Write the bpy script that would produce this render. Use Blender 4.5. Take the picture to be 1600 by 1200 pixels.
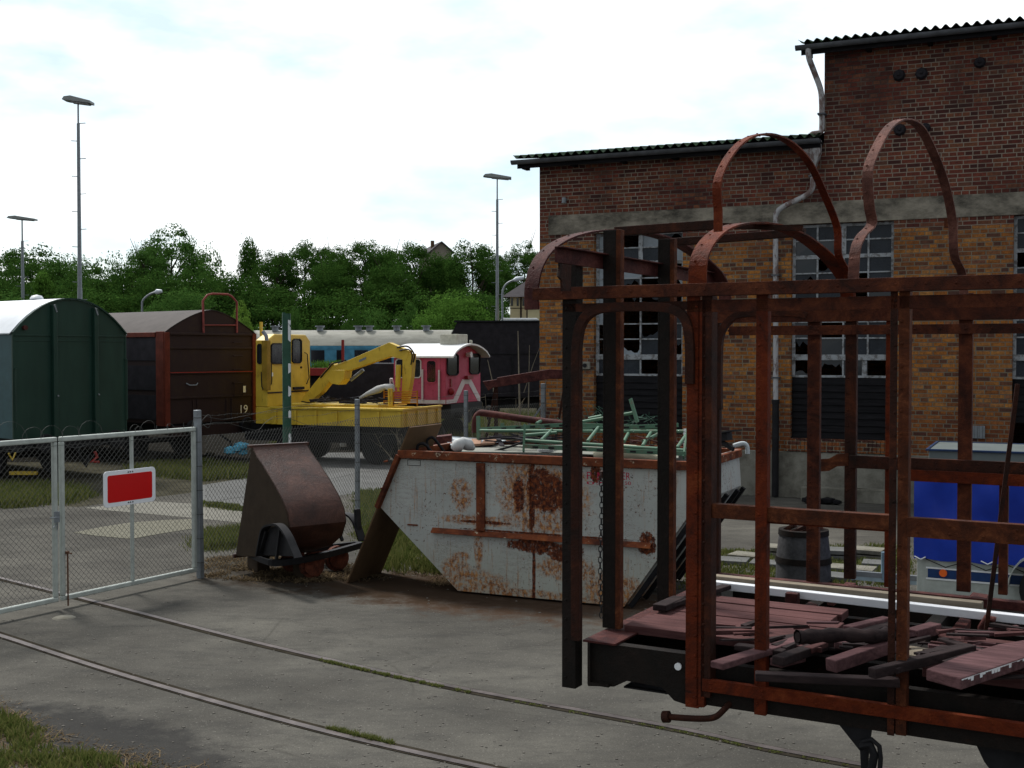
import bpy, bmesh, math, random
import numpy as np
from mathutils import Vector, Matrix
R = math.radians
for o in list(bpy.data.objects): bpy.data.objects.remove(o)
SC = bpy.context.scene
COL = SC.collection
# ---------------------------------------------------------------- camera
HC, FPX, PITCH = 2.86, 1870.0, math.atan(50/1870.0)
cam = bpy.data.objects.new('camera', bpy.data.cameras.new('camera')); COL.objects.link(cam)
cam.data.sensor_width = 36; cam.data.lens = 36*FPX/1600; cam.data.clip_end = 3000
cam.location = (0, 0, HC); cam.rotation_euler = (R(90)-PITCH, 0, 0)
SC.camera = cam
# ---------------------------------------------------------------- world: pale overcast with thin blue gaps
SUN_EL, SUN_AZ = 52, -38      # azimuth from +Y towards +X (negative = left)
w = bpy.data.worlds.new('World'); SC.world = w; w.use_nodes = True
wn = w.node_tree; wn.nodes.clear()
def wN(t): return wn.nodes.new(t)
wo = wN('ShaderNodeOutputWorld'); bg = wN('ShaderNodeBackground'); sky = wN('ShaderNodeTexSky')
sky.sky_type = 'NISHITA'; sky.sun_disc = False; sky.sun_elevation = R(SUN_EL); sky.sun_rotation = R(SUN_AZ)
sky.air_density = 1.0; sky.dust_density = 1.5
tc = wN('ShaderNodeTexCoord'); mp = wN('ShaderNodeMapping'); mp.inputs['Scale'].default_value = (1, 1, 2.6)
mp.inputs['Location'].default_value = (0.35, 0.2, 0.1)
nz = wN('ShaderNodeTexNoise'); nz.inputs['Scale'].default_value = 2.3; nz.inputs['Detail'].default_value = 7; nz.inputs['Roughness'].default_value = .55
rp = wN('ShaderNodeValToRGB'); rp.color_ramp.elements[0].position = .36; rp.color_ramp.elements[1].position = .58
rp.color_ramp.elements[0].color = (.62, .62, .62, 1)
mx = wN('ShaderNodeMix'); mx.data_type = 'RGBA'
nz2 = wN('ShaderNodeTexNoise'); nz2.inputs['Scale'].default_value = 5; nz2.inputs['Detail'].default_value = 6
rp2 = wN('ShaderNodeValToRGB')
rp2.color_ramp.elements[0].position = .34; rp2.color_ramp.elements[0].color = (4.3, 5.25, 5.8, 1)
rp2.color_ramp.elements[1].position = .53; rp2.color_ramp.elements[1].color = (7.6, 7.8, 7.9, 1)
L = wn.links.new
L(tc.outputs['Generated'], mp.inputs[0]); L(mp.outputs[0], nz.inputs['Vector']); L(mp.outputs[0], nz2.inputs['Vector'])
L(nz.outputs['Fac'], rp.inputs[0]); L(nz2.outputs['Fac'], rp2.inputs[0])
L(rp.outputs[0], mx.inputs[0]); L(sky.outputs[0], mx.inputs[6]); L(rp2.outputs[0], mx.inputs[7])
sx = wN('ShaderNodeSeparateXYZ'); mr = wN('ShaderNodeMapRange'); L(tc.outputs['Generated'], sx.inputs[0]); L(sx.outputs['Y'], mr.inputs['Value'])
mr.inputs['From Min'].default_value = -.7; mr.inputs['From Max'].default_value = .6; mr.inputs['To Min'].default_value = .5; mr.inputs['To Max'].default_value = 1.12   # sky dimmed behind the camera, added to darken camera-facing sides
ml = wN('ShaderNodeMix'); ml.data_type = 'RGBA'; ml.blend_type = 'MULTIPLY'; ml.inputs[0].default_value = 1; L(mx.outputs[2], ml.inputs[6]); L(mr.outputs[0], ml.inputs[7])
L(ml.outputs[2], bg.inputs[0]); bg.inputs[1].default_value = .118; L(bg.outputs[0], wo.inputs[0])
# ---------------------------------------------------------------- sun (veiled)
sd = bpy.data.lights.new('sun', 'SUN'); sun = bpy.data.objects.new('sun', sd); COL.objects.link(sun)
sd.energy = 3.0; sd.angle = R(10); sd.color = (1, .96, .9)
_d = Vector((math.sin(R(SUN_AZ))*math.cos(R(SUN_EL)), math.cos(R(SUN_AZ))*math.cos(R(SUN_EL)), math.sin(R(SUN_EL))))
sun.rotation_euler = (-_d).to_track_quat('-Z', 'Y').to_euler()
SC.view_settings.view_transform = 'Standard'; SC.view_settings.look = 'None'
SC.view_settings.exposure = .48; SC.view_settings.gamma = 1
SC.cycles.max_bounces = 5; SC.cycles.transparent_max_bounces = 12

# ---------------------------------------------------------------- pixel rays and local frames
_c, _s = math.cos(PITCH), math.sin(PITCH)
def ray(px, py):
    u, v = (px-800)/FPX, (600-py)/FPX
    return Vector((u, _c+_s*v, -_s+_c*v))
def P(px, py, Y):                       # world point seen at px,py at distance Y
    d = ray(px, py); return Vector((0, 0, HC)) + d*(Y/d.y)
def G(px, py, z=0):                     # world point on the level z
    d = ray(px, py); return Vector((0, 0, HC)) + d*((z-HC)/d.z)
class Fr:                               # a level frame: x along the thing, y into the depth
    def __init__(s, o, deg):
        s.o = Vector(o); s.a = deg; s.M = Matrix.Translation(s.o) @ Matrix.Rotation(R(deg), 4, 'Z'); s.I = s.M.inverted()
    def _r(s, px, py):
        return s.I @ Vector((0, 0, HC)), s.I.to_3x3() @ ray(px, py)
    def y(s, px, py, yl=0):             # meets plane y = yl
        o, d = s._r(px, py); return o + d*((yl-o.y)/d.y)
    def x(s, px, py, xl=0):
        o, d = s._r(px, py); return o + d*((xl-o.x)/d.x)
    def z(s, px, py, zl=0):
        o, d = s._r(px, py); return o + d*((zl-o.z)/d.z)

# ---------------------------------------------------------------- objects
def props(o, label=None, cat=None, group=None, kind=None):
    if label: o['label'] = label
    if cat: o['category'] = cat
    if group: o['group'] = group
    if kind: o['kind'] = kind
    return o
def thing(name, label, cat, loc=(0, 0, 0), deg=0, group=None):
    o = bpy.data.objects.new(name, None); COL.objects.link(o); o.empty_display_size = .2
    o.location = loc; o.rotation_euler = (0, 0, R(deg)); return props(o, label, cat, group)
def copy_tree(o, parent=None):
    c = o.copy(); COL.objects.link(c); c.parent = parent
    for ch in list(o.children): copy_tree(ch, c)
    return c
class MB:
    def __init__(s): s.v = []; s.f = []; s.m = []
    def add(s, vs, fs, m=0):
        b = len(s.v); s.v += [tuple(v) for v in vs]; s.f += [tuple(b+i for i in f) for f in fs]; s.m += [m]*len(fs); return s
    def box(s, x0, x1, y0, y1, z0, z1, m=0):
        return s.add([(x0,y0,z0),(x1,y0,z0),(x1,y1,z0),(x0,y1,z0),(x0,y0,z1),(x1,y0,z1),(x1,y1,z1),(x0,y1,z1)],
                     [(0,3,2,1),(4,5,6,7),(0,1,5,4),(1,2,6,5),(2,3,7,6),(3,0,4,7)], m)
    def beam(s, p, q, w, h, up=(0, 0, 1), m=0, w2=None, h2=None):
        p, q = Vector(p), Vector(q); d = (q-p).normalized(); up = Vector(up)
        if abs(d.dot(up)) > .98: up = Vector((1, 0, 0))
        a = d.cross(up).normalized(); b = a.cross(d)
        w2 = w if w2 is None else w2; h2 = h if h2 is None else h2
        vs = [p+a*(i*w/2)+b*(j*h/2) for i, j in ((-1,-1),(1,-1),(1,1),(-1,1))] + [q+a*(i*w2/2)+b*(j*h2/2) for i, j in ((-1,-1),(1,-1),(1,1),(-1,1))]
        return s.add(vs, [(0,3,2,1),(4,5,6,7),(0,1,5,4),(1,2,6,5),(2,3,7,6),(3,0,4,7)], m)
    def tube(s, pts, r, n=8, m=0, cap=True):
        pts = [Vector(p) for p in pts]; N = len(pts); rs = r if isinstance(r, (list, tuple)) else [r]*N
        vs = []; fs = []; ref = None
        for i, p in enumerate(pts):
            d = (pts[min(i+1, N-1)]-pts[max(i-1, 0)]).normalized()
            if ref is None:
                ref = d.orthogonal().normalized()
            a = (ref - d*ref.dot(d)).normalized(); ref = a; b = d.cross(a)
            for k in range(n):
                t = 2*math.pi*k/n; vs.append(p+a*(math.cos(t)*rs[i])+b*(math.sin(t)*rs[i]))
        for i in range(N-1):
            for k in range(n):
                k2 = (k+1) % n; fs.append((i*n+k, i*n+k2, (i+1)*n+k2, (i+1)*n+k))
        if cap: fs += [tuple(range(n))[::-1], tuple((N-1)*n+k for k in range(n))]
        return s.add(vs, fs, m)
    def strip(s, pts, nrm, w, t, m=0):   # flat bar swept along pts; its width lies along nrm, thickness t in the bend plane
        pts = [Vector(p) for p in pts]; nrm = Vector(nrm).normalized(); N = len(pts); vs = []; fs = []
        for i, p in enumerate(pts):
            d = (pts[min(i+1, N-1)]-pts[max(i-1, 0)]).normalized(); b = d.cross(nrm).normalized()
            for i1, j1 in ((-1,-1),(1,-1),(1,1),(-1,1)): vs.append(p+nrm*(i1*w/2)+b*(j1*t/2))
        for i in range(N-1):
            for k in range(4):
                k2 = (k+1) % 4; fs.append((i*4+k, i*4+k2, i*4+4+k2, i*4+4+k))
        fs += [(3, 2, 1, 0), tuple((N-1)*4+k for k in range(4))]
        return s.add(vs, fs, m)
    def prism(s, poly, off, m=0):        # closed planar polygon (3D points) pushed by vector off
        off = Vector(off); n = len(poly); vs = [Vector(p) for p in poly] + [Vector(p)+off for p in poly]
        return s.add(vs, [tuple(range(n))[::-1], tuple(range(n, 2*n))] + [(k, (k+1) % n, n+(k+1) % n, n+k) for k in range(n)], m)
    def cyl(s, p, q, r, n=16, m=0, r2=None): return s.tube([p, q], [r, r if r2 is None else r2], n, m)
    def ball(s, c, r, n=8, m=0, sc=(1, 1, 1)):
        c = Vector(c); vs = []; fs = []; k = max(3, n//2)
        for i in range(1, k):
            t = math.pi*i/k
            for j in range(n):
                u = 2*math.pi*j/n; vs.append(c+Vector((r*sc[0]*math.sin(t)*math.cos(u), r*sc[1]*math.sin(t)*math.sin(u), r*sc[2]*math.cos(t))))
        vs += [c+Vector((0, 0, r*sc[2])), c-Vector((0, 0, r*sc[2]))]; T = len(vs)-2
        for i in range(k-2):
            for j in range(n): fs.append((i*n+j, (i+1)*n+j, (i+1)*n+(j+1) % n, i*n+(j+1) % n))
        for j in range(n): fs.append((T, j, (j+1) % n)); fs.append((T+1, (k-2)*n+(j+1) % n, (k-2)*n+j))
        return s.add(vs, fs, m)
    def rivets(s, pts, nrm, r=.011):
        nrm = Vector(nrm).normalized(); a = nrm.orthogonal().normalized(); b = nrm.cross(a)
        for p in pts:
            p = Vector(p); vs = [p+(a*math.cos(t)+b*math.sin(t))*r for t in [2*math.pi*k/6 for k in range(6)]]
            vs += [p+nrm*r*.6+(a*math.cos(t)+b*math.sin(t))*r*.6 for t in [2*math.pi*k/6 for k in range(6)]]
            s.add(vs, [(k, (k+1) % 6, 6+(k+1) % 6, 6+k) for k in range(6)]+[tuple(range(6, 12))])
        return s
    def build(s, name, mats, parent=None, smooth=None, bevel=None, sub=0):
        me = bpy.data.meshes.new(name); me.from_pydata(s.v, [], s.f)
        if not isinstance(mats, (list, tuple)): mats = [mats]
        for m in mats: me.materials.append(m)
        me.polygons.foreach_set('material_index', s.m)
        bm = bmesh.new(); bm.from_mesh(me); bmesh.ops.recalc_face_normals(bm, faces=bm.faces); bm.to_mesh(me); bm.free()
        if smooth:
            me.polygons.foreach_set('use_smooth', [True]*len(me.polygons)); me.set_sharp_from_angle(angle=R(smooth))
        o = bpy.data.objects.new(name, me); COL.objects.link(o); o.parent = parent
        if bevel:
            b = o.modifiers.new('bevel', 'BEVEL'); b.width = bevel; b.segments = 2; b.limit_method = 'ANGLE'; b.angle_limit = R(40)
        return o
def text_mb(txt, size, depth=.002):      # text as mesh in its local XY plane
    cu = bpy.data.curves.new('t', 'FONT'); cu.body = txt; cu.size = size; cu.extrude = depth
    o = bpy.data.objects.new('t', cu); COL.objects.link(o)
    dg = bpy.context.evaluated_depsgraph_get(); me = bpy.data.meshes.new_from_object(o.evaluated_get(dg))
    bpy.data.objects.remove(o); bpy.data.curves.remove(cu)
    return [v.co.copy() for v in me.vertices], [tuple(p.vertices) for p in me.polygons]
# ---------------------------------------------------------------- materials
class Mt:
    def __init__(s, name, rough=.8, metal=0, spec=.3):
        s.m = bpy.data.materials.new(name); s.m.use_nodes = True; s.nt = s.m.node_tree
        s.b = s.nt.nodes['Principled BSDF']; s.b.inputs['Roughness'].default_value = rough; s.b.inputs['Metallic'].default_value = metal
        s.b.inputs['Specular IOR Level'].default_value = spec*(.35 if rough > .5 else .8) if rough < .86 else 0.0
        s.tc = s.nt.nodes.new('ShaderNodeTexCoord'); s.co = s.tc.outputs['Object']
    def n(s, t): return s.nt.nodes.new(t)
    def l(s, a, b): s.nt.links.new(a, b)
    def map(s, sc=(1, 1, 1), loc=(0, 0, 0), rot=(0, 0, 0), src=None):
        k = s.n('ShaderNodeMapping'); k.inputs['Scale'].default_value = sc; k.inputs['Location'].default_value = loc; k.inputs['Rotation'].default_value = rot
        s.l(src or s.co, k.inputs[0]); return k.outputs[0]
    def noise(s, scale, detail=5, rough=.6, vec=None, dist=0):
        k = s.n('ShaderNodeTexNoise'); k.inputs['Scale'].default_value = scale; k.inputs['Detail'].default_value = detail
        k.inputs['Roughness'].default_value = rough; k.inputs['Distortion'].default_value = dist
        s.l(vec or s.co, k.inputs['Vector']); return k.outputs['Fac']
    def vor(s, scale, vec=None, feat='F1', out='Distance'):
        k = s.n('ShaderNodeTexVoronoi'); k.feature = feat; k.inputs['Scale'].default_value = scale; s.l(vec or s.co, k.inputs['Vector']); return k.outputs[out]
    def ramp(s, fac, *st):
        k = s.n('ShaderNodeValToRGB'); e = k.color_ramp.elements
        while len(e) < len(st): e.new(.5)
        for el, (p, c) in zip(e, st):
            el.position = p; el.color = (c, c, c, 1) if isinstance(c, (int, float)) else (*c, 1)
        s.l(fac, k.inputs[0]); return k.outputs[0]
    def mix(s, fac, a, b, blend='MIX'):
        k = s.n('ShaderNodeMix'); k.data_type = 'RGBA'; k.blend_type = blend
        for i, v in ((0, fac), (6, a), (7, b)):
            if isinstance(v, (int, float)): k.inputs[i].default_value = v if i == 0 else (v, v, v, 1)
            elif isinstance(v, tuple): k.inputs[i].default_value = (*v, 1)
            else: s.l(v, k.inputs[i])
        return k.outputs[2]
    def math(s, op, a, b=0):
        k = s.n('ShaderNodeMath'); k.operation = op
        for i, v in ((0, a), (1, b)):
            if isinstance(v, (int, float)): k.inputs[i].default_value = v
            else: s.l(v, k.inputs[i])
        return k.outputs[0]
    def xyz(s, src=None):
        k = s.n('ShaderNodeSeparateXYZ'); s.l(src or s.co, k.inputs[0]); return k.outputs
    def comb(s, x, y, z):
        k = s.n('ShaderNodeCombineXYZ')
        for i, v in enumerate((x, y, z)):
            if isinstance(v, (int, float)): k.inputs[i].default_value = v
            else: s.l(v, k.inputs[i])
        return k.outputs[0]
    def col(s, c):
        if isinstance(c, tuple): s.b.inputs['Base Color'].default_value = (*c, 1)
        else: s.l(c, s.b.inputs['Base Color'])
        return s
    def rough(s, r): s.l(r, s.b.inputs['Roughness']); return s
    def bump(s, h, st=.3, d=.01):
        k = s.n('ShaderNodeBump'); k.inputs['Strength'].default_value = st; k.inputs['Distance'].default_value = d
        s.l(h, k.inputs['Height']); s.l(k.outputs[0], s.b.inputs['Normal']); return s
def plain(name, c, rough=.6, metal=0, var=.25, scale=6, spec=.3, bump=.15):
    m = Mt(name, rough, metal, spec); n = m.noise(scale, 7, .65)
    lo = tuple(x*(1-var) for x in c); hi = tuple(min(1, x*(1+var)) for x in c)
    m.col(m.ramp(n, (.3, lo), (.7, hi)))
    if bump: m.bump(m.noise(scale*6, 4), bump, .004)
    return m.m
def rust(name, dark, mid, bright, scale=5, lo=.38, hi=.62, rough=.85):
    m = Mt(name, rough-.2, 0, .25); n = m.noise(scale, 9, .75, dist=.6); n2 = m.noise(scale*7, 5, .7)
    c = m.ramp(n, (lo, dark), ((lo+hi)/2, mid), (hi, bright))
    c = m.mix(m.ramp(n2, (.35, .0), (.75, .7)), c, tuple(x*.55 for x in mid))
    m.col(c).bump(m.math('ADD', n2, m.math('ADD', m.noise(scale*30, 3), m.noise(scale*2.2, 3))), .8, .006); return m.m
RDK = rust('rust near black', (.011, .010, .009), (.018, .013, .011), (.06, .022, .012), 4, .42, .76)
RD = rust('rust dark', (.012, .009, .008), (.040, .014, .009), (.12, .032, .012), 3.5, .36, .72)
RR = rust('rust red', (.020, .008, .006), (.12, .020, .006), (.20, .048, .014), 3.2, .36, .70)
RO = rust('rust orange', (.03, .012, .008), (.085, .025, .011), (.19, .062, .024), 7, .36, .66)
RP = rust('rust pale', (.06, .028, .025), (.12, .05, .038), (.2, .09, .07), 5)
RM = rust('rust maroon', (.032, .011, .012), (.07, .022, .02), (.12, .042, .034), 5)
RB = rust('rust brown', (.022, .010, .008), (.07, .020, .011), (.13, .038, .016), 5)
GALV = plain('galvanised steel', (.20, .22, .24), .5, .4, .2, 8)
GATEP = plain('pale painted tube', (.36, .39, .365), .5, .1, .18, 9)
WIRE = plain('fence wire', (.075, .078, .075), .65, .1, .2, 20, bump=0)
BLK = plain('black steel', (.018, .018, .02), .6, .3, .3, 8)
BLK2 = plain('soot black paint', (.022, .02, .024), .75, 0, .35, 4)
GRN = Mt('dark green wagon paint', .42, 0, .35); _n = GRN.noise(3, 8, .6, GRN.map((1, 1, .25)))
GRN.col(GRN.ramp(_n, (.3, (.009, .030, .022)), (.7, (.016, .047, .034)))).bump(GRN.noise(30, 3), .08, .004); GRN = GRN.m
TEAL = plain('teal side paint', (.03, .075, .085), .5, 0, .2, 4)
ROOFW = plain('white grey roof skin', (.55, .58, .62), .5, .1, .08, 3)
TARP = plain('brown grey roof tarpaulin', (.045, .037, .035), .7, 0, .25, 3)
YEL = Mt('weathered yellow paint', .45, 0, .4); _v = YEL.map((1, 1, .3)); _n = YEL.noise(6, 9, .7, _v)
_c2 = YEL.ramp(YEL.noise(2.5, 5), (.3, (.47, .32, .028)), (.7, (.64, .45, .05)))
YEL.col(YEL.mix(YEL.ramp(_n, (.60, 0.), (.72, .85)), _c2, (.09, .055, .02))).bump(YEL.noise(25, 3), .1, .004); YEL = YEL.m
PINK = Mt('faded red paint', .55, 0, .3); PINK.col(PINK.mix(PINK.ramp(PINK.noise(9, 6), (.55, 0.), (.75, .5)), PINK.ramp(PINK.noise(2, 5), (.3, (.37, .05, .10)), (.7, (.49, .10, .16))), (.16, .02, .03))); PINK = PINK.m
REDP = plain('red paint', (.26, .025, .02), .5, 0, .2, 5)
COACHB = plain('faded blue coach paint', (.075, .25, .37), .55, 0, .3, 2)
CREAMR = Mt('cream coach roof', .6, 0, .3); CREAMR.col(CREAMR.mix(CREAMR.ramp(CREAMR.noise(3, 7, .7, CREAMR.map((.4, 1, 1))), (.4, 0.), (.7, .7)), (.27, .27, .235), (.13, .125, .105))); CREAMR = CREAMR.m
WHITE = plain('white paint', (.68, .70, .72), .5, 0, .08, 6)
STRIPE = plain('off white stripe', (.55, .52, .54), .5, 0, .1, 6)
SIGNR = plain('red sign face', (.52, .008, .008), .4, 0, .05, 3, bump=0)
SIGNW = plain('white sign border', (.72, .74, .78), .4, 0, .04, 3, bump=0)
WGL = Mt('dark window glass', .08, 0, .6); WGL.col((.012, .016, .022)); WGL = WGL.m
WGL2 = Mt('dusty window glass', .22, 0, .3); WGL2.col(WGL2.ramp(WGL2.noise(2, 5), (.3, (.008, .011, .016)), (.7, (.02, .026, .036)))).rough(WGL2.ramp(WGL2.noise(6, 4), (.3, .12), (.7, .4))); WGL2 = WGL2.m
FRW = Mt('peeling white window paint', .8); FRW.col(FRW.mix(FRW.ramp(FRW.noise(9, 8, .75), (.48, 0.), (.58, .8)), (.30, .32, .34), (.09, .08, .075))).bump(FRW.noise(30, 4), .3, .004); FRW = FRW.m
DWOOD = Mt('tarred board', .75); _v = DWOOD.map((1, 1, 9)); DWOOD.col(DWOOD.ramp(DWOOD.noise(2.2, 8, .7, _v), (.35, (.005, .005, .006)), (.62, (.012, .0115, .0135)), (.8, (.035, .032, .035)))).bump(DWOOD.noise(8, 5, .6, _v), .4, .006); DWOOD = DWOOD.m
def wood(name, a, b, rot=0):
    m = Mt(name, .85); v = m.map((1.2, 14, 14), rot=(0, 0, R(rot))); m.col(m.mix(m.ramp(m.noise(1.7, 4), (.4, 0.), (.75, .6)), m.ramp(m.noise(2.2, 8, .7, v), (.3, a), (.7, b)), tuple(x*.45 for x in a))).bump(m.noise(5, 6, .6, v), .5, .006); return m.m
DECK = wood('worn maroon deck board', (.055, .022, .022), (.13, .06, .058))
DECK2 = wood('dusty maroon timber', (.045, .022, .024), (.17, .088, .092))
DKT = wood('dark timber', (.012, .009, .010), (.045, .030, .030))
PLANK = wood('grey plank', (.16, .13, .10), (.30, .26, .20))
BRNP = plain('brown painted sheet', (.10, .062, .035), .7, 0, .2, 4)
BRNP2 = plain('dark brown sheet', (.035, .024, .015), .75, 0, .25, 5)
GRP = Mt('pale green painted scaffold', .5, .1); GRP.col(GRP.mix(GRP.ramp(GRP.noise(10, 6, .7), (.54, 0.), (.68, .9)), (.075, .15, .10), (.12, .10, .07))); GRP = GRP.m
GRPP = plain('dark green post paint', (.025, .075, .05), .5, 0, .25, 6)
TARPB = Mt('blue tarpaulin', .42, 0, .4); TARPB.col(TARPB.ramp(TARPB.noise(1.5, 4), (.3, (.004, .022, .26)), (.7, (.008, .045, .42)))).bump(TARPB.noise(2.2, 3, .5, TARPB.map((1, 1, .35), rot=(0, .7, 0))), .35, .12); TARPB = TARPB.m
CONC = Mt('weathered concrete', .9); _n = CONC.noise(2, 8, .65, CONC.map((1, 1, .5)))
CONC.col(CONC.mix(CONC.ramp(CONC.noise(1.1, 8, .72, CONC.map((.8, 1, 1.6))), (.40, 0.), (.60, .92)), CONC.ramp(_n, (.3, (.20, .18, .145)), (.7, (.30, .27, .22))), (.045, .042, .036))).bump(CONC.noise(12, 6), .4, .01); CONC = CONC.m
CONCL = Mt('pale concrete block', .9); CONCL.col(CONCL.mix(CONCL.ramp(CONCL.noise(1.6, 9, .75), (.42, 0.), (.66, .85)), CONCL.ramp(CONCL.noise(.5, 5), (.35, (.17, .165, .14)), (.65, (.26, .25, .215))), (.07, .064, .052))).bump(CONCL.noise(14, 6), .4, .008); CONCL = CONCL.m
BARK = plain('bark', (.05, .042, .033), .9, 0, .3, 9, bump=.5)
TWIG = plain('bare twig', (.19, .165, .125), .9, 0, .3, 9, bump=0)
ROOFC = Mt('mossy corrugated cement', .9); ROOFC.col(ROOFC.mix(ROOFC.ramp(ROOFC.noise(3, 8, .7), (.35, 0.), (.58, .9)), (.065, .072, .07), (.035, .075, .035))).bump(ROOFC.noise(20, 5), .4, .01); ROOFC = ROOFC.m
GUT = plain('dull zinc gutter', (.085, .09, .10), .55, .3, .35, 5)
PIPEW = Mt('peeling grey pipe', .7); PIPEW.col(PIPEW.mix(PIPEW.ramp(PIPEW.noise(7, 9, .75, PIPEW.map((1, 1, .4))), (.47, 0.), (.56, .9)), (.36, .36, .37), (.13, .085, .075))).bump(PIPEW.noise(20, 5), .4, .005); PIPEW = PIPEW.m
RUB = plain('black rubber', (.016, .016, .017), .8, 0, .2, 10)
ORG = plain('orange reflector', (.75, .13, .02), .3, 0, .05, 10, bump=0)
WHP = plain('crumpled white plastic', (.42, .43, .43), .45, 0, .1, 8, bump=.5)
BLUP = plain('light blue plastic', (.12, .42, .60), .45, 0, .1, 8)
CREAMW = plain('cream render', (.48, .42, .26), .85, 0, .1, 1)
SLATE = plain('dark slate roof', (.045, .04, .045), .8, 0, .25, 3)
BOARD = plain('grey chipboard', (.21, .215, .19), .8, 0, .15, 5)
PALEB = plain('pale composite sheet', (.42, .46, .48), .6, 0, .08, 5)
TIMB = wood('raw timber', (.26, .14, .09), (.42, .27, .19))
SLV = plain('silver bar', (.74, .76, .80), .35, .1, .05, 5)
HEADG = plain('lamp head grey', (.25, .27, .27), .6, .2, .15, 3)
# brick: palette chosen brick by brick, below the concrete band orange and violet, above it dark red
def brick_mat():
    m = Mt('old brick', .9); X, Y, Z = m.xyz(); v = m.comb(m.math('ADD', X, Y), Z, 0)
    v = m.mix(.02, v, m.mix(1., m.n('ShaderNodeTexNoise').outputs['Color'], (.5, .5, .5), 'SUBTRACT'), 'ADD')
    k = m.n('ShaderNodeTexBrick'); m.l(v, k.inputs['Vector'])
    for nme, val in (('Scale', 1), ('Mortar Size', .0095), ('Mortar Smooth', .25), ('Bias', 0), ('Brick Width', .25), ('Row Height', .080)): k.inputs[nme].default_value = val
    k.squash = .55; k.squash_frequency = 3; k.offset = .38; k.offset_frequency = 2
    k.inputs['Color1'].default_value = (0, 0, 0, 1); k.inputs['Color2'].default_value = (1, 1, 1, 1); k.inputs['Mortar'].default_value = (0, 0, 0, 1)
    r = k.outputs['Color']
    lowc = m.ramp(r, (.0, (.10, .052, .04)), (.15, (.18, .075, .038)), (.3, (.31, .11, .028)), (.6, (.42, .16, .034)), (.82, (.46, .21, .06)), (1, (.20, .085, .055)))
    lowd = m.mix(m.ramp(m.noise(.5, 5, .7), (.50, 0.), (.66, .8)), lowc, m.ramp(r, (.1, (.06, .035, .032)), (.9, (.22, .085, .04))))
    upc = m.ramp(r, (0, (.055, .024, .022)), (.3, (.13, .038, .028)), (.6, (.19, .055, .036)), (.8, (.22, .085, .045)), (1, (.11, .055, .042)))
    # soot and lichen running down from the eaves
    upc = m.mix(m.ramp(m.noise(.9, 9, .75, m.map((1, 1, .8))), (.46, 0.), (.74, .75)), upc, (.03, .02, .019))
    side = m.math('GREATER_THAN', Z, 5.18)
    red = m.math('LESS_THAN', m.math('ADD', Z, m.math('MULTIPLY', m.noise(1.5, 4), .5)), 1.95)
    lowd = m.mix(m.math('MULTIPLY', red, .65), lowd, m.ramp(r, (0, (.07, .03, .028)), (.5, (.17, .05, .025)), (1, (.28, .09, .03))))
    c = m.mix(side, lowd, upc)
    c = m.mix(m.ramp(m.noise(17, 6, .8), (.34, .75), (.60, 0.)), c, (.04, .024, .022))
    c = m.mix(m.ramp(m.noise(1.6, 7, .75, m.map((1.2, 1, .30))), (.52, 0.), (.70, .62)), c, (.035, .025, .022))
    mort = m.mix(side, m.ramp(m.noise(1.3, 5), (.35, (.13, .11, .085)), (.7, (.22, .19, .14))), m.ramp(m.noise(.55, 4, .6), (.36, (.06, .045, .04)), (.55, (.24, .20, .16))))
    c = m.mix(k.outputs['Fac'], c, mort)
    m.col(c).bump(m.math('SUBTRACT', m.math('MULTIPLY', m.noise(30, 4), .4), k.outputs['Fac']), .9, .014); return m.m
BRICK = brick_mat()
# asphalt
def asphalt_mat():
    m = Mt('worn asphalt', .9, 0, .25); n1 = m.noise(.45, 7, .62); n2 = m.noise(2.6, 7, .68, m.map((.7, 1.5, 1), rot=(0, 0, R(30)))); g = m.noise(90, 4, .8)
    c = m.ramp(n1, (.32, (.066, .063, .057)), (.5, (.098, .094, .084)), (.66, (.136, .130, .114)))
    c = m.mix(m.ramp(n2, (.46, 0.), (.72, .75)), c, (.055, .054, .051))
    c = m.mix(m.ramp(g, (.3, .5), (.6, 0.)), c, (.03, .029, .027))
    c = m.mix(m.ramp(m.noise(55, 2, .5), (.65, 0.), (.72, .5)), c, (.22, .21, .19))
    w1 = m.mix(.35, m.co, m.noise(1.6, 6, .7), 'ADD'); cr = m.vor(.42, w1, 'DISTANCE_TO_EDGE')
    brk = m.ramp(m.noise(.33, 3), (.47, 0.), (.55, 1.))
    c = m.mix(m.math('MULTIPLY', m.ramp(cr, (.0, .35), (.002, .25), (.005, 0.)), brk), c, (.035, .033, .03))
    # oily stain near the grass verge, rusty dirt under the skip
    X, Y, Z = m.xyz()
    def blob(cx, cy, rx, ry, a=0.):
        dx = m.math('SUBTRACT', X, cx); dy = m.math('SUBTRACT', Y, cy); ca, sa = math.cos(R(a)), math.sin(R(a))
        u = m.math('DIVIDE', m.math('ADD', m.math('MULTIPLY', dx, ca), m.math('MULTIPLY', dy, sa)), rx)
        v = m.math('DIVIDE', m.math('SUBTRACT', m.math('MULTIPLY', dy, ca), m.math('MULTIPLY', dx, sa)), ry)
        r2 = m.math('ADD', m.math('MULTIPLY', u, u), m.math('MULTIPLY', v, v))
        return m.ramp(m.math('ADD', r2, m.math('MULTIPLY', m.math('SUBTRACT', m.noise(3.5, 6, .7), .5), 2.4)), (.30, 1.), (1.0, 0.))
    c = m.mix(m.math('MULTIPLY', blob(-2.9, 8.7, 1.7, .55, -38), .7), c, (.026, .026, .027))
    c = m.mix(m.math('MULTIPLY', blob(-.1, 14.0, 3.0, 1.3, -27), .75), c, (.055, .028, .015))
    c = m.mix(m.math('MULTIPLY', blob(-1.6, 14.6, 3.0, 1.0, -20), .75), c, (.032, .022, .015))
    m.col(c).bump(m.math('ADD', g, m.math('MULTIPLY', n2, 2)), .55, .008); return m.m
ASPH = asphalt_mat()
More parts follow.
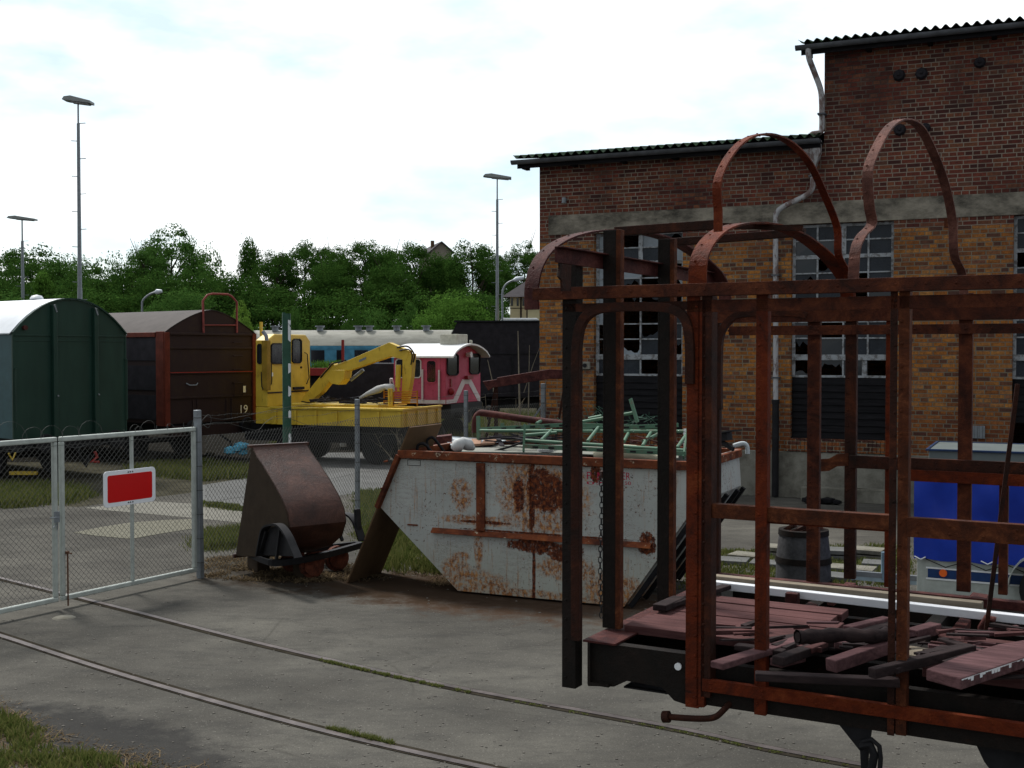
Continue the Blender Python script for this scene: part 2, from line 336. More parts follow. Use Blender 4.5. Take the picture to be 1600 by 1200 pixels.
GRND = plain('gravelly earth', (.05, .047, .034), .95, 0, .45, 1.5, bump=.6)
SLAB = plain('pale concrete paving', (.17, .165, .145), .9, 0, .2, 1.8, bump=.3)
SLAB2 = plain('grey concrete paving', (.125, .127, .125), .9, 0, .2, 1.3, bump=.3)
PATCH = Mt('gravel cement patch', .95); PATCH.col(PATCH.ramp(PATCH.noise(14, 8, .8), (.3, (.08, .077, .06)), (.5, (.16, .155, .125)), (.7, (.23, .22, .18)))).bump(PATCH.noise(30, 6, .8), .8, .02); PATCH = PATCH.m
# leaves
def leafm(name, lo, hi):
    m = Mt(name, .9, 0, 0); g = m.n('ShaderNodeNewGeometry')
    m.col(m.mix(g.outputs['Random Per Island'], lo, hi)); m.b.inputs['Subsurface Weight'].default_value = 0
    t = m.n('ShaderNodeBsdfTranslucent'); m.l(m.mix(g.outputs['Random Per Island'], lo, hi), t.inputs[0]); mx = m.n('ShaderNodeMixShader'); mx.inputs[0].default_value = .22
    m.l(m.b.outputs[0], mx.inputs[1]); m.l(t.outputs[0], mx.inputs[2]); m.l(mx.outputs[0], m.nt.nodes['Material Output'].inputs[0]); return m.m
LF = [leafm('dark leaves', (.026, .070, .014), (.060, .122, .024)), leafm('mid leaves', (.036, .095, .020), (.078, .155, .034)),
      leafm('bright leaves', (.055, .125, .02), (.10, .20, .035)), leafm('lime leaves', (.10, .19, .03), (.17, .28, .05))]
GRASS = leafm('grass', (.055, .085, .018), (.17, .17, .06))
DRY = leafm('dry litter', (.07, .05, .03), (.20, .15, .09))
# skip: white paint, rust runs and patches where the photo has them (object space: x along, z up)
def skip_mat():
    m = Mt('rusty white skip paint', .6, 0, .35); X, Y, Z = m.xyz(); n = m.noise(7, 9, .72); ns = m.noise(22, 7, .75); nv = m.noise(5, 8, .72, m.map((3, 3, .45)))
    base = m.ramp(m.noise(1.2, 5), (.3, (.30, .315, .30)), (.7, (.40, .415, .395)))
    low = m.ramp(Z, (.0, 1.), (.55, .35), (.62, 0.))           # yellowed lower half (z in metres / ramp 0..1)
    base = m.mix(m.math('MULTIPLY', low, .6), base, (.33, .34, .27))
    def blob(cx, cz, rx, rz, k=1.3, nn=None, soft=.25):
        u = m.math('DIVIDE', m.math('SUBTRACT', X, cx), rx); v = m.math('DIVIDE', m.math('SUBTRACT', Z, cz), rz)
        r2 = m.math('ADD', m.math('MULTIPLY', u, u), m.math('MULTIPLY', v, v))
        return m.ramp(m.math('MULTIPLY', m.math('ADD', r2, m.math('MULTIPLY', m.math('SUBTRACT', nn or n, .5), k*3.2)), .5), (.5, 1.), (.5+soft/2, 0.))
    def mx(*a):
        r = a[0]
        for q in a[1:]: r = m.math('MAXIMUM', r, q)
        return r
    nf = m.math('ADD', m.math('MULTIPLY', n, .55), m.math('MULTIPLY', m.noise(32, 6, .8), .45))
    X_ = m.math('ADD', X, m.math('MULTIPLY', m.math('SUBTRACT', m.noise(3, 4), .5), .25))
    # ochre staining: soft, broken up, thinner towards its edges
    ocher = mx(blob(.22, .10, .42, .16, 1.3, nf, .9), blob(-.02, .30, .16, .10, 1.6, nf, .9), blob(.05, .44, .10, .05, 2.2, nf, .8), blob(1.40, .40, .30, .12, 2.0, nf, .9), blob(.9, .05, 1.4, .06, 1.5, nf, .9), blob(1.95, .16, .30, .20, 1.6, nf, .9),
               blob(.28, .88, .42, .05, 1.6, nf, .9), blob(.05, 1.18, .12, .16, 3.0, nf, .8), blob(.28, .62, .05, .28, 1.2, nf, .8), blob(1.1, 1.22, .46, .42, 2.0, nf, .9))
    nv2 = m.noise(9, 7, .7, m.map((3.2, 3, .16))); runs = m.math('MULTIPLY', m.ramp(nv2, (.55, 0.), (.63, .95)), m.ramp(m.noise(1.3, 4), (.40, .2), (.56, 1.)))
    fl = m.ramp(m.noise(19, 8, .82, m.map((1, 1, .6))), (.46, 0.), (.53, 1.))
    c = m.mix(m.math('MULTIPLY', mx(m.math('MULTIPLY', ocher, m.math('ADD', m.math('MULTIPLY', fl, .75), .2)), m.math('MULTIPLY', runs, .65)), .95), base, m.ramp(ns, (.40, (.07, .022, .009)), (.5, (.26, .085, .014)), (.58, (.40, .18, .04))))
    dark = mx(blob(1.17, 1.25, .25, .20, 1.3, nf, .35), blob(.80, 1.22, .07, .18, 2.6, nf, .3), blob(1.05, 1.46, .14, .06, 2.6, nf, .3), blob(.98, .64, .30, .09, 2.6, nf, .25), blob(1.36, .58, .22, .09, 2.8, nf, .25), blob(.99, .3, .02, .45, 1.4, nf, .3), blob(.36, .865, .3, .018, 1.3, nf, .3),
              blob(.97, 1.25, .035, .42, 1.8, nf, .3), blob(1.75, 1.5, .07, .10, 1.8, nf, .3), blob(1.93, .62, .05, .14, 1.8, nf, .3), blob(2.35, .75, .10, .12, 2., nf, .3), blob(.6, 1.585, 2.2, .016, 1.6, nf, .4), blob(1.1, .775, 1.0, .012, 1.6, nf, .4))
    cn = m.noise(26, 5, .75); chips = m.math('MULTIPLY', m.ramp(cn, (.585, 0.), (.61, 1.)), m.ramp(m.noise(1.9, 4), (.45, 0.), (.55, 1.)))
    lines = m.ramp(m.noise(7, 8, .8, m.map((.5, 1, 2.2), rot=(0, .5, 0))), (.488, 0.), (.496, .9), (.504, 0.))
    lines = m.math('MULTIPLY', lines, m.ramp(m.noise(2.3, 3, .5, m.map((1, 1, 1), (3, 1, 2))), (.46, 0.), (.52, 1.)))
    dark = m.math('MULTIPLY', dark, m.ramp(m.noise(24, 8, .8, m.map((1, 1, .5))), (.36, 0.), (.44, 1.)))
    c = m.mix(mx(dark, chips, lines), c, m.ramp(ns, (.40, (.018, .008, .006)), (.5, (.075, .018, .008)), (.60, (.19, .05, .014))))
    m.col(c).bump(m.math('ADD', ns, m.noise(2.5, 3)), .35, .01); return m.m
SKIP = skip_mat()
def rim_mat():
    m = Mt('rusty skip rim', .75); n = m.noise(9, 8, .75)
    c = m.ramp(m.noise(5, 7, .7), (.35, (.045, .014, .01)), (.6, (.16, .045, .018)), (.75, (.26, .08, .025)))
    m.col(m.mix(m.ramp(n, (.60, 0.), (.64, .9)), c, (.42, .36, .26))).bump(m.noise(30, 5), .5, .006); return m.m
RIM = rim_mat()
BAND = Mt('barrel grey', .85); BAND.col(BAND.ramp(BAND.noise(14, 7, .75), (.35, (.04, .04, .043)), (.7, (.085, .085, .09)))).bump(BAND.noise(30, 4), .3, .006); BAND = BAND.m
# ---------------------------------------------------------------- ground
def sheet(name, pts, z, mat, label=None):
    mb = MB(); mb.add([(p[0], p[1], z) for p in pts], [tuple(range(len(pts)))]); o = mb.build(name, mat)
    if o.data.polygons[0].normal.z < 0: o.data.flip_normals()
    return props(o, kind='structure')
sheet('ground', [(-600, -40), (600, -40), (600, 900), (-600, 900)], 0, GRND)
def gp(*pp): return [G(a, b) for a, b in pp]
sheet('asphalt_yard', [(-14, -10), (24, -10), (24, 12), (12.5, 20.6), (.2, 26.2), (-1.4, 27), (-6, 25), (-8, 22), (-14, 24)], .004, ASPH)
sheet('concrete_road', gp((312, 759), (380, 748), (480, 708), (680, 706), (660, 768), (560, 771), (375, 795), (312, 787)), .008, SLAB2)
sheet('concrete_path', gp((132, 794), (240, 784), (310, 788), (375, 799), (420, 812), (420, 828), (372, 817), (303, 810), (156, 797)), .008, SLAB)
_pp = gp((115, 833), (160, 824), (205, 817), (262, 813), (300, 812), (300, 827), (255, 834), (205, 843), (150, 838))
sheet('cement_patch', _pp, .010, PATCH)
CIND_SHADE = plain('cinders with painted wagon shade', (.016, .015, .013), .95, 0, .5, 4, bump=.8)
sheet('shade_ballast', gp((-200, 700), (0, 722), (200, 722), (330, 722), (420, 716), (700, 712), (860, 700), (860, 660), (400, 640), (-200, 640)), .006, CIND_SHADE)  # track bed sheet with the shade under wagons and crane painted in
# track: two rails let into the asphalt
def catmull(pts, n=8):
    out = []; p = [Vector(q) for q in pts]
    for i in range(len(p)-1):
        a, b, c, d = p[max(i-1, 0)], p[i], p[i+1], p[min(i+2, len(p)-1)]
        for k in range(n):
            t = k/n; out.append(.5*((2*b)+(c-a)*t+(2*a-5*b+4*c-d)*t*t+(3*b-a-3*c+d)*t**3))
    return out+[p[-1]]
far = [G(*q) for q in ((0, 904), (192, 952), (407, 1007), (700, 1073), (1045, 1137), (1335, 1195))]
far = [far[0]+(far[0]-far[1]).normalized()*10, far[0]+(far[0]-far[1]).normalized()*4] + far + [far[-1]+Vector((.8725, -.4886, 0))*4, far[-1]+Vector((.8725, -.4886, 0))*13]
far = catmull(far)
def offs(pts, d):
    out = []
    for i, p in enumerate(pts):
        t = (pts[min(i+1, len(pts)-1)]-pts[max(i-1, 0)]).normalized(); out.append(p+Vector((-t.y, t.x, 0))*d)
    return out
def ribbon(name, pts, d0, d1, z, mat, thick=0):
    a, b = offs(pts, d0), offs(pts, d1); n = len(pts); mb = MB()
    vs = [(p.x, p.y, z) for p in a]+[(p.x, p.y, z) for p in b]; fs = [(i, i+1, n+i+1, n+i) for i in range(n-1)]
    if thick:
        vs += [(p.x, p.y, z-thick) for p in a]+[(p.x, p.y, z-thick) for p in b]
        fs += [(2*n+i, 2*n+i+1, i+1, i) for i in range(n-1)]+[(n+i, n+i+1, 3*n+i+1, 3*n+i) for i in range(n-1)]
    return props(mb.add(vs, fs).build(name, mat), kind='structure')
RAIL = Mt('worn rail steel', .5, .35, .4); RAIL.col(RAIL.ramp(RAIL.noise(5, 7, .7), (.35, (.038, .030, .028)), (.65, (.095, .078, .075)))); RAIL = RAIL.m
GROOVE = plain('rail groove dirt', (.030, .026, .02), .95, 0, .4, 5, bump=.5)
ribbon('rail', far, -.032, .032, .014, RAIL, .010); ribbon('rail', far, -1.532, -1.468, .014, RAIL, .010)
ribbon('rail_groove', far, -.085, -.0355, .009, GROOVE); ribbon('rail_groove', far, -1.4645, -1.415, .009, GROOVE)
ribbon('rail_groove', far, .0355, .052, .009, GROOVE); ribbon('rail_groove', far, -1.552, -1.5355, .009, GROOVE)
# ---------------------------------------------------------------- grass
def blades(name, poly, n, h, label, seed, wd=.008, lean=.5, mat=None, clump=.12, cat='grass', z=0):
    rg = np.random.default_rng(seed); P2 = np.array([(p[0], p[1]) for p in poly]); lo, hi = P2.min(0), P2.max(0)
    pts = np.zeros((0, 2))
    def inside(q):
        c = np.zeros(len(q), bool); j = len(P2)-1
        for i in range(len(P2)):
            xi, yi = P2[i]; xj, yj = P2[j]
            c ^= ((yi > q[:, 1]) != (yj > q[:, 1])) & (q[:, 0] < (xj-xi)*(q[:, 1]-yi)/(yj-yi+1e-12)+xi); j = i
        return c
    cen = rg.uniform(lo, hi, (max(30, n//25), 2)); cen = cen[inside(cen)]
    if len(cen) == 0: return
    q = cen[rg.integers(0, len(cen), n)] + rg.normal(0, clump, (n, 2)); hh = h*rg.uniform(.35, 1.15, n)*np.where(inside(q), 1, .5)
    an = rg.uniform(0, 2*np.pi, n); wv = np.stack([np.cos(an), np.sin(an)], 1)*wd*(.6+hh[:, None]/h*.6)
    la = rg.uniform(0, 2*np.pi, n); lv = np.stack([np.cos(la), np.sin(la)], 1)*(hh*lean*rg.uniform(.1, 1, n))[:, None]
    V = np.zeros((n, 5, 3)); V[:, :, 2] = z
    V[:, 0, :2] = q-wv; V[:, 1, :2] = q+wv; V[:, 2, :2] = q-wv*.7+lv*.35; V[:, 3, :2] = q+wv*.7+lv*.35; V[:, 4, :2] = q+lv
    V[:, 2, 2] += hh*.55; V[:, 3, 2] += hh*.55; V[:, 4, 2] += hh
    F = np.array([(0, 1, 3), (0, 3, 2), (2, 3, 4)])[None]+5*np.arange(n)[:, None, None]
    o = npmesh(name, V.reshape(-1, 3), F.reshape(-1, 3), mat or GRASS); return props(o, label, cat, kind='stuff')
def npmesh(name, V, F, mat, parent=None):
    me = bpy.data.meshes.new(name); k = F.shape[1]
    me.vertices.add(len(V)); me.vertices.foreach_set('co', np.ascontiguousarray(V, dtype=np.float32).ravel())
    me.loops.add(F.size); me.loops.foreach_set('vertex_index', np.ascontiguousarray(F, dtype=np.int32).ravel())
    me.polygons.add(len(F)); me.polygons.foreach_set('loop_start', np.arange(0, F.size, k, dtype=np.int32))
    me.update(calc_edges=True); me.materials.append(mat)
    o = bpy.data.objects.new(name, me); COL.objects.link(o); o.parent = parent; return o
blades('grass', gp((0, 1112), (40, 1128), (70, 1150), (62, 1165), (120, 1178), (215, 1190), (235, 1203), (-120, 1230), (-120, 1100)), 7000, .075, 'green and yellowish grass verge in the bottom left corner of the yard', 1, .006, .9, clump=.05)
blades('litter', gp((0, 1098), (80, 1140), (150, 1165), (330, 1198), (330, 1240), (-100, 1240), (-80, 1095)), 5200, .028, 'dry stalks lying along the edge of the near grass verge', 11, .005, 6, DRY, .1, 'plant litter')
blades('grass', gp((-60, 765), (60, 762), (138, 768), (140, 782), (60, 792), (-60, 797)), 9000, .22, 'tall yellow green grass in front of the green wagon', 2, .010, .7)
blades('grass', gp((190, 735), (312, 725), (400, 735), (400, 748), (312, 752), (250, 745)), 8000, .22, 'rough grass below the brown covered wagon', 3, .011, .7)
blades('grass', gp((312, 786), (375, 794), (375, 799), (312, 790)), 2500, .09, 'thin strip of grass between the concrete road and path', 4, .010, .6, clump=.08)
blades('grass', gp((316, 835), (420, 826), (440, 850), (316, 862)), 9000, .16, 'bright grass behind the gate post beside the rusty tipping bucket', 5, .008, .7)
blades('grass', gp((560, 772), (690, 765), (720, 900), (600, 893), (560, 850)), 22000, .14, 'grass and weeds between the leaning brown sheet and the white skip', 6, .008, .7, clump=.1)
blades('grass', gp((430, 690), (500, 688), (500, 700), (430, 703)), 3000, .3, 'weeds under the left end of the yellow rail crane', 7, .014, .6)
blades('grass', gp((655, 668), (860, 655), (860, 712), (655, 712)), 16000, .55, 'tall green weeds beside the far fence posts and the brick corner', 8, .016, .6, clump=.25)
blades('grass', gp((1080, 865), (1420, 850), (1430, 915), (1060, 925)), 11000, .07, 'patchy grass between stacked paving behind the rusty wagon frame', 9, .008, .8, clump=.12)
blades('litter', gp((318, 872), (420, 868), (575, 885), (600, 905), (450, 912), (318, 905)), 7000, .04, 'dead leaves and twigs under the rusty tipping bucket', 10, .008, 3.5, DRY, .06, 'plant litter')
blades('litter', gp((600, 895), (720, 890), (820, 915), (700, 922)), 1500, .03, 'dry litter beside the foot of the white skip', 12, .007, 3, DRY, .08, 'plant litter')
def along(d, a, b): return [p for p in offs(far, d)][a:b]
def railmoss(pxs, d, n, label, seed, h=.035, sp=.012):
    rg = np.random.default_rng(seed); x0, x1 = pxs; pts = offs(far, d); q = [p for p in pts if x0 <= 800+FPX*p.x/p.y <= x1 and p.y > 1]
    q = np.array([(p.x, p.y) for p in q]); nc = 60; t = rg.random(nc)*(len(q)-1.001); i = t.astype(int); c = q[i]+(q[i+1]-q[i])*(t-i)[:, None]
    k = rg.integers(0, nc, n); P_ = c[k]+rg.normal(0, sp, (n, 2)); an = rg.uniform(0, 6.28, n); dv = np.stack([np.cos(an), np.sin(an)], 1); hh = h*rg.uniform(.2, 1, n)
    V = np.zeros((n, 3, 3)); V[:, 0, :2] = P_-dv*.005; V[:, 1, :2] = P_+dv*.005; V[:, 2, :2] = P_+dv[:, ::-1]*hh[:, None]*.8; V[:, 2, 2] = hh; V[:, :2, 2] = .006
    props(npmesh('grass', V.reshape(-1, 3), np.arange(3*n).reshape(n, 3), GRASS), label, 'grass', kind='stuff')
railmoss((470, 740), -.06, 3200, 'low moss and grass in the groove of the far rail', 20)
railmoss((500, 625), -1.44, 2200, 'tufts of grass in the groove of the near rail', 21, .045)
railmoss((760, 1400), -.06, 2500, 'sparse moss along the far rail below the wagon frame', 22, .02)
rg = np.random.default_rng(44); n = 900; Vg = []; m = MB()
for k in range(n):
    px, py = rg.uniform(-50, 1500), 860+340*rg.random()**.7; a = G(px, py)
    if rg.random() < .45: j = rg.integers(0, len(far)-1); s_ = rg.choice([-.12, .09, -1.38, -1.58]); a = offs(far, s_+rg.normal(0, .05))[j] if k % 3 == 0 else a
    m.ball((a.x, a.y, .006), rg.uniform(.004, .013), 4, sc=(1.3, 1, .6))
props(m.build('grit', plain('grit', (.15, .14, .125), .9, 0, .5, 9, bump=0)), 'small stones and grit scattered over the yard asphalt', 'grit', kind='stuff')
# ---------------------------------------------------------------- brick building
BO = Vector((.59, 25.7, 0)); B = Fr(BO, -24.5)
bld = thing('brick_building', 'long orange and red brick shed with concrete band and broken windows behind the yard', 'building', BO, -24.5)
zT = B.y(1315, 348).z; zB0 = B.y(1315, 687).z; zPl = B.y(1315, 698).z; band1 = B.y(1315, 314).z
xs2, xe2 = B.y(1236, 450).x, B.y(1396, 450).x; ww = xe2-xs2; xs1 = B.y(928, 450).x; xs3 = B.y(1583, 450).x
xS = B.y(1288, 150).x; xEnd = xs3+ww+3.2; zL, zH = B.y(900, 252).z+.02, B.y(1300, 80).z+.05
print('bld', zT, zB0, zPl, band1, ww, xs1, xs2, xs3, xS, zL, zH)
rowh = (B.y(1315, 348).z-B.y(1315, 554).z)/8
wins = [(xs1, xs1+ww), (xs2, xe2), (xs3, xs3+ww)]
def holes_wall(mb, X0, X1, Z0, Z1, holes):
    xs = sorted({X0, X1} | {h[0] for h in holes} | {h[1] for h in holes}); zs = sorted({Z0, Z1} | {h[2] for h in holes} | {h[3] for h in holes})
    for i in range(len(xs)-1):
        for j in range(len(zs)-1):
            cx, cz = (xs[i]+xs[i+1])/2, (zs[j]+zs[j+1])/2
            if any(h[0] < cx < h[1] and h[2] < cz < h[3] for h in holes): continue
            mb.add([(xs[i], 0, zs[j]), (xs[i+1], 0, zs[j]), (xs[i+1], 0, zs[j+1]), (xs[i], 0, zs[j+1])], [(0, 1, 2, 3)])
    for h in holes:
        a, b, c, d = h; t = .3
        mb.add([(a, 0, c), (b, 0, c), (b, 0, d), (a, 0, d), (a, t, c), (b, t, c), (b, t, d), (a, t, d)], [(0, 4, 5, 1), (1, 5, 6, 2), (2, 6, 7, 3), (3, 7, 4, 0)])
mb = MB(); DEP = 11
holes_wall(mb, 0, xEnd, 0, zL, [(a, b, zB0, zT) for a, b in wins])
mb.add([(xS, 0, zL), (xEnd, 0, zL), (xEnd, 0, zH), (xS, 0, zH)], [(0, 1, 2, 3)])
mb.add([(0, 0, 0), (0, DEP, 0), (0, DEP, zL+1.5), (0, 0, zL)], [(0, 1, 2, 3)]); mb.add([(xEnd, 0, 0), (xEnd, DEP, 0), (xEnd, DEP, zH+1.5), (xEnd, 0, zH)], [(0, 1, 2, 3)])
mb.add([(0, DEP, 0), (xEnd, DEP, 0), (xEnd, DEP, zH+1.4), (xS, DEP, zH+1.4), (xS, DEP, zL+1.4), (0, DEP, zL+1.4)], [(0, 1, 2, 3, 4, 5)])
mb.add([(xS, 0, zL), (xS, DEP, zL+1.4), (xS, DEP, zH+1.4), (xS, 0, zH)], [(0, 1, 2, 3)])
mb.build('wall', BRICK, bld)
# reinforced concrete band
mb = MB(); mb.box(B.y(857, 350).x, xEnd, -.02, .25, zT+.002, band1); mb.build('concrete_band', CONC, bld, bevel=.01)
mb = MB(); x0 = wins[0][1]+.02
mb.box(-.03, xEnd, -.05, .2, 0, zPl-.12); mb.build('plinth', CONCL, bld, bevel=.015)
for a, b in wins:                                  # brick on edge sills
    mb = MB(); n = int((b-a+.16)/.075)
    for k in range(n): 
        x = a-.08+k*.075; d = .004*((k*7) % 3); mb.box(x+.004, x+.071, -.07-d, .1, zPl-.11, zB0-.005-d)
    mb.build('brick_sill', BRICK, bld)
random.seed(4)
def window(a, b, idx):
    f = MB(); W = b-a; c4 = [a+W*t for t in (0, .25, .51, .75, 1)]; yf = .16
    zs = [zT-rowh*k for k in range(9)]; zb = zs[8]-.11; zc = zb-rowh-.02
    def vb(x, w, z0, z1): f.box(x-w/2, x+w/2, yf-.03, yf+.03, z0, z1)
    def hb(x0, x1, z, w, y=yf): f.box(x0, x1, y-.026, y+.026, z-w/2, z+w/2)
    vb(a+.03, .06, zc, zT-.002); vb(b-.03, .06, zc, zT-.002)
    vb(c4[2], .09, zs[2]+.03, zs[0]); vb(c4[2], .035, zs[8], zs[2]-.03); vb(c4[1], .035, zs[8], zs[0]); vb(c4[3], .035, zs[8], zs[0])
    hb(a+.06, b-.06, zs[0]-.03, .055)
    for k in range(1, 8): hb(a+.06, b-.06, zs[k], .075 if k == 2 else .028, yf+.002)
    hb(a+.0, b-.0, (zs[8]+zb)/2, .11, yf-.02)
    for x in (c4[1], c4[3]-.02 if idx != 1 else c4[3]-.06): vb(x, .035 if x == c4[1] else .09, zc, zb)
    vb(c4[2], .03, zc, zb); hb(a+.06, b-.06, zc+.02, .045)
    wf = f.build('window', FRW, bld, bevel=.004)
    g = MB(); g2 = MB()
    rows = [(zs[k+1], zs[k]) for k in range(8)]+[(zc, zb)]
    for r, (z0, z1) in enumerate(rows):
        for c in range(4):
            x0, x1 = c4[c], c4[c+1]; tgt = g if random.random() < .8 else g2; q = random.random()
            if idx == 0: brok = .30 if r < 2 else (.8 if 3 <= r <= 7 else .6)
            elif idx == 1: brok = (0, .12, .5, .35, .4, .25, .45, .2, .6)[r]
            else: brok = .2
            if idx == 0 and c == 0 and r < 6: tgt, q = g2, 1
            yy = yf+.004; tl = random.uniform(-.004, .004)
            if q > brok: tgt.add([(x0, yy-tl, z0), (x1, yy+tl, z0), (x1, yy, z1), (x0, yy, z1)], [(0, 1, 2, 3)])
            elif random.random() < .62:            # jagged remains
                n = 7; top = random.random() < .4; pts = []
                for k in range(n+1):
                    t = k/n; hgt = (z1-z0)*random.uniform(.12, .75)*(.5+abs(t-.5)); pts.append((x0+(x1-x0)*t, yy, (z1-hgt) if top else (z0+hgt)))
                for k in range(n):
                    zz = z1 if top else z0
                    tgt.add([(pts[k][0], yy, zz), (pts[k+1][0], yy, zz), pts[k+1], pts[k]], [(0, 1, 2, 3)])
    g.build('pane', WGL2, wf); 
    if g2.f: g2.build('pane', PALEG if idx == 0 else WGL, wf)
    m = MB(); h = (zc-.01-zB0)/9
    for k in range(9 if idx != 2 else 6):
        z1 = zc-.01-k*h; j = random.uniform(-.006, .006); m.add([(a+.01, .12+j, z1-h+.002), (b-.01, .12-j, z1-h+.002), (b-.01, .145-j, z1), (a+.01, .145+j, z1), (a+.01, .17, z1-h+.002), (b-.01, .17, z1-h+.002), (b-.01, .17, z1), (a+.01, .17, z1)],
            [(0, 1, 2, 3), (0, 4, 5, 1), (3, 2, 6, 7), (4, 5, 6, 7)])
    m.rivets([(a+W*t, .118, zc-.04-k*h) for t in (.02, .5, .74, .98) for k in range(6)], (0, -1, 0), .008)
    m.build('boarded_panel', DWOOD, bld)
PALEG = plain('pane with painted reflection', (.22, .25, .28), .3, 0, .3, 2, bump=0)  # white reflection of the translucent panes put into the glass colour
for i, (a, b) in enumerate(wins): window(a, b, i)
# roofs
def corrugated(name, x0, x1, z, y0, ln, mat, wl=.177, amp=.036):
    n = int((x1-x0)/wl*8); sl = math.tan(R(9)); top = []; bot = []
    vs = []; fs = []
    for i in range(n+1):
        x = x0+(x1-x0)*i/n; w = amp*math.cos(2*math.pi*(x-x0)/wl)
        for (y, zz) in ((y0, z), (y0+ln, z+ln*sl)):
            vs.append((x, y, zz+w+.004)); vs.append((x, y, zz+w-.004))
    for i in range(n):
        a = i*4; b = a+4; fs += [(a, b, b+2, a+2), (a+1, a+3, b+3, b+1), (a, a+1, b+1, b)]
    fs += [(0, 2, 3, 1), (n*4, n*4+1, n*4+3, n*4+2)]
    return MB().add(vs, fs).build(name, mat, bld, smooth=50)
def roof(x0, x1, z, xl):
    corrugated('roof', x0, x1, z+.10, -.46, DEP+.9, ROOFC)
    m = MB(); m.box(x0+.03, x1, -.30, -.27, z-.12, z+.06); m.box(x0+.02, x1, -.27, 0, z-.03, z+.0)       # fascia and soffit
    nb = int((x1-x0)/1.1)
    for k in range(nb): m.box(x0+.12+k*1.1, x0+.20+k*1.1, -.265, .0, z-.13, z-.032)
    m.build('eaves', DWOOD, bld)
    m = MB(); n = 10; pr = []                         # half round gutter
    for k in range(n+1): t = math.pi*k/n; pr.append((-.385-.075*math.cos(t), z+.035-.085*math.sin(t)))
    vs = [(x, y, zz) for x in (x0-.06, x1) for y, zz in pr]; fs = [(k, k+1, n+2+k, n+1+k) for k in range(n)]
    vs += [(x, y*.97-.0115, zz+.004) for x in (x0-.06, x1) for y, zz in pr]; fs += [(2*n+2+k, 3*n+3+k, 3*n+4+k, 2*n+3+k) for k in range(n)]
    m.add(vs, fs); m.add([(x0-.06, y, zz) for y, zz in pr], [tuple(range(n+1))])
    for k in range(int((x1-x0)/.9)): m.box(x0+.3+k*.9, x0+.33+k*.9, -.466, -.30, z+.028, z+.036)
    m.build('gutter', GUT, bld, smooth=40)
roof(-.42, xS-.01, zL-.02, 0)
roof(xS-.42, xEnd+.3, zH-.02, 0)
# downpipe of the tall roof with hopper, then the low run
yp = -.14; q = lambda a, b, y=yp: B.y(a, b, y)
m = MB(); m.tube(catmull([q(1263, 72, -.38), q(1264, 90, -.36), q(1272, 112, -.2), q(1282, 140, -.1), q(1284, 165, -.1), q(1284, 198, -.1), q(1281, 207, -.12), q(1268, 210, -.14), q(1267, 219, -.14)], 5), .055, 10)
m.build('downpipe', PIPEW, bld, smooth=50)
m = MB(); a, b, c, d = q(1254, 219), q(1284, 219), q(1284, 240), q(1254, 240); e, f = q(1274, 262), q(1266, 262)
m.prism([a+Vector((0, -.16, 0)), b+Vector((0, -.16, 0)), c+Vector((0, -.16, 0)), e+Vector((0, -.05, 0)), f+Vector((0, -.05, 0)), d+Vector((0, -.16, 0))], (0, .16, 0))
m.build('rain_hopper', PIPEW, bld, bevel=.006)
m = MB(); m.tube(catmull([q(1270, 255), q(1270, 285), q(1268, 296), q(1258, 306), q(1226, 322), q(1214, 332), q(1212, 350), q(1212, 450), q(1212, 628)], 5), .052, 10)
m.build('downpipe', PIPEW, bld, smooth=50)
m = MB(); p, r_ = q(1212, 626), q(1212, 778); m.tube([p, (p.x, yp, .02)], .066, 10); m.tube([(p.x, yp, p.z-.06), (p.x, yp, p.z+.02)], .075, 10)
m.build('drain_pipe', BLK, bld, smooth=50)
m = MB()
for (a, b) in ((1270, 275), (1212, 430), (1212, 590), (1284, 178)): 
    c = q(a, b); m.box(c.x-.075, c.x+.075, yp-.06, 0.0, c.z-.015, c.z+.015)
m.build('pipe_clip', GUT, bld)
for (a, b, r) in ((1405, 118, .12), (1440, 115, .12), (1406, 203, .12), (1446, 200, .10), (1531, 98, .11)):
    c = B.y(a, b); m = MB(); m.cyl((c.x, 0, c.z), (c.x, -.09, c.z), r, 8, r2=r*.75); m.ball((c.x, -.1, c.z), .035, 6); m.build('anchor_plate', BLK2, bld, bevel=.008)
c = B.y(884, 314); m = MB(); m.cyl((c.x, -.1, c.z-.03), (c.x, -.1, c.z+.06), .045, 10); m.box(c.x-.03, c.x+.03, -.06, 0, c.z+.0, c.z+.05); m.cyl((c.x, -.1, c.z-.055), (c.x, -.1, c.z-.031), .055, 10); m.build('wall_lamp', GALV, bld)
c = B.y(914, 571); m = MB(); m.box(c.x-.17, c.x+.13, -.06, 0, c.z-.08, c.z+.08)
wb = m.build('junction_box', CONCL, bld, bevel=.015); m = MB()
for d in (-.10, .02): m.cyl((c.x+d, -.058, c.z), (c.x+d, -.075, c.z), .045, 10)
m.build('socket', BLK, wb)
c0, c1 = B.y(1519, 665), B.y(1539, 685); m = MB()
for k in range(5): m.box(c0.x+(c1.x-c0.x)*k/5+.004, c0.x+(c1.x-c0.x)*(k+1)/5, -.05-.012*(k % 2), 0, c1.z, c0.z)
m.build('vent_cover', GALV, bld)
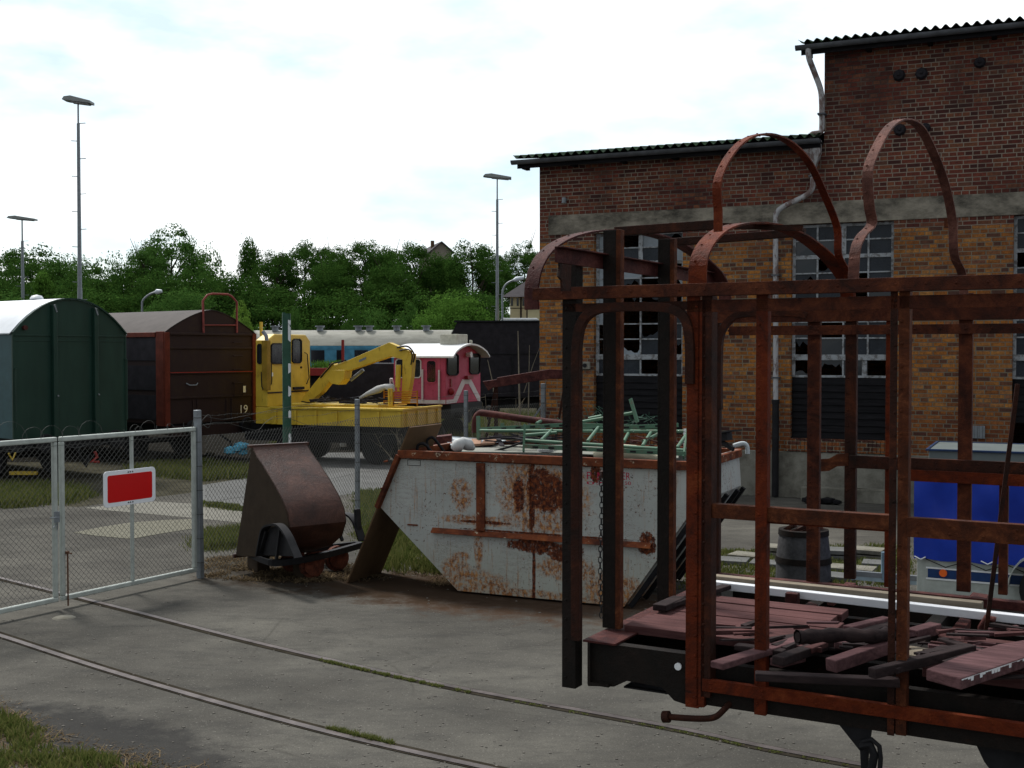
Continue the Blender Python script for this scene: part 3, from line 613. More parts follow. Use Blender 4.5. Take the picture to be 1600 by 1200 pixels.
# pale concrete beam lying against the plinth
c0, c1 = B.y(1251, 767, -.4), B.y(1386, 787, -.4); m = MB(); m.box(0, c1.x-c0.x, 0, .3, 0, .26)
o = m.build('concrete_beam', CONCL, None, bevel=.012); o.matrix_world = B.M @ Matrix.Translation((c0.x, -.4, .004)); props(o, 'long pale concrete beam on the ground against the shed plinth', 'concrete beam')
m = MB(); random.seed(9)
for k in range(14): m.ball((random.uniform(-.3, .3), random.uniform(-.1, .1), random.uniform(.02, .12)), random.uniform(.05, .12), 6, sc=(1.3, 1, .6))
c = B.y(1290, 770, -.7); o = m.build('rubble_heap', DWOOD, None); o.matrix_world = B.M @ Matrix.Translation((c.x, -.75, .0)); props(o, 'small dark heap of rags and rubble in front of the concrete beam', 'rubble heap')
# ---------------------------------------------------------------- rusty open wagon frame, right foreground
ZD = 1.24; W0 = Vector((.398, 6.70, 0)); Wf = Fr(W0, -29.25); WW = 2.20
wag = thing('wagon_frame', 'stripped rusty railway wagon of bare posts and bent roof hoops on its underframe', 'railway wagon', W0, -29.25)
near = lambda a, b: Wf.y(a, b, 0)
farp = lambda a, b: Wf.y(a, b, WW)
zc = near(1200, 456).z; xR = 7.6
print('wagon', near(895, 700).x, near(1090, 700).x, near(1190, 700).x, near(1405, 700).x, zc, farp(1118, 700).x, farp(1270, 700).x, 'bottom', near(895, 1075).z)
def post(px, w, y0, y1, plane, mat, name='post', dep=.05, flange=None, fmat=None, riv=True, z0=None, z1=None, side=1, hole=0):
    c = plane(px, 600); f = WW if plane is farp else 0
    zt = plane(px, y0).z if z1 is None else z1; zb = plane(px, y1).z if z0 is None else z0
    m = MB(); m.box(c.x-w/2, c.x+w/2, f, f+.01, zb, zt)                       # face plate
    m.box(c.x+(w/2-.01 if side > 0 else -w/2), c.x+(w/2 if side > 0 else -w/2+.01), f+.0105, f+dep, zb, zt)   # web going back
    if riv:
        k = int((zt-zb)/.11); off = -w*.22*side
        m.rivets([(c.x+off, f-.0, zb+.06+i*.11) for i in range(k)], (0, -1, 0), .009)
    o = m.build(name, mat, wag, bevel=.0015)
    if flange:
        m = MB(); m.box(c.x+flange[0], c.x+flange[1], f-.022, f-.003, zb, zt); m.build('flange', fmat or RR, o, bevel=.002)
    return o
# near side posts
post(889, .085, 404, 1075, near, RDK, dep=.09)
post(1083, .075, 462, 1106, near, RR, dep=.10, side=-1)
post(1104, .055, 462, 1090, near, RD, dep=.09)
post(1096, .045, 468, 1105, lambda a, b: Wf.y(a, b, -.03) if 0 else near(a, b), RR, riv=False)
post(1190, .062, 460, 1118, near, RR, dep=.06)
post(1396, .034, 450, 1150, near, RD, dep=.07, side=-1); post(1412, .05, 452, 1150, near, RO, dep=.07)
post(1640, .09, 452, 1190, near, RR); post(1900, .09, 452, 1190, near, RR)
# end wall posts between near and far corner
def epost(px, w, y0, y1, xl, m1, m2):
    c = Wf.x(px, 600, xl); zt = Wf.x(px, y0, xl).z; zb = Wf.x(px, y1, xl).z; m = MB()
    m.box(xl-.012, xl, c.y-w/2, c.y+w/2, zb, zt); m.box(xl+.0005, xl+.07, c.y-w/2, c.y-w/2+.012, zb, zt)
    k = int((zt-zb)/.13); m.rivets([(xl-.012, c.y+w*.2, zb+.05+i*.13) for i in range(k)], (-1, 0, 0), .009)
    o = m.build('post', m1, wag, bevel=.0015)
    m = MB(); m.box(xl+.0715, xl+.10, c.y-w/2-.004, c.y-w/2+.05, zb, zt); m.build('flange', m2, o, bevel=.002); return o
epost(956, .20, 362, 975, 0.0, RDK, RO); epost(1037, .15, 375, 938, 0.0, RDK, RO)
# far side posts
post(1117, .07, 470, 903, farp, RD); post(1271, .085, 470, 915, farp, RB); post(1329, .075, 480, 905, farp, RD)
post(1391, .06, 480, 918, farp, RR, riv=False); post(1508, .085, 458, 925, farp, RB, riv=False); post(1570, .055, 732, 930, farp, RB, riv=False)
post(1720, .1, 458, 960, farp, RB, riv=False)
# cant rails, both sides, running past the end wall
m = MB(); xa = near(836, 465).x
zq0, zq1 = near(1300, 437).z, near(1300, 458).z
m.box(xa, xR, -.035, -.028, zq1, zq0); m.box(xa, xR, -.028, .03, zq0-.008, zq0); m.box(xa+.02, xR, -.028, .025, zq1, zq1+.007)
m.rivets([(xa+.05+k*.14, -.035, (zq0+zq1)/2) for k in range(40)], (0, -1, 0), .008)
m.build('cant_rail', RB, wag, bevel=.002)
zt = zq1+.012; m = MB(); m.box(-.02, xR, WW-.02, WW-.01, zt-.10, zt); m.box(-.02, xR, WW-.01, WW+.05, zt-.008, zt); m.box(.10, xR, WW-.03, WW-.021, zt-.19, zt-.125)
m.box(.62, xR, .0, .012, zq1-.085, zq1-.02)
m.rivets([(.1+k*.16, WW-.03, zt-.155) for k in range(36)], (0, -1, 0), .009)
m.build('cant_rail', RB, wag, bevel=.002)
# rounded door heads: near side between corner post and first side post, and behind it the far side one
def doorhead(pts, w, nm, mat):
    m = MB(); m.strip(catmull(pts, 6), (0, 1, 0), w, .05); return m.build(nm, mat, wag, bevel=.003)
doorhead([near(*p) for p in ((901, 1000), (901, 800), (901, 600), (902, 540), (909, 505), (928, 486), (960, 480), (1030, 480), (1060, 487), (1074, 505), (1079, 540), (1079, 600))], .05, 'door_head', RD)
doorhead([farp(*p) for p in ((1123, 640), (1123, 560), (1127, 520), (1145, 497), (1170, 490), (1240, 489), (1262, 494))], .05, 'door_head', RD)
m = MB(); m.box(near(880, 480).x, near(1085, 480).x, .0, .012, near(960, 486).z, near(960, 473).z); m.build('door_lintel', RD, wag)
# side rails
def srail(p0, p1, y, h, t, mat, nm, riv=0, lip=.03):
    a, b = p0, p1; m = MB(); m.box(a.x, b.x, y, y+t, a.z-h, a.z); m.box(a.x, b.x, y+t, y+t+lip, a.z-.008, a.z)
    if riv:
        k = int((b.x-a.x)/riv); m.rivets([(a.x+.05+i*riv, y, a.z-h*.3) for i in range(k)]+[(a.x+.05+i*riv, y, a.z-h*.72) for i in range(k)], (0, -1, 0), .008)
    return m.build(nm, mat, wag, bevel=.002)
mid0, mid1 = near(1100, 787), near(1393, 805)
srail(mid0, mid1, .012, .075, .012, RO, 'side_rail', .0, .05)
m = MB(); m.box(mid0.x+.3, mid1.x, .03, .036, mid0.z-.085, mid0.z-.04); m.build('side_rail', RR, wag)
p0, p1 = near(1418, 808), near(1600, 820); p1.x = xR; srail(p0, p1, -.014, .095, .012, RO, 'side_rail', .15, .04)
lo0 = near(1098, 1060); e = lo0.copy(); e.x = xR; srail(lo0, e, -.012, .065, .008, RR, 'lower_rail', .28, .03)
# far mid rail with kinked left end
pA, pB = farp(1328, 711), farp(1600, 722); pB = pA.copy(); pB.x = xR; srail(pA, pB, WW-.03, .085, .01, RD, 'side_rail', .13)
m = MB(); m.strip([farp(1283, 727), farp(1296, 726), farp(1308, 719), farp(1326, 718)], (0, 0, 1), .085, .012); m.build('side_rail', RO, wag)
pA = farp(1424, 733); pB = pA.copy(); pB.x = xR; srail(pA, pB, WW-.045, .075, .01, RR, 'side_rail')
# slanting rod at the right
m = MB(); a = Wf.y(1590, 600, 1.2); b = Wf.y(1538, 1008, 1.2); m.tube([a, b], .014, 6); m.build('brace_rod', RD, wag)
# roof hoops: flat bars bent in upright planes that cross the wagon
def hoop(pa, pb, pxs, w, t, name, mat, nn=5, close=False, riv=.11):
    d = (pb-pa); d.z = 0; d.normalize(); nrm = Vector((d.y, -d.x, 0))
    if nrm.x > 0: nrm = -nrm
    f = []
    o, _ = Wf._r(0, 0)
    for a, b in pxs:
        dr = Wf.I.to_3x3() @ ray(a, b); k = (pa-o).dot(nrm)/dr.dot(nrm); f.append(o+dr*k)
    pts = catmull(f, nn); m = MB(); m.strip(pts, nrm, w, t)
    if riv:
        acc = 0
        for i in range(1, len(pts)):
            acc += (pts[i]-pts[i-1]).length
            if acc > riv:
                acc = 0; tt = (pts[i]-pts[i-1]).normalized(); bb = tt.cross(nrm).normalized()
                m.rivets([pts[i]+bb*(t/2)+nrm*(w*.2)], bb, .008); m.rivets([pts[i]-bb*(t/2)-nrm*(w*.1)], -bb, .008)
    return m.build(name, mat, wag, bevel=.002)
# end bow, skewed where the overhang is bent
hoop(near(831, 470), farp(1128, 470), [(831, 484), (831, 450), (838, 418), (854, 393), (880, 375), (915, 364), (960, 360), (1010, 365), (1050, 377), (1090, 400), (1118, 425), (1131, 450), (1133, 470)], .10, .012, 'roof_hoop', RM)
hoop(Vector((near(1090, 445).x, 0, 0)), Vector((farp(1322, 445).x, WW, 0)), [(1090, 447), (1092, 408), (1106, 378), (1132, 357), (1170, 349), (1210, 353), (1245, 366), (1275, 386), (1300, 410), (1320, 438), (1326, 470)], .105, .012, 'roof_hoop', RR)
hoop(Vector((near(1108, 445).x, .03, 0)), Vector((farp(1338, 445).x, WW, 0)), [(1122, 362), (1122, 330), (1121, 285), (1138, 246), (1165, 218), (1200, 210), (1235, 224), (1265, 256), (1289, 306), (1308, 356), (1310, 398), (1324, 428), (1330, 470)], .05, .012, 'roof_hoop', RR)
hoop(Vector((near(1332, 445).x, 0, 0)), Vector((farp(1514, 445).x, WW, 0)), [(1333, 447), (1336, 395), (1345, 370), (1362, 350), (1358, 320), (1356, 268), (1371, 228), (1390, 198), (1412, 187), (1436, 198), (1458, 238), (1477, 290), (1488, 345), (1491, 398), (1503, 428), (1507, 475)], .055, .010, 'roof_hoop', RP)
# end wall cross beam and roof stringers
m = MB(); a = Wf.x(868, 398, -.02); b = Wf.x(1130, 438, -.02); a.z = b.z = (a.z+b.z)/2
m.beam(a, b, .012, .085); m.beam(a+Vector((.02, 0, .04)), b+Vector((.02, 0, .04)), .05, .008)
m.rivets([a.lerp(b, (k+.5)/16)-Vector((.006, 0, 0)) for k in range(16)], (-1, 0, 0), .01); m.build('end_beam', RM, wag, bevel=.002)
m = MB(); c = Wf.x(877, 425, -.03); m.prism([Wf.x(*p, -.03) for p in ((872, 392), (895, 394), (890, 412), (889, 455), (876, 455), (875, 438), (870, 432), (872, 420))], (.012, 0, 0)); m.build('gusset', RD, wag)
def mid(a, b, y): return Wf.y(a, b, y)
m = MB(); m.beam(mid(962, 362, WW*.36), mid(1120, 351, WW*.36), .05, .055); m.beam(mid(1045, 379, WW*.68), mid(1258, 363, WW*.68), .05, .05); m.build('roof_stringer', RD, wag, bevel=.003)
m = MB(); m.beam(mid(1110, 352, WW*.36), mid(1255, 357, WW*.4), .04, .03); m.build('roof_stringer', RD, wag)
m = MB(); c = near(1492, 352)
c = Wf.y(1489, 348, WW*.86); m.box(c.x-.05, c.x+.03, c.y-.02, c.y+.02, c.z-.03, c.z+.03); m.build('bracket', RO, wag)
# ---- underframe
# headstock: top plate across the end, channel below
m = MB(); m.box(0, .20, .0, WW, ZD-.012, ZD); m.build('end_plate', RM, wag, bevel=.002)
m = MB(); m.box(.03, .045, .0, WW, ZD-.25, ZD-.0125); m.box(.045, .16, 0, WW, ZD-.25, ZD-.235); m.build('headstock', RDK, wag)
so = [(915, 1008), (1094, 1030), (1094, 1108), (1077, 1106), (1050, 1097), (1031, 1076), (976, 1066), (956, 1075), (915, 1074)]
m = MB(); pts = [near(*p) for p in so]
for p in pts[:2]: p.z = ZD-.0135
m.prism([p+Vector((0, .03, 0)) for p in pts], (0, .012, 0)); m.box(pts[0].x, pts[1].x, .043, .10, ZD-.021, ZD-.0135); sole = m.build('sole_bar', RDK, wag)
c = near(1057, 1043); m = MB(); m.cyl((c.x, .03, c.z), (c.x, .018, c.z), .020, 12); m.build('hole_view_disc', WHITE, sole)  # white disc added for bright ground seen through a hole
c = near(920, 1030); m = MB(); m.box(c.x-.004, c.x+.004, .027, .0295, c.z-.035, c.z+.035); m.build('paint_mark', WHITE, sole)
lowe = [(1094, 1062), (1600, 1132)]
sb = [near(*p) for p in ((1094, 1108), (1132, 1108), (1200, 1120), (1305, 1135), (1520, 1167))]
m = MB(); z1 = near(1100, 1072).z
lowp = [near(1094, 1107), near(1200, 1120)]; zlo = near(1305, 1135).z
m.box(near(1094, 1100).x, xR, .03, .045, zlo, z1); m.box(near(1094, 1100).x, xR, .046, .1, zlo, zlo+.012); m.build('sole_bar', RDK, wag)
m = MB(); g = [near(*p) for p in ((1305, 1134), (1358, 1141), (1353, 1176), (1350, 1215), (1342, 1215), (1340, 1178))]
m.prism([p+Vector((0, .05, 0)) for p in g], (0, .03, 0)); m.build('brake_hanger', BLK, wag)
m = MB(); pts = [Vector(near(1342+16*math.cos(t)+8, 1182+26*math.sin(t)))+Vector((0, .02, 0)) for t in [math.pi*(k/10-1) for k in range(14)]]
m.tube([near(1345, 1160)]+[near(*p) for p in ((1362, 1155), (1374, 1166), (1376, 1185), (1374, 1215))], .012, 8)
m.tube([near(*p) for p in ((1344, 1166), (1360, 1164), (1366, 1180), (1362, 1200), (1352, 1215))], .022, 8); m.build('brake_coupling', BLK, wag, smooth=50)
g = [near(*p) for p in ((1517, 1166), (1720, 1185), (1700, 1290), (1600, 1290), (1533, 1200))]
m = MB(); m.prism([p+Vector((0, .10, 0)) for p in g], (0, .03, 0)); m.build('axle_guard', BLK, wag)
m = MB(); ax = near(1620, 1150).x+.15                                            # wheelsets
for xx in (ax, xR-1.6):
    for yy in (.36, 1.80): m.cyl((xx, yy, .47), (xx, yy+.13, .47), .45, 32); m.cyl((xx, yy-.03*(1 if yy < 1 else -1), .47), (xx, yy, .47), .12, 16)
    m.cyl((xx, .3, .47), (xx, 2.0, .47), .07, 12)
m.build('wheelset', BLK, wag, smooth=40)
# inner beams, cross members and a dark pan added to block bright ground below
m = MB()
for yy in (.55, 1.05, 1.60): m.box(.17, xR, yy, yy+.07, ZD-.26, ZD-.07)
m.box(.17, xR, WW-.12, WW-.05, ZD-.26, ZD-.03); m.box(.17, xR, .10, .16, ZD-.22, ZD-.06)
for k in range(9): m.box(.75+k*.8, .84+k*.8, .161, WW-.121, ZD-.20, ZD-.065)
m.build('frame_beam', RDK, wag)
m = MB(); m.box(.20, xR, .12, WW-.1, ZD-.275, ZD-.265); m.build('added_dark_pan', BLK, wag)
m = MB(); zb = farp(1300, 912).z
m.box(.02, xR, WW-.04, WW+.03, zb-.06, zb); m.build('side_sill', RM, wag, bevel=.003)
# cross straps at the deck
for (a, b) in (((1225, 966), (1262, 937)), ((1312, 905), (1285, 930))): pass
m = MB()
def zp(px, py, z=ZD): return Wf.z(px, py, z)
def plank(pts, t, mat, name, label=None, cat='timber', z=ZD, par=None, grp=None):
    mm = MB(); pp = [zp(a, b, z+t) for a, b in pts]; mm.prism([Vector((p.x, p.y, z)) for p in pp], (0, 0, t))
    o = mm.build(name, mat, par, bevel=.004)
    return o
for pts in (((1224, 970), (1264, 940), (1278, 944), (1243, 973)), ((1292, 934), (1322, 909), (1338, 911), (1302, 936)), ((1470, 1002), (1500, 965), (1517, 968), (1492, 1006)), ((1495, 950), (1520, 925), (1545, 929), (1527, 955))):
    mm = MB(); pp = [zp(a, b, ZD-.02) for a, b in pts]; mm.prism([Vector((p.x, p.y, ZD-.07)) for p in pp], (0, 0, .05)); mm.build('cross_member', RM, wag, bevel=.003)
# deck boards, left field and right field
def deckfield(x0, x1, y0, y1, n, seed):
    random.seed(seed); hh = (y1-y0)/n
    for k in range(n):
        ja, jb = random.uniform(-.03, .03), random.uniform(-.05, .05); dz = random.uniform(-.006, .006)
        m = MB(); m.box(x0+ja, x1+jb, y0+k*hh+.004, y0+(k+1)*hh-.004, ZD-.018+dz, ZD+.03+dz); m.build('deck_board', DECK, wag, bevel=.004)
pA = zp(980, 978, ZD+.03); pB = zp(1230, 1010, ZD+.03); pC = zp(1325, 972, ZD+.03); pD = zp(1095, 925, ZD+.03)
print('deck', pA, pB, pC, pD, zp(1455, 1052), zp(1600, 1080), zp(1600, 1035), 'far sill z', zb)
deckfield(pA.x, pC.x-.05, pA.y, 1.38, 6, 1)
deckfield(zp(1440, 1040).x, xR, .22, 1.02, 6, 2)
# ---------------------------------------------------------------- gate and chain link fence
def linkmesh(mb, x0, x1, z0, z1, y=0, s=.066, r=.0013):
    def seg(a, b): 
        mb.beam((a[0], a[2], a[1]), (b[0], b[2], b[1]), 2*r, 2*r, (0, 1, 0))
    d = s*1.05; H = z1-z0; c = x0-H
    while c < x1:
        for sgn in (1, -1):
            if sgn > 0: a, b = (c, z0), (c+H, z1)
            else: a, b = (c, z1), (c+H, z0)
            t0 = max(0, (x0-c)/H); t1 = min(1, (x1-c)/H)
            if t1 > t0+.001:
                p = [a[0]+(b[0]-a[0])*t0, a[1]+(b[1]-a[1])*t0]; q_ = [a[0]+(b[0]-a[0])*t1, a[1]+(b[1]-a[1])*t1]
                seg((*p, y+r*sgn), (*q_, y+r*sgn))
        c += d
GM = G(93, 952); GH = G(309, 904); GM.z = 0; GH.z = 0; gl = (GH-GM).length; ga = math.degrees(math.atan2(GH.y-GM.y, GH.x-GM.x)); Fg = Fr(GM, ga)
print('gate', gl, ga)
zb_, zt_ = .09, Fg.y(190, 674).z-.01; pl = .055
def leaf(x0, x1, label):
    o = thing('gate_leaf', label, 'gate', Fg.M @ Vector((x0, 0, 0)), ga, 'leaves of the yard gate'); L_ = x1-x0
    m = MB(); m.box(0, L_, -.0275, .0275, zt_-.055, zt_); m.box(0, L_, -.0275, .0275, zb_, zb_+.055); m.box(0, .05, -.0275, .0275, zb_+.055, zt_-.055); m.box(L_-.05, L_, -.0275, .0275, zb_+.055, zt_-.055)
    m.build('frame', GATEP, o, bevel=.012)
    m = MB(); m.box(L_/2-.018, L_/2+.018, -.018, .018, zb_+.055, zt_-.055); m.build('middle_bar', GATEP, o, bevel=.006)
    m = MB(); linkmesh(m, .05, L_-.05, zb_+.055, zt_-.055, .022); mm = m.build('chain_link', WIRE, o)
    m = MB(); m.tube([(.05, .022, zt_-.10), (L_-.05, .022, zt_-.10)], .002, 4); m.tube([(.05, .022, zb_+.10), (L_-.05, .022, zb_+.10)], .002, 4)
    m.build('tension_wire', WIRE, o)
    return o
lf1 = leaf(.02, gl-.03, 'white framed chain link gate leaf carrying the red sign'); lf2 = leaf(-gl+.02, -.025, 'white framed chain link gate leaf without a sign cut by the left edge')
m = MB(); m.box(-.06, .0, -.06, -.03, .98, 1.10); m.tube([(-.05, -.06, 1.04), (-.05, -.10, 1.04), (-.16, -.10, 1.05)], .008, 6); m.tube([(-.02, -.045, .9), (-.02, -.045, .97), (-.09, -.06, .93)], .007, 6); 
lk = m.build('latch', GALV, lf2, bevel=.003); lk.location.x = gl-.05
m = MB(); m.tube([(.06, -.045, .03), (.06, -.045, .62), (.06, -.11, .62)], .009, 8); m.box(.04, .08, -.05, -.028, .61, .64); m.build('drop_bolt', plain('rusty bolt', (.10, .05, .03), .8), lf1)
m = MB(); m.cyl((0, 0, 0), (0, 0, .012), .12, 18, r2=.10); o = m.build('gate_stop', CONCL); o.location = G(100, 966)+Vector((0, 0, .004)); props(o, 'small round concrete stop under the meeting gate leaves', 'gate stop')
# sign
sp = [Fg.y(*p, -.06) for p in ((162, 740), (243, 727), (245, 782), (164, 795))]
cx = sum(p.x for p in sp)/4; cz = sum(p.z for p in sp)/4; sw = abs(sp[1].x-sp[0].x+sp[2].x-sp[3].x)/2; sh = abs(sp[0].z-sp[3].z+sp[1].z-sp[2].z)/2
def rrect(w, h, r, n=5):
    out = []
    for cx_, cy_, a0 in ((w/2-r, h/2-r, 0), (-w/2+r, h/2-r, 90), (-w/2+r, -h/2+r, 180), (w/2-r, -h/2+r, 270)):
        for k in range(n+1): t = R(a0+90*k/n); out.append((cx_+r*math.cos(t), cy_+r*math.sin(t)))
    return out
sg = thing('gate_sign', 'blank red plate with rounded white border fixed to the gate', 'sign', Fg.M @ Vector((cx, -.05, cz)), ga)
m = MB(); m.prism([(a, 0, b) for a, b in rrect(sw, sh, .05)], (0, .012, 0)); m.build('border', SIGNW, sg, bevel=.003)
m = MB(); m.prism([(a, -.002, b) for a, b in rrect(sw*.86, sh*.76, .025)], (0, .0015, 0)); m.build('face', SIGNR, sg)
m = MB()
for zz in (sh*.43, -sh*.43):
    for dx in (-.03, .0, .035): m.cyl((dx, 0, zz), (dx, -.006, zz), .008, 8)
m.build('bolt', BLK, sg)
# posts
def fpost(px, D, zt, label, w=.07, lean=0, deg=-20):
    X = (px-800)/FPX*D; o = thing('fence_post', label, 'fence post', (X, D, 0), deg, 'grey fence posts')
    m = MB(); m.beam((0, 0, -.05), (lean, 0, zt), w, w, (0, 1, 0)); m.build('post', GALV, o, bevel=.006)
    m = MB(); 
    for k in range(7): z = .2+k*(zt-.3)/6; m.box(-w/2-.004+lean*z/zt, w/2+.004+lean*z/zt, -w/2-.004, w/2+.004, z, z+.008)
    m.build('wire_tie', WIRE, o); return o, Vector((X, D, 0))
_o, pA_ = fpost(311, GH.y+.02, 2.13, 'tall grey steel fence post the sign side gate leaf hangs from', .072, -.035, ga); _o['group'] = 'grey fence posts'
_o, pB_ = fpost(558, 19, 2.11, 'grey fence post behind the rusty tipping bucket in front of the yellow crane', .065)
_o, pC_ = fpost(728, 23, 2.12, 'grey fence post in front of the red locomotive end', .07)
_o, pD_ = fpost(849, 25.1, 2.2, 'grey braced fence post at the brick corner', .09)
m = MB(); m.beam((-.85, .02, .62), (-.02, .02, 1.75), .035, .035); m.build('brace', GALV, _o)
GZ = Fg.M @ Vector((-gl-.03, 0, 0)); o = thing('fence_post', 'grey gate post at the hinge side of the second leaf', 'fence post', GZ, ga, 'grey fence posts'); m = MB(); m.box(-.0425, .0425, -.04, .04, 0, 2.13); m.build('post', GALV, o)
random.seed(3)
for a, b, lb in ((pA_, pB_, 'chain link fence between the gate post and the post by the crane'), (pB_, pC_, 'chain link fence in front of the yellow crane wagon'), (pC_, pD_, 'chain link fence running up to the brick corner')):
    d = b-a; ln = d.length; an = math.degrees(math.atan2(d.y, d.x)); o = thing('chain_link_fence', lb, 'fence', a, an)
    m = MB(); linkmesh(m, .04, ln-.04, .03, 1.80, -.05, .075, .0015); m.build('chain_link', WIRE, o)
    m = MB()
    for z in (.1, .95, 1.80, 1.95, 2.06):
        pts = [(x, -.05, z-.03*math.sin(math.pi*x/ln)+random.uniform(-.012, .012)) for x in [ln*k/14 for k in range(15)]]; m.tube(pts, .0022, 4)
        if z > 1.85:
            for k in range(int(ln/.14)): x = .07+k*.14; m.tube([(x-.01, -.05, z-.03*math.sin(math.pi*x/ln)-.015), (x+.01, -.05, z-.03*math.sin(math.pi*x/ln)+.015)], .0014, 3)
    m.build('strand_wire', WIRE, o)
# barbed wire loops on the gate
random.seed(8); o = thing('barbed_wire', 'loose loops of thin barbed wire along the top of the gate', 'barbed wire', Fg.M @ Vector((0, 0, zt_)), ga); m = MB()
x = -2.2
while x < gl-.05:
    r = random.uniform(.05, .17) if x < .3 else random.uniform(.04, .11); tl = random.uniform(-.3, .3)
    pts = [(x+r*1.3*(1-math.cos(t)), -.02+tl*.1*math.sin(t), r*math.sin(t)*(1.2 if x < .3 else 1.3)) for t in [math.pi*k/10*random.uniform(.9, 1.1) for k in range(11)]]
    if random.random() < .55: m.tube(pts, .0022, 4)
    if random.random() < .5: m.tube([(x, -.02, -.02), (x+random.uniform(-.02, .02), -.02, r*.8)], .003, 4)
    x += r*random.uniform(1.2, 2.6)
m.tube([(-2.2+k*.15, -.045+random.uniform(-.01, .01), -.09+random.uniform(-.05, .02)) for k in range(int((gl+2)/.15))], .0026, 4)
m.build('wire_loop', WIRE, o)
o = thing('barbed_wire', 'slack barbed wire strand between the tall gate post and the green pole', 'barbed wire', pA_+Vector((0, 0, 1.9)), 60); m = MB()
Q = Fr(pA_+Vector((0, 0, 1.9)), 60); e = P(540, 640, 19)
a_ = [Q.I @ P(*p) for p in ((313, 648, 15.1), (345, 655, 15.6), (370, 652, 16), (400, 646, 16.5), (430, 640, 17), (480, 632, 17.8), (557, 627, 19))]; m.tube(catmull(a_, 5), .003, 4)
a_ = [Q.I @ P(*p) for p in ((313, 665, 15.1), (350, 660, 15.6), (400, 672, 16.3), (415, 660, 16.5), (440, 650, 17), (500, 668, 18), (557, 650, 19))]; m.tube(catmull(a_, 5), .0028, 4)
a_ = [Q.I @ P(*p) for p in ((313, 660, 15.1), (325, 648, 15.2), (330, 655, 15.2), (326, 668, 15.2), (318, 664, 15.2))]; m.tube(catmull(a_, 5), .0026, 4)
m.build('strand', WIRE, o)
# green pole with white marks
X = (448-800)/FPX*22; o = thing('green_pole', 'round dark green steel pole with white marks behind the tipping bucket', 'pole', (X, 22, 0), 15)
zt = P(448, 490, 22).z; m = MB(); m.cyl((0, 0, 0), (0, 0, zt), .08, 16); m.beam((-.05, -.02, 2), (-.05, -.02, zt+.02), .05, .08, (0, 1, 0)); pl_ = m.build('pole', GRPP, o, smooth=40)
m = MB(); random.seed(2)
for yy, h in ((520, 28), (575, 16), (612, 18), (648, 14), (685, 16), (504, 8)):
    z = P(452, yy, 22).z; hh = h*22/FPX
    pts = [(.0805*math.cos(R(t)), .0805*math.sin(R(t)), z+sg_*hh*.5*random.uniform(.6, 1.1)) for sg_ in (1,) for t in (-75, -60, -45, -30)]+[(.0805*math.cos(R(t)), .0805*math.sin(R(t)), z-hh*.5*random.uniform(.6, 1.1)) for t in (-30, -45, -60, -75)]
    for k in range(3): m.add([Vector(pts[k])*1, pts[k+1], pts[6-k], pts[7-k]], [(0, 1, 2, 3)])
mk = m.build('paint_mark', WHITE, o); mk.scale = (1.02, 1.02, 1)
# ---------------------------------------------------------------- white rusty skip
S0 = G(715, 927); S1 = G(975, 952); S0.z = 0; sa = math.degrees(math.atan2(S1.y-S0.y, S1.x-S0.x)); S = Fr(S0, sa)
skp = thing('skip', 'large white skip with rust patches and red stencilled letters full of scrap', 'skip', S0, sa)
prof = [S.y(*p) for p in ((628, 704), (592, 790), (715, 927), (975, 952), (1090, 786), (1086, 720))]
zr = (prof[0].z+prof[5].z)/2; prof[0].z = prof[5].z = zr; prof[2].z = prof[3].z = .03; SW = 1.88
print('skip', sa, [tuple(round(c, 2) for c in p) for p in prof], zr)
m = MB(); t = .012
m.prism(prof, (0, t, 0)); m.prism([p+Vector((0, SW, 0)) for p in prof], (0, -t, 0))
for i in (0, 1, 2, 3, 4):
    a, b = prof[i], prof[i+1]; d = (b-a).normalized(); nn = Vector((-d.z, 0, d.x))*.01
    if i in (0, 1, 2, 3, 4): m.prism([a+Vector((0, t, 0)), b+Vector((0, t, 0)), b+Vector((0, t, 0))+nn, a+Vector((0, t, 0))+nn], (0, SW-2*t, 0))
m.build('body', SKIP, skp, bevel=.002)
m = MB(); rh = .095
m.box(prof[0].x-.03, prof[5].x+.03, -.055, .03, zr-rh, zr); m.box(prof[0].x-.03, prof[5].x+.03, SW-.03, SW+.05, zr-rh, zr)
m.box(prof[5].x-.03, prof[5].x+.05, .0305, SW-.0305, zr-rh+.002, zr-.002); m.box(prof[0].x-.05, prof[0].x+.03, .0305, SW-.0305, zr-rh+.002, zr-.002)
d = prof[1]-prof[0]; m.beam(prof[0]+Vector((-.02, -.03, -.06)), prof[1]+Vector((.0, -.03, -.02)), .055, .09, (0, 1, 0))
m.beam(prof[0]+Vector((-.02, SW+.02, -.06)), prof[1]+Vector((.0, SW+.02, -.02)), .055, .09, (0, 1, 0))
m.build('rim', RIM, skp, bevel=.006)
def rib(a, b, w, pr, nm='rib', mat=RIM, y=0): 
    m = MB(); m.beam(a+Vector((0, -pr/2-.0, 0)), b+Vector((0, -pr/2, 0)), pr, w, (0, 1, 0)) if 0 else None
    return m
def vrib(px, y0, y1, w, pr, mat=RIM):
    a, b = S.y(px, y0), S.y(px, y1); m = MB(); m.box(a.x-w/2, a.x+w/2, -pr, -.001, b.z, a.z-.01 if a.z < zr-rh else zr-rh-.001); m.build('rib', mat, skp, bevel=.003)
vrib(752, 722, 829, .11, .03); vrib(826, 724, 832, .035, .016, SKIP); vrib(880, 850, 936, .025, .012, SKIP)
a, b = S.y(676, 824), S.y(1018, 856); b.z = a.z
m = MB(); m.box(a.x, b.x, -.05, -.002, a.z-.06, a.z-.05); m.add([(a.x, -.002, a.z), (b.x, -.002, a.z), (b.x, -.06, a.z-.055), (a.x, -.06, a.z-.055)], [(0, 1, 2, 3)]); m.build('rib', RIM, skp)
m = MB()
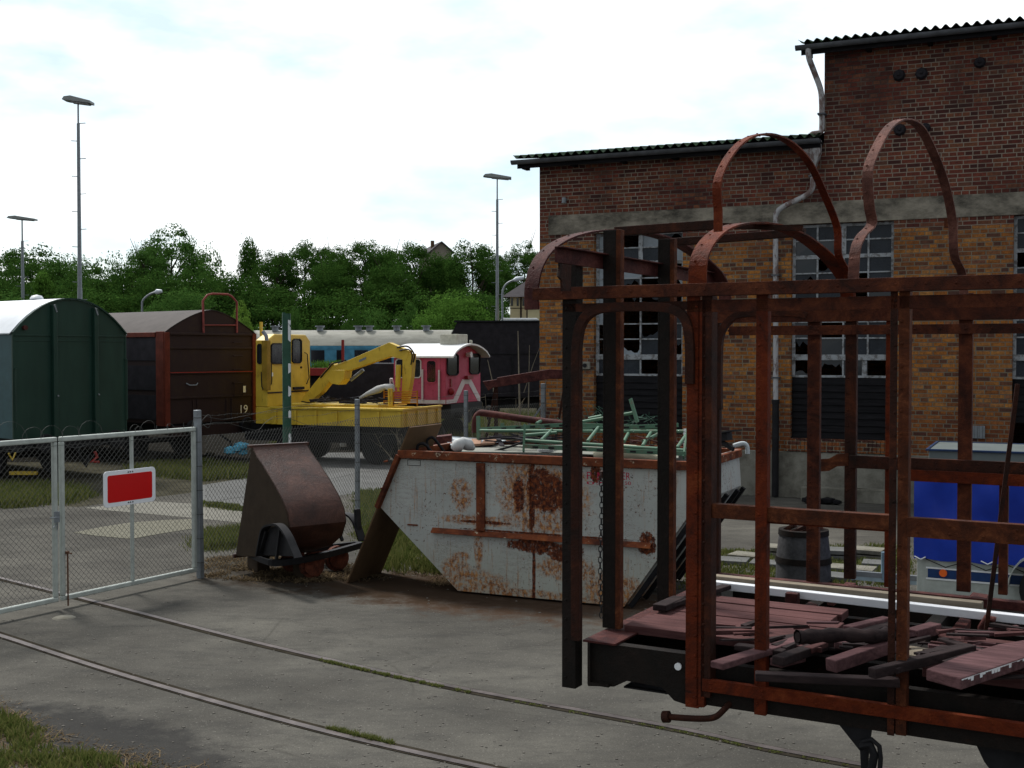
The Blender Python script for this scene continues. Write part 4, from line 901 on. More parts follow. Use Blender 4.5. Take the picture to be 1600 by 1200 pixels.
for p in ((602, 762), (607, 720)): c = S.y(*p); m.cyl((c.x, -.03, c.z), (c.x, -.1, c.z), .012, 8)
for (p) in ((645, 820),): c = S.y(*p); m.box(c.x-.07, c.x+.07, -.012, -.001, c.z-.008, c.z+.008)
m.build('lug', RIM, skp)
c = S.y(647, 723); m = MB()
for x0, x1, z0, z1 in ((-.09, .09, .03, .036), (-.09, .09, -.036, -.03), (-.09, -.084, -.03, .03), (.084, .09, -.03, .03)): m.box(c.x+x0, c.x+x1, -.003, -.0005, c.z+z0, c.z+z1)
m.build('plate_mark', BLK, skp)
# underside ribs on the sloping end and feet
m = MB()
for yy in (.05, .55, 1.05, 1.55, SW-.05):
    a = prof[3]+Vector((0.02, yy, 0)); b = prof[4]+Vector((0, yy, 0)); m.beam(a+Vector((.045, 0, -.0)), b+Vector((.045, 0, -.02)), .05, .07, (0, 1, 0))
m.box(prof[2].x+.1, prof[3].x-.1, .1, .2, .0, .03); m.box(prof[2].x+.1, prof[3].x-.1, SW-.2, SW-.1, .0, .03)
m.build('rib', DWOOD, skp)
# stencilled letters, the middle ones hidden by a post of the wagon frame
def letters(txt, px0, px1, y0, y1, par=skp):
    a, b = S.y(px0, y0), S.y(px1, y1); h = a.z-b.z; vs, fs = text_mb(txt, 1, .0)
    xs_ = [v.x for v in vs]; zs_ = [v.y for v in vs]; W_, H_ = max(xs_)-min(xs_), max(zs_)-min(zs_)
    m = MB(); m.add([(a.x+(v.x-min(xs_))/W_*(b.x-a.x), -.0025, b.z+(v.y-min(zs_))/H_*h) for v in vs], fs); return m.build('lettering', STEN, par)
STEN = Mt('worn red stencil', .7); STEN.col(STEN.mix(STEN.ramp(STEN.noise(30, 5, .8), (.56, 0.), (.66, 1.)), (.34, .012, .045), (.36, .36, .38))); STEN = STEN.m
letters('P. M', 917, 944, 737, 750); letters('ER', 972, 985, 738, 750); letters('07', 917, 942, 752, 758); letters('50', 976, 986, 752, 758)
# scrap inside
m = MB(); m.box(prof[0].x+.05, prof[5].x-.06, .04, SW-.04, zr-.42, zr-.20)
sc = m.build('scrap_load', BLK2); sc.matrix_world = S.M; props(sc, 'dark compacted scrap filling the skip below its rim', 'scrap', kind='stuff')
def on(px, py, z): return S.z(px, py, z)
def slab(pts, z, t, mat, name, label, cat, tilt=None, grp=None):
    pp = [on(a, b, z) for a, b in pts]; m = MB(); m.prism([Vector((p.x, min(p.y, SW-.05), z+(tilt[i] if tilt else 0))) for i, p in enumerate(pp)], (0, 0, t))
    o = m.build(name, mat, bevel=.003); o.matrix_world = S.M; return props(o, label, cat, grp)
slab(((702, 694), (770, 676), (800, 675), (800, 690), (715, 704)), zr-.02, .012, PALEB, 'sheet', 'large pale sheet lying in the left part of the skip', 'sheet', (0, .02, .05, .02, 0))
slab(((712, 707), (757, 697), (905, 696), (880, 709)), zr-.03, .014, BOARD, 'sheet', 'grey board behind the front rim of the skip with an open corner', 'sheet')
slab(((868, 709), (900, 698), (1062, 704), (1060, 717)), zr-.045, .014, BOARD, 'sheet', 'second grey board in the skip under the green scaffold frames', 'sheet')
slab(((716, 691), (757, 687), (752, 697), (712, 698)), zr+.0, .03, TIMB, 'chipboard', 'reddish raw chipboard piece beside the white bundle in the skip', 'board')
slab(((757, 688), (778, 688), (772, 695), (752, 696)), zr+.01, .025, TIMB, 'chipboard', 'small raw chipboard piece right of the reddish one', 'board')
m = MB(); pr = [S.z(925, 712, zr-.01), S.z(1030, 716, zr-.01)]
m.tube([pr[0]+Vector((0, .1, .0)), pr[0].lerp(pr[1], .3)+Vector((0, .1, .05)), pr[0].lerp(pr[1], .6)+Vector((0, .1, .045)), pr[1]+Vector((0, .1, -.02))], [.06, .09, .085, .03], 10)
o = m.build('sack', plain('cream foam', (.50, .47, .36), .8, 0, .1, 6, bump=.4), smooth=60); o.matrix_world = S.M; props(o, 'cream padded cushion on the front edge of the scrap in the skip', 'cushion')
m = MB(); a = on(708, 703, zr+.02)
m.tube([a, a+Vector((.04, .04, .05)), a+Vector((.06, .12, .09)), a+Vector((.10, .2, .05)), a+Vector((.13, .28, .0))], [.04, .085, .06, .08, .03], 7); o = m.build('plastic_bundle', WHP, smooth=70); o.matrix_world = S.M; props(o, 'white crumpled plastic bundle at the left end of the skip', 'plastic bundle')
m = MB(); a = on(840, 706, zr+.0); m.ball(a+Vector((.1, 0, .02)), .06, 7, sc=(2, 1, .5)); o = m.build('plastic_scrap', WHP, smooth=70); o.matrix_world = S.M; props(o, 'small white plastic scrap beside the upright green frame post', 'plastic scrap')
# bent tubes and pipes
def pipe(pts, r, mat, name, label, cat='pipe', grp=None):
    m = MB(); m.tube(catmull([S.I @ P(*p) for p in pts], 6), r, 8); o = m.build(name, mat, smooth=50); o.matrix_world = S.M; return props(o, label, cat, grp)
pipe(((742, 676, 15.9), (743, 655, 15.9), (748, 647, 15.9), (760, 646, 15.85), (830, 656, 15.6), (935, 668, 15.2), (1010, 672, 15.0)), .045, RM, 'pipe', 'thick brown rusty pipe with a bend rising from the back of the skip')
pipe(((652, 703, 14.6), (653, 696, 14.6), (660, 693, 14.6), (667, 697, 14.6), (674, 706, 14.6)), .018, BLK, 'hose', 'small dark bent hose loop at the left rim of the skip', 'hose')
pipe(((670, 703, 14.8), (667, 690, 14.8), (672, 684, 14.8), (679, 686, 14.8), (694, 706, 14.8)), .018, BLK, 'hose', 'larger dark bent hose loop beside the white bundle', 'hose')
pipe(((772, 705, 14.6), (800, 697, 14.7), (818, 690, 14.8)), .014, BLK, 'rod', 'dark straight rod leaning over the grey board in the skip', 'rod')
random.seed(5); m = MB()
for k in range(26):
    a = S.I @ P(random.uniform(765, 870), random.uniform(680, 694), random.uniform(14.5, 15.3)); d = Vector((random.uniform(-.5, .5), random.uniform(-.2, .2), random.uniform(-.06, .06)))
    m.beam(a-d*.6, a+d*.6, random.uniform(.02, .06), .012)
o = m.build('scrap_strips', BLK2); o.matrix_world = S.M; props(o, 'tangle of dark metal strips in the middle of the skip', 'scrap strips', kind='stuff')
random.seed(6); m = MB()
for k in range(20):
    a = S.I @ P(random.uniform(930, 1100), random.uniform(684, 704), random.uniform(13.9, 14.8)); d = Vector((random.uniform(-.4, .4), random.uniform(-.2, .2), random.uniform(-.08, .08)))
    m.beam(a-d*.5, a+d*.5, random.uniform(.02, .05), .012)
o = m.build('scrap_strips', RM); o.matrix_world = S.M; props(o, 'tangle of rusty strips at the right of the skip', 'scrap strips', kind='stuff')
# green scaffold ladder frames: slotted rail, round rails, slanting rungs
def gbar(m, a, b, D0, D1, r=.021, sq=False, slots=False):
    p, q_ = S.I @ P(*a, D0), S.I @ P(*b, D1)
    if sq: m.beam(p, q_, .020, .05)
    else: m.tube([p, q_], r, 8)
def slots(m2, a, b, D0, D1, step=.2):
    p, q_ = S.I @ P(*a, D0), S.I @ P(*b, D1); L_ = (q_-p).length; n = int(L_/step); d = (q_-p)/L_
    for k in range(n): c = p+d*(k+.5)*step; m2.beam(c-d*.035+Vector((0, -.014, 0)), c+d*.035+Vector((0, -.014, 0)), .004, .022)
def gframe(label, bars, sl=()):
    o = thing('scaffold_frame', label, 'scaffold frame', S.M @ Vector((0, 0, 0)), sa, 'pale green scaffold frames in the skip')
    m = MB()
    for bq in bars: gbar(m, *bq)
    fr_ = m.build('tube_frame', GRP, o, smooth=50); m = MB()
    for q_ in sl: slots(m, *q_)
    if m.f: m.build('slot', BLK, fr_)
gframe('front pale green frame lying level with an upright left post', [((818, 688), (1072, 704), 14.2, 13.3), ((818, 697), (1072, 709), 14.0, 13.2, .0, True), ((820, 663), (818, 706), 14.2, 14.1, .02, True), ((846, 688), (862, 672), 14.2, 15.0), ((918, 690), (935, 668), 14.0, 14.8), ((1004, 697), (1017, 676), 13.6, 14.4), ((1058, 700), (1072, 680), 13.4, 14.2), ((1075, 664), (1068, 715), 13.6, 13.2, .02, True)],
       [((825, 698), (1068, 709), 13.98, 13.18)])
gframe('rear pale green frame whose left end sticks up beside the brown pipe', [((748, 671), (900, 663), 15.5, 15.0, .0, True), ((747, 650), (748, 687), 15.55, 15.5, .02, True), ((785, 661), (785, 675), 15.6, 15.6, .02, True), ((750, 673), (1070, 674), 15.4, 14.3), ((838, 662), (845, 658), 15.3, 15.4), ((900, 664), (1030, 668), 15.0, 14.5, 0, True)],
       [((755, 671), (895, 663.5), 15.48, 14.98)])
gframe('green frame end tipped up behind the wagon posts', [((985, 623), (996, 660), 14.9, 14.8, .02, True), ((905, 660), (990, 645), 15.1, 14.9), ((920, 654), (940, 650), 15.2, 15.1), ((890, 672), (1060, 664), 14.9, 14.4, 0, True), ((975, 690), (988, 666), 14.2, 14.9), ((1005, 690), (1040, 672), 14.0, 14.5), ((820, 680), (870, 676), 14.9, 14.8)],
       [((895, 672), (1055, 664.3), 14.88, 14.38)])
random.seed(12); o = thing('wire_netting', 'green crumpled wire netting behind the scaffold frames', 'wire netting', S0, sa); m = MB()
for k in range(60):
    a = S.I @ P(random.uniform(880, 1020), random.uniform(645, 672), 15.3); m.tube([a, a+Vector((random.uniform(-.2, .2), random.uniform(-.1, .1), random.uniform(-.1, .14))), a+Vector((random.uniform(-.25, .25), 0, random.uniform(-.1, .1)))], .004, 3)
m.build('netting', GRPP, o)
pipe(((1146, 697, 14.3), (1160, 693, 14.3), (1167, 697, 14.3), (1168, 709, 14.3)), .028, PALEB, 'pipe', 'pale grey pipe elbow hanging over the far right corner of the skip')
# slatted white piece
m = MB(); a = S.I @ P(1068, 668, 14.2)
for k in range(7): m.box(a.x, a.x+.14, a.y, a.y+.02, a.z-.3+k*.042, a.z-.3+k*.042+.032)
o = m.build('slatted_panel', WHITE); o.matrix_world = S.M; props(o, 'small white slatted panel standing at the right end of the scrap', 'slatted panel')
m = MB(); p1, p2 = S.I @ P(1126, 676, 14.3), S.I @ P(1153, 672, 14.0); m.beam(p1, p2, .12, .015); m.beam(S.I @ P(1126, 683, 14.3), S.I @ P(1140, 681, 14.2), .1, .1)
m.beam(S.I @ P(1127, 690, 14.3), S.I @ P(1146, 702, 14.1), .03, .05); o = m.build('steel_offcut', BLK); o.matrix_world = S.M; props(o, 'black angled steel offcut above the right end of the skip', 'steel offcut')
m = MB(); p1 = S.I @ P(668, 690, 15.9); m.beam(p1, S.I @ P(706, 686, 15.9), .3, .12); o = m.build('steel_box', RM, bevel=.005); o.matrix_world = S.M; props(o, 'rusty red box section at the far left of the skip', 'steel box')
# brown sheet leaning on the left end of the skip
b0 = S.I @ G(543, 912); t0 = S.y(641, 668, b0.y); d = Vector((0, .80, 0)); th = (t0-b0).normalized().cross(Vector((0, 1, 0)))*.02
sh_ = thing('leaning_sheet', 'tall brown sheet leaning against the left end of the skip', 'metal sheet', S.M @ b0, sa)
m = MB(); zero = Vector((0, 0, 0)); m.prism([zero, t0-b0, t0-b0+d, d], th); m.build('sheet', BRNP, sh_, bevel=.002)
# ---------------------------------------------------------------- rusty tipping bucket on its cart
T0 = P(367, 870, 15.4); T0.z = 0; T = Fr(T0, 38)
tip = thing('tipping_bucket', 'rusty brown narrow gauge tipping bucket turned over on its black cart', 'tipper wagon', T0, 38)
pf = [T.x(*p, 0) for p in ((393, 698), (400, 712), (412, 730), (427, 755), (440, 779), (449, 802), (452, 824), (446, 846), (430, 862), (404, 870), (368, 869))]
TL_ = .78; print('tip', [tuple(round(c, 2) for c in p) for p in pf])
q2 = T.x(493, 692, TL_); 
m = MB(); n_ = len(pf); inn = [Vector((TL_-.0, p.y, p.z)) for p in pf]
cm = Vector((0, sum(p.y for p in pf)/n_, sum(p.z for p in pf)/n_))
def ins(p, k=.012): d = (Vector((0, p.y, p.z))-cm); return d.normalized()*-k
vs = [Vector((0, p.y, p.z)) for p in pf]+[Vector((TL_, p.y, p.z)) for p in pf]+[Vector((0, p.y, p.z))+ins(p) for p in pf]+[Vector((TL_, p.y, p.z))+ins(p) for p in pf]
fs = []
for k in range(n_-1): fs += [(k, k+1, n_+k+1, n_+k), (2*n_+k, 3*n_+k, 3*n_+k+1, 2*n_+k+1)]
fs += [(0, n_, 3*n_, 2*n_), (n_-1, 3*n_-1, 4*n_-1, 2*n_+n_-1)]
BUCK = rust('bucket rust', (.022, .011, .009), (.055, .022, .015), (.11, .047, .032), 3.5, .35, .70, .65)
m.add(vs, fs); m.build('shell', BUCK, tip, smooth=35)
m = MB(); pw = [Vector((0, p.y, p.z)) for p in pf]; m.prism([p+Vector((.002, 0, 0)) for p in pw], (.01, 0, 0)); m.prism([p+Vector((TL_-.012, 0, 0)) for p in pw], (.01, 0, 0)); m.build('end_plate', BRNP2, tip)
m = MB(); a = pw[0]; m.box(-.03, TL_+.03, a.y-.005, a.y+.07, a.z-.015, a.z+.02); b = pw[1]; d = (pw[2]-pw[0]).normalized()
m.beam(Vector((-.0, b.y-.02, b.z-.03)), Vector((TL_, b.y-.02, b.z-.03)), .018, .05, d); e = pw[-1]; m.box(-.03, TL_+.03, e.y-.02, e.y+.03, e.z-.02, e.z+.03); m.build('lip', BUCK, tip, bevel=.004)
zb = lambda a, b, z=.28: T.z(a, b, z)
fr_ = [zb(*p) for p in ((384, 862), (396, 869), (412, 876), (432, 880), (475, 875), (520, 865), (566, 852))]
m = MB(); m.strip(catmull(fr_, 4), (0, 0, 1), .075, .02); m.strip([p+Vector((0, .03, .035)) for p in catmull(fr_, 4)], (0, 1, 0), .08, .012)
c, e = fr_[-1], fr_[0]; m.beam(c, (c.x-.02, -.4, .28), .05, .07); m.beam(e, (e.x+.1, -.4, .28), .05, .07); m.beam((e.x+.1, -.42, .28), (c.x-.02, -.42, .28), .05, .07); m.build('cart_frame', BLK, tip, bevel=.003)
def bracket(xp, pts, legs, fill=None):
    tp = lambda a, b: T.x(a, b, xp)
    m = MB(); pp = [tp(*p) for p in pts]; m.strip(catmull(pp, 5), (1, 0, 0), .10, .025)
    for a, b in legs: m.beam(tp(*a), tp(*b), .035, .03)
    if fill: m.prism([tp(*p)+Vector((.03, 0, 0)) for p in fill], (.012, 0, 0))
    m.build('pivot_bracket', BLK, tip, smooth=40)
bracket(-.10, ((405, 868), (409, 845), (414, 826), (424, 820), (438, 821), (450, 836), (459, 856), (466, 872)), (((416, 830), (405, 868)), ((438, 826), (432, 874))), ((408, 868), (412, 840), (418, 825), (430, 822), (440, 825), (450, 842), (460, 870)))
bracket(TL_+.10, ((520, 812), (532, 803), (545, 804), (554, 812), (560, 826), (566, 845)), (((523, 812), (535, 845)), ((524, 812), (505, 842))))
m = MB(); c1, c2 = T.x(558, 795, TL_+.1), T.x(560, 832, TL_+.1); m.beam(c1, c2, .06, .07); m.build('stub', BLK, tip, bevel=.01)
RW = rust('wheel rust', (.05, .02, .015), (.12, .04, .025), (.22, .07, .04), 8)
for k, (a, b) in enumerate(((492, 868), (531, 858))):
    c = zb(a, b, .30); c = Vector((c.x, c.y+.05, .17)); m = MB(); m.cyl((c.x, c.y, c.z), (c.x, c.y+.06, c.z), .165, 20); m.cyl((c.x, c.y-.03, c.z), (c.x, c.y, c.z), .13, 20); m.cyl((c.x, c.y+.06, c.z), (c.x, c.y+.5, c.z), .03, 8); m.cyl((c.x, c.y+.5, c.z), (c.x, c.y+.56, c.z), .165, 20); m.build('wheel', RW, tip, smooth=40)
for a, b, w in ((412, 888, .09), (488, 898, .12)):
    c = zb(a, b, .05); m = MB(); m.box(c.x-w, c.x+w, c.y, c.y+.3, 0, .20); m.build('chock', BRNP2, tip, bevel=.01)
# ---------------------------------------------------------------- covered wagons
def archprof(w, ze, zc_, n=14, p=2):
    out = []
    for k in range(n+1): t = -1+2*k/n; out.append((w/2+w/2*t, ze+(zc_-ze)*(1-abs(t)**p)))
    return out
def under(par, w, ln, y0=0, wheels=(1.6,), zf=1.0):
    m = MB(); m.box(.15, w-.15, y0+.05, y0+.3, zf-.28, zf-.005); m.box(.35, .5, y0+.3, ln, zf-.28, zf-.005); m.box(w-.5, w-.35, y0+.3, ln, zf-.28, zf-.005); m.build('underframe', BLK, par)
    for s in (.55, w-.55):
        m = MB(); m.cyl((s, y0+.05, zf-.12), (s, y0-.35, zf-.12), .09, 12); m.cyl((s, y0-.35, zf-.12), (s, y0-.42, zf-.12), .22, 20, r2=.20); m.build('buffer', BLK, par, smooth=40)
    for y in wheels:
        for s in (.62, w-.74):
            m = MB(); m.cyl((s, y, .48), (s+.12, y, .48), .48, 28); m.cyl((s-.03, y, .48), (s, y, .48), .14, 12); m.build('wheel', BLK, par, smooth=40)
            m = MB(); m.box(s-.12, s-.08, y-.35, y+.35, .3, zf-.28); m.beam((s-.13, y-.6, zf-.35), (s-.13, y+.6, zf-.35), .07, .06); m.build('axle_guard', BLK, par)
        m = MB(); m.cyl((.6, y, .48), (w-.6, y, .48), .08, 10); m.build('axle', BLK, par)
D1 = 25.5; g0 = P(20, 600, D1); g0.z = 0; Fw = Fr(g0, 53)
gw = thing('covered_wagon', 'dark green railway van with rounded white roof behind the gate', 'railway wagon', g0, 53)
w1 = Fw.y(197, 560).x; ze = Fw.y(20, 521).z; zc1 = Fw.y(108, 468).z; zf1 = 1.0; L1 = 11
print('green', w1, ze, zc1)
pr = archprof(w1, ze, zc1, 16, 2.1)
m = MB(); m.prism([Vector((0, 0, zf1)), Vector((w1, 0, zf1))]+[Vector((x, 0, z)) for x, z in pr[::-1]], (0, .04, 0)); m.build('end_wall', GRN, gw)
m = MB(); m.box(0, .04, .0405, L1, zf1, ze); m.box(w1-.04, w1, .0405, L1, zf1, ze); m.box(0, w1, L1, L1+.04, zf1, ze); m.build('side_wall', TEAL, gw)
def roofshell(pr, y0, y1, t, mat, par, lip=.05):
    m = MB(); n = len(pr); c = (pr[0][0]+pr[-1][0])/2
    P1 = [((x-c)*1.02+c, z+.006) for x, z in pr]; P2 = [((x-c)*1.02+c, z+t) for x, z in pr]; P1[0] = (P1[0][0]-lip*.4, P1[0][1]-.02); P2[0] = (P2[0][0]-lip*.4, P2[0][1]-.02); P1[-1] = (P1[-1][0]+lip*.4, P1[-1][1]-.02); P2[-1] = (P2[-1][0]+lip*.4, P2[-1][1]-.02)
    vs = [(x, y, z) for y in (y0, y1) for x, z in P1]+[(x, y, z) for y in (y0, y1) for x, z in P2]; fs = []
    for k in range(n-1): fs += [(k, k+1, n+k+1, n+k), (2*n+k, 3*n+k, 3*n+k+1, 2*n+k+1), (k, 2*n+k, 2*n+k+1, k+1), (n+k, n+k+1, 3*n+k+1, 3*n+k)]
    fs += [(0, n, 3*n, 2*n), (n-1, 3*n-1, 4*n-1, 2*n-1)]
    return m.add(vs, fs).build('roof', mat, par, smooth=40)
roofshell(pr, .03, L1+.04, .03, ROOFW, gw)
m = MB(); pts = [Vector((x, -.02, z+.02)) for x, z in pr]; m.strip(pts, (0, 1, 0), .05, .03); m.build('roof_edge', GRN, gw)
for px in (83, 147):
    a = Fw.y(px, 560); zt = ze+(zc1-ze)*(1-abs((a.x-w1/2)/(w1/2))**2.1)-.06; m = MB(); m.beam((a.x, -.055, zf1), (a.x, -.055, zt), .10, .11, (0, 1, 0)); m.build('end_rib', GRN, gw, bevel=.012)
    m = MB(); m.beam((a.x+.03, -.12, zt-.16), (a.x-.03, -.12, zt), .02, .03); m.cyl((a.x+.03, -.12, 1.9), (a.x+.03, -.15, 1.9), .02, 8); m.build('hook', GALV, gw)
m = MB()
for x0, x1 in ((.05, Fw.y(83, 560).x-.06), (Fw.y(83, 560).x+.06, Fw.y(147, 560).x-.06), (Fw.y(147, 560).x+.06, w1-.05)): m.box(x0, x1, -.02, -.001, ze-.05, ze-.02); m.box(x0, x1, -.012, -.001, ze-.16, ze-.15)
m.box(w1-.035, w1, -.015, -.001, zf1, ze-.03); m.build('trim', GRN, gw, bevel=.004)
m = MB(); m.tube([(.08, -.01, 2.5), (.03, -.07, 2.5), (.04, -.07, 1.2)], .014, 6); m.tube([(w1-.06, -.01, 2.7), (w1-.02, -.06, 2.7), (w1-.02, -.06, 1.3)], .012, 6); m.build('handrail', GRN, gw)
a = Fw.y(37, 512); m = MB(); m.cyl((a.x, -.001, a.z), (a.x, -.09, a.z), .05, 10); m.build('lamp_bracket', RM, gw)
m = MB(); m.box(.2, w1-.2, 2.0, 2.3, zc1+.03, zc1+.12) if 0 else m.ball((w1/2-.1, 1.2, zc1+.05), .13, 8, sc=(1.2, 1.2, .7)); m.build('roof_vent', ROOFW, gw, smooth=60)
under(gw, w1, L1, 0, (2.0, 8.0)); m = MB(); a = Fw.y(19, 715, -.3); m.tube([a+Vector((-.08, 0, .1)), a+Vector((0, 0, -.05)), a+Vector((.08, 0, .1))], .02, 6); m.build('yellow_hook', YEL, gw)
m = MB(); a = Fw.y(148, 714, -.25); m.tube([a+Vector((0, 0, .12)), a+Vector((.05, -.02, 0)), a+Vector((-.08, 0, -.1)), a+Vector((.1, 0, -.12))], .035, 7); m.build('coupling', REDP, gw)
m = MB(); a = Fw.y(120, 705, -.2); m.tube([a+Vector((0, 0, .15)), a+Vector((.05, -.05, -.1)), a+Vector((.2, -.05, -.35)), a+Vector((.3, 0, -.1))], .03, 7); m.build('brake_hose', RUB, gw, smooth=50)
a = G(37, 751); m = MB(); m.beam((-.3, 0, .05), (.3, 0, .05), .12, .08); o = m.build('yellow_block', YEL, bevel=.01); o.location = (a.x, a.y, .12); props(o, 'small yellow block in the grass below the green van', 'block')
# brown van
D2 = 30.0; b0 = P(259, 600, D2); b0.z = 0; Fv = Fr(b0, 53)
bw = thing('covered_wagon', 'dark brown railway van with red corner posts and red hoop rail', 'railway wagon', b0, 53)
w2 = Fv.y(397, 560).x; ze2 = Fv.y(259, 519).z; zc2 = Fv.y(326, 485).z; zf2 = Fv.y(262, 663).z; L2 = 12
print('brown', w2, ze2, zc2, zf2); pr = archprof(w2, ze2, zc2, 16, 1.55)
BRN = Mt('dark brown wagon paint', .6, 0, .3); BRN.col(BRN.mix(BRN.ramp(BRN.noise(3, 7, .7), (.5, 0.), (.75, .7)), (.030, .018, .017), (.045, .03, .018))); BRN = BRN.m
m = MB(); m.prism([Vector((0, 0, zf2)), Vector((w2, 0, zf2))]+[Vector((x, 0, z)) for x, z in pr[::-1]], (0, .05, 0)); m.build('end_wall', BRN, bw)
m = MB(); m.box(0, .05, .0505, L2, zf2, ze2); m.box(w2-.05, w2, .0505, L2, zf2, ze2); m.box(.05, w2-.05, L2, L2+.05, zf2, ze2); m.build('side_wall', BRN, bw)
roofshell(pr, -.02, L2, .02, TARP, bw)
m = MB(); m.box(-.06, 0-.001, .0, .32, zf2-.05, ze2+.02); m.box(-.05, .10, -.05, -.001, zf2-.05, ze2+.0); m.box(w2-.08, w2+.05, -.05, -.001, zf2-.05, ze2); m.box(-.08, -.061, .33, L2, ze2-.12, ze2+.0); m.build('corner_post', plain('rusty red frame', (.11, .024, .014), .6, 0, .35, 4), bw, bevel=.01)
m = MB()
for y0, y1 in ((.35, 2.6), (2.7, 5.2), (5.3, 8)):
    for z0 in (zf2+.1, zf2+.85, zf2+1.6): m.box(-.03, -.001, y0, y1, z0, z0+.62)
m.build('side_panel', BLK2, bw)
m = MB()
for yy in (543, 583, 622): z = Fv.y(262, yy).z; m.box(.11, w2-.09, -.035, -.001, z-.03, z+.02)
za, zb2 = Fv.y(262, 624).z, zf2+.02
for t in (.28, .33, .66, .72): m.box(w2*t, w2*t+.04, -.03, -.001, zb2, za-.04)
m.box(.11, w2-.09, -.05, -.001, ze2-.06, ze2); m.build('end_rib', BRN, bw, bevel=.006)
z = Fv.y(262, 583).z; m = MB(); m.box(.11, w2-.09, -.04, -.036, z+.0, z+.02); m.build('red_edge', REDP, bw)
hp = [Fv.y(*p, -.03) for p in ((318, 520), (317, 470), (324, 461), (332, 459), (356, 460), (362, 463), (370, 472), (370, 520))]
m = MB(); m.tube(hp, .03, 8); m.tube([Fv.y(319, 508, -.03), Fv.y(370, 508, -.03)], .018, 6); m.build('hoop_rail', plain('faded red rail', (.20, .05, .045), .6), bw, smooth=50)
m = MB()
for yy in (535, 556, 577, 598): a, b = Fv.y(365, yy, -.06), Fv.y(379, yy, -.06); m.tube([a+Vector((0, .05, 0)), a, b, b+Vector((0, .05, 0))], .012, 5)
m.tube([Fv.y(366, 598, -.04), Fv.y(366, 619, -.04), Fv.y(379, 619, -.04), Fv.y(379, 598, -.04)], .012, 5); m.build('ladder_rung', BRN, bw)
def wtext(F_, par, txt, px0, px1, y0, y1, mat, y=-.052):
    a, b = F_.y(px0, y0, y), F_.y(px1, y1, y); h = a.z-b.z; vs, fs = text_mb(txt, 1, .0); xs_ = [v.x for v in vs]; zs_ = [v.y for v in vs]; W_, H_ = max(xs_)-min(xs_), max(zs_)-min(zs_)
    m = MB(); m.add([(a.x+(v.x-min(xs_))/W_*(b.x-a.x), y, b.z+(v.y-min(zs_))/H_*h) for v in vs], fs); return m.build('lettering', mat, par)
wtext(Fv, bw, '19', 376, 387, 633, 645, WHITE, -.004); wtext(Fv, bw, '1', 380, 384, 603, 613, WHITE, -.004)
m = MB(); a = Fv.y(300, 600, -.02); m.tube([a+Vector((-.18, 0, .02)), a+Vector((-.1, -.05, -.03)), a+Vector((.1, -.05, -.03)), a+Vector((.18, 0, .02))], .015, 6); m.build('handle', GALV, bw)
m = MB(); a = Fv.y(412, 617, -.06)
under(bw, w2, L2, 0, (2.2, 9.0), zf2); m = MB(); m.box(.1, w2-.1, -.12, .04, zf2-.33, zf2-.06); m.build('buffer_beam', BRN, bw)
m = MB(); a = Fv.y(388, 700, -.3); m.tube([Fv.y(*p, -.4) for p in ((345, 680), (360, 690), (362, 705), (352, 715), (340, 712))], .03, 7); m.build('brake_hose', RUB, bw, smooth=50)
# ---------------------------------------------------------------- yellow rail crane
Y0 = P(629, 668, 29.5); Y0.z = 0; Fy = Fr(Y0, -21)
yc = thing('rail_crane', 'yellow rail crane wagon with cab and folded boom', 'rail crane', Y0, -21)
yy_ = lambda a, b, y=0: Fy.y(a, b, y)
zb3 = yy_(629, 668).z; zt3 = yy_(629, 642).z; zd = yy_(560, 633).z; xl = yy_(424, 650).x; CW = 2.26; print('crane', zb3, zt3, zd, xl)
m = MB(); m.box(xl, 0, 0, .05, zb3, zt3); m.box(-.05, 0, .0505, CW, zb3, zt3); m.box(xl, 0, CW, CW+.05, zb3, zt3); m.box(xl, -.0505, .0505, CW-.001, zt3-.12, zt3-.05); m.build('side_board', YEL, yc, bevel=.006)
m = MB()
for k in range(7): x = xl+.1+k*(-.2-xl)/6; m.box(x, x+.07, -.04, -.001, zb3+.02, zt3-.03)
for k in range(4): m.box(.001, .04, .2+k*.6, .27+k*.6, zb3+.02, zt3-.03)
m.box(xl-.02, .03, -.06, .06, zt3, zt3+.05); m.box(-.06, .03, .0605, CW+.06, zt3, zt3+.05); m.build('stake', YEL, yc, bevel=.004)
m = MB(); m.box(xl+.3, -.8, .25, 1.9, zt3+.055, zd); m.build('deck', YEL, yc, bevel=.01)
m = MB(); m.box(xl-1.2, -.2, .5, .62, zb3-.28, zb3-.003); m.box(xl-1.2, -.2, CW-.62, CW-.5, zb3-.28, zb3-.003); m.box(xl-1.0, -.3, .3, CW-.3, zb3-.45, zb3-.2)
m.build('underframe', BLK, yc)
for x in (-.95, xl+.3):
    for y in (.42, CW-.54): m = MB(); m.cyl((x, y, .42), (x, y+.12, .42), .42, 24); m.cyl((x, y-.05, .42), (x, y, .42), .12, 12); m.build('wheel', BLK, yc, smooth=40)
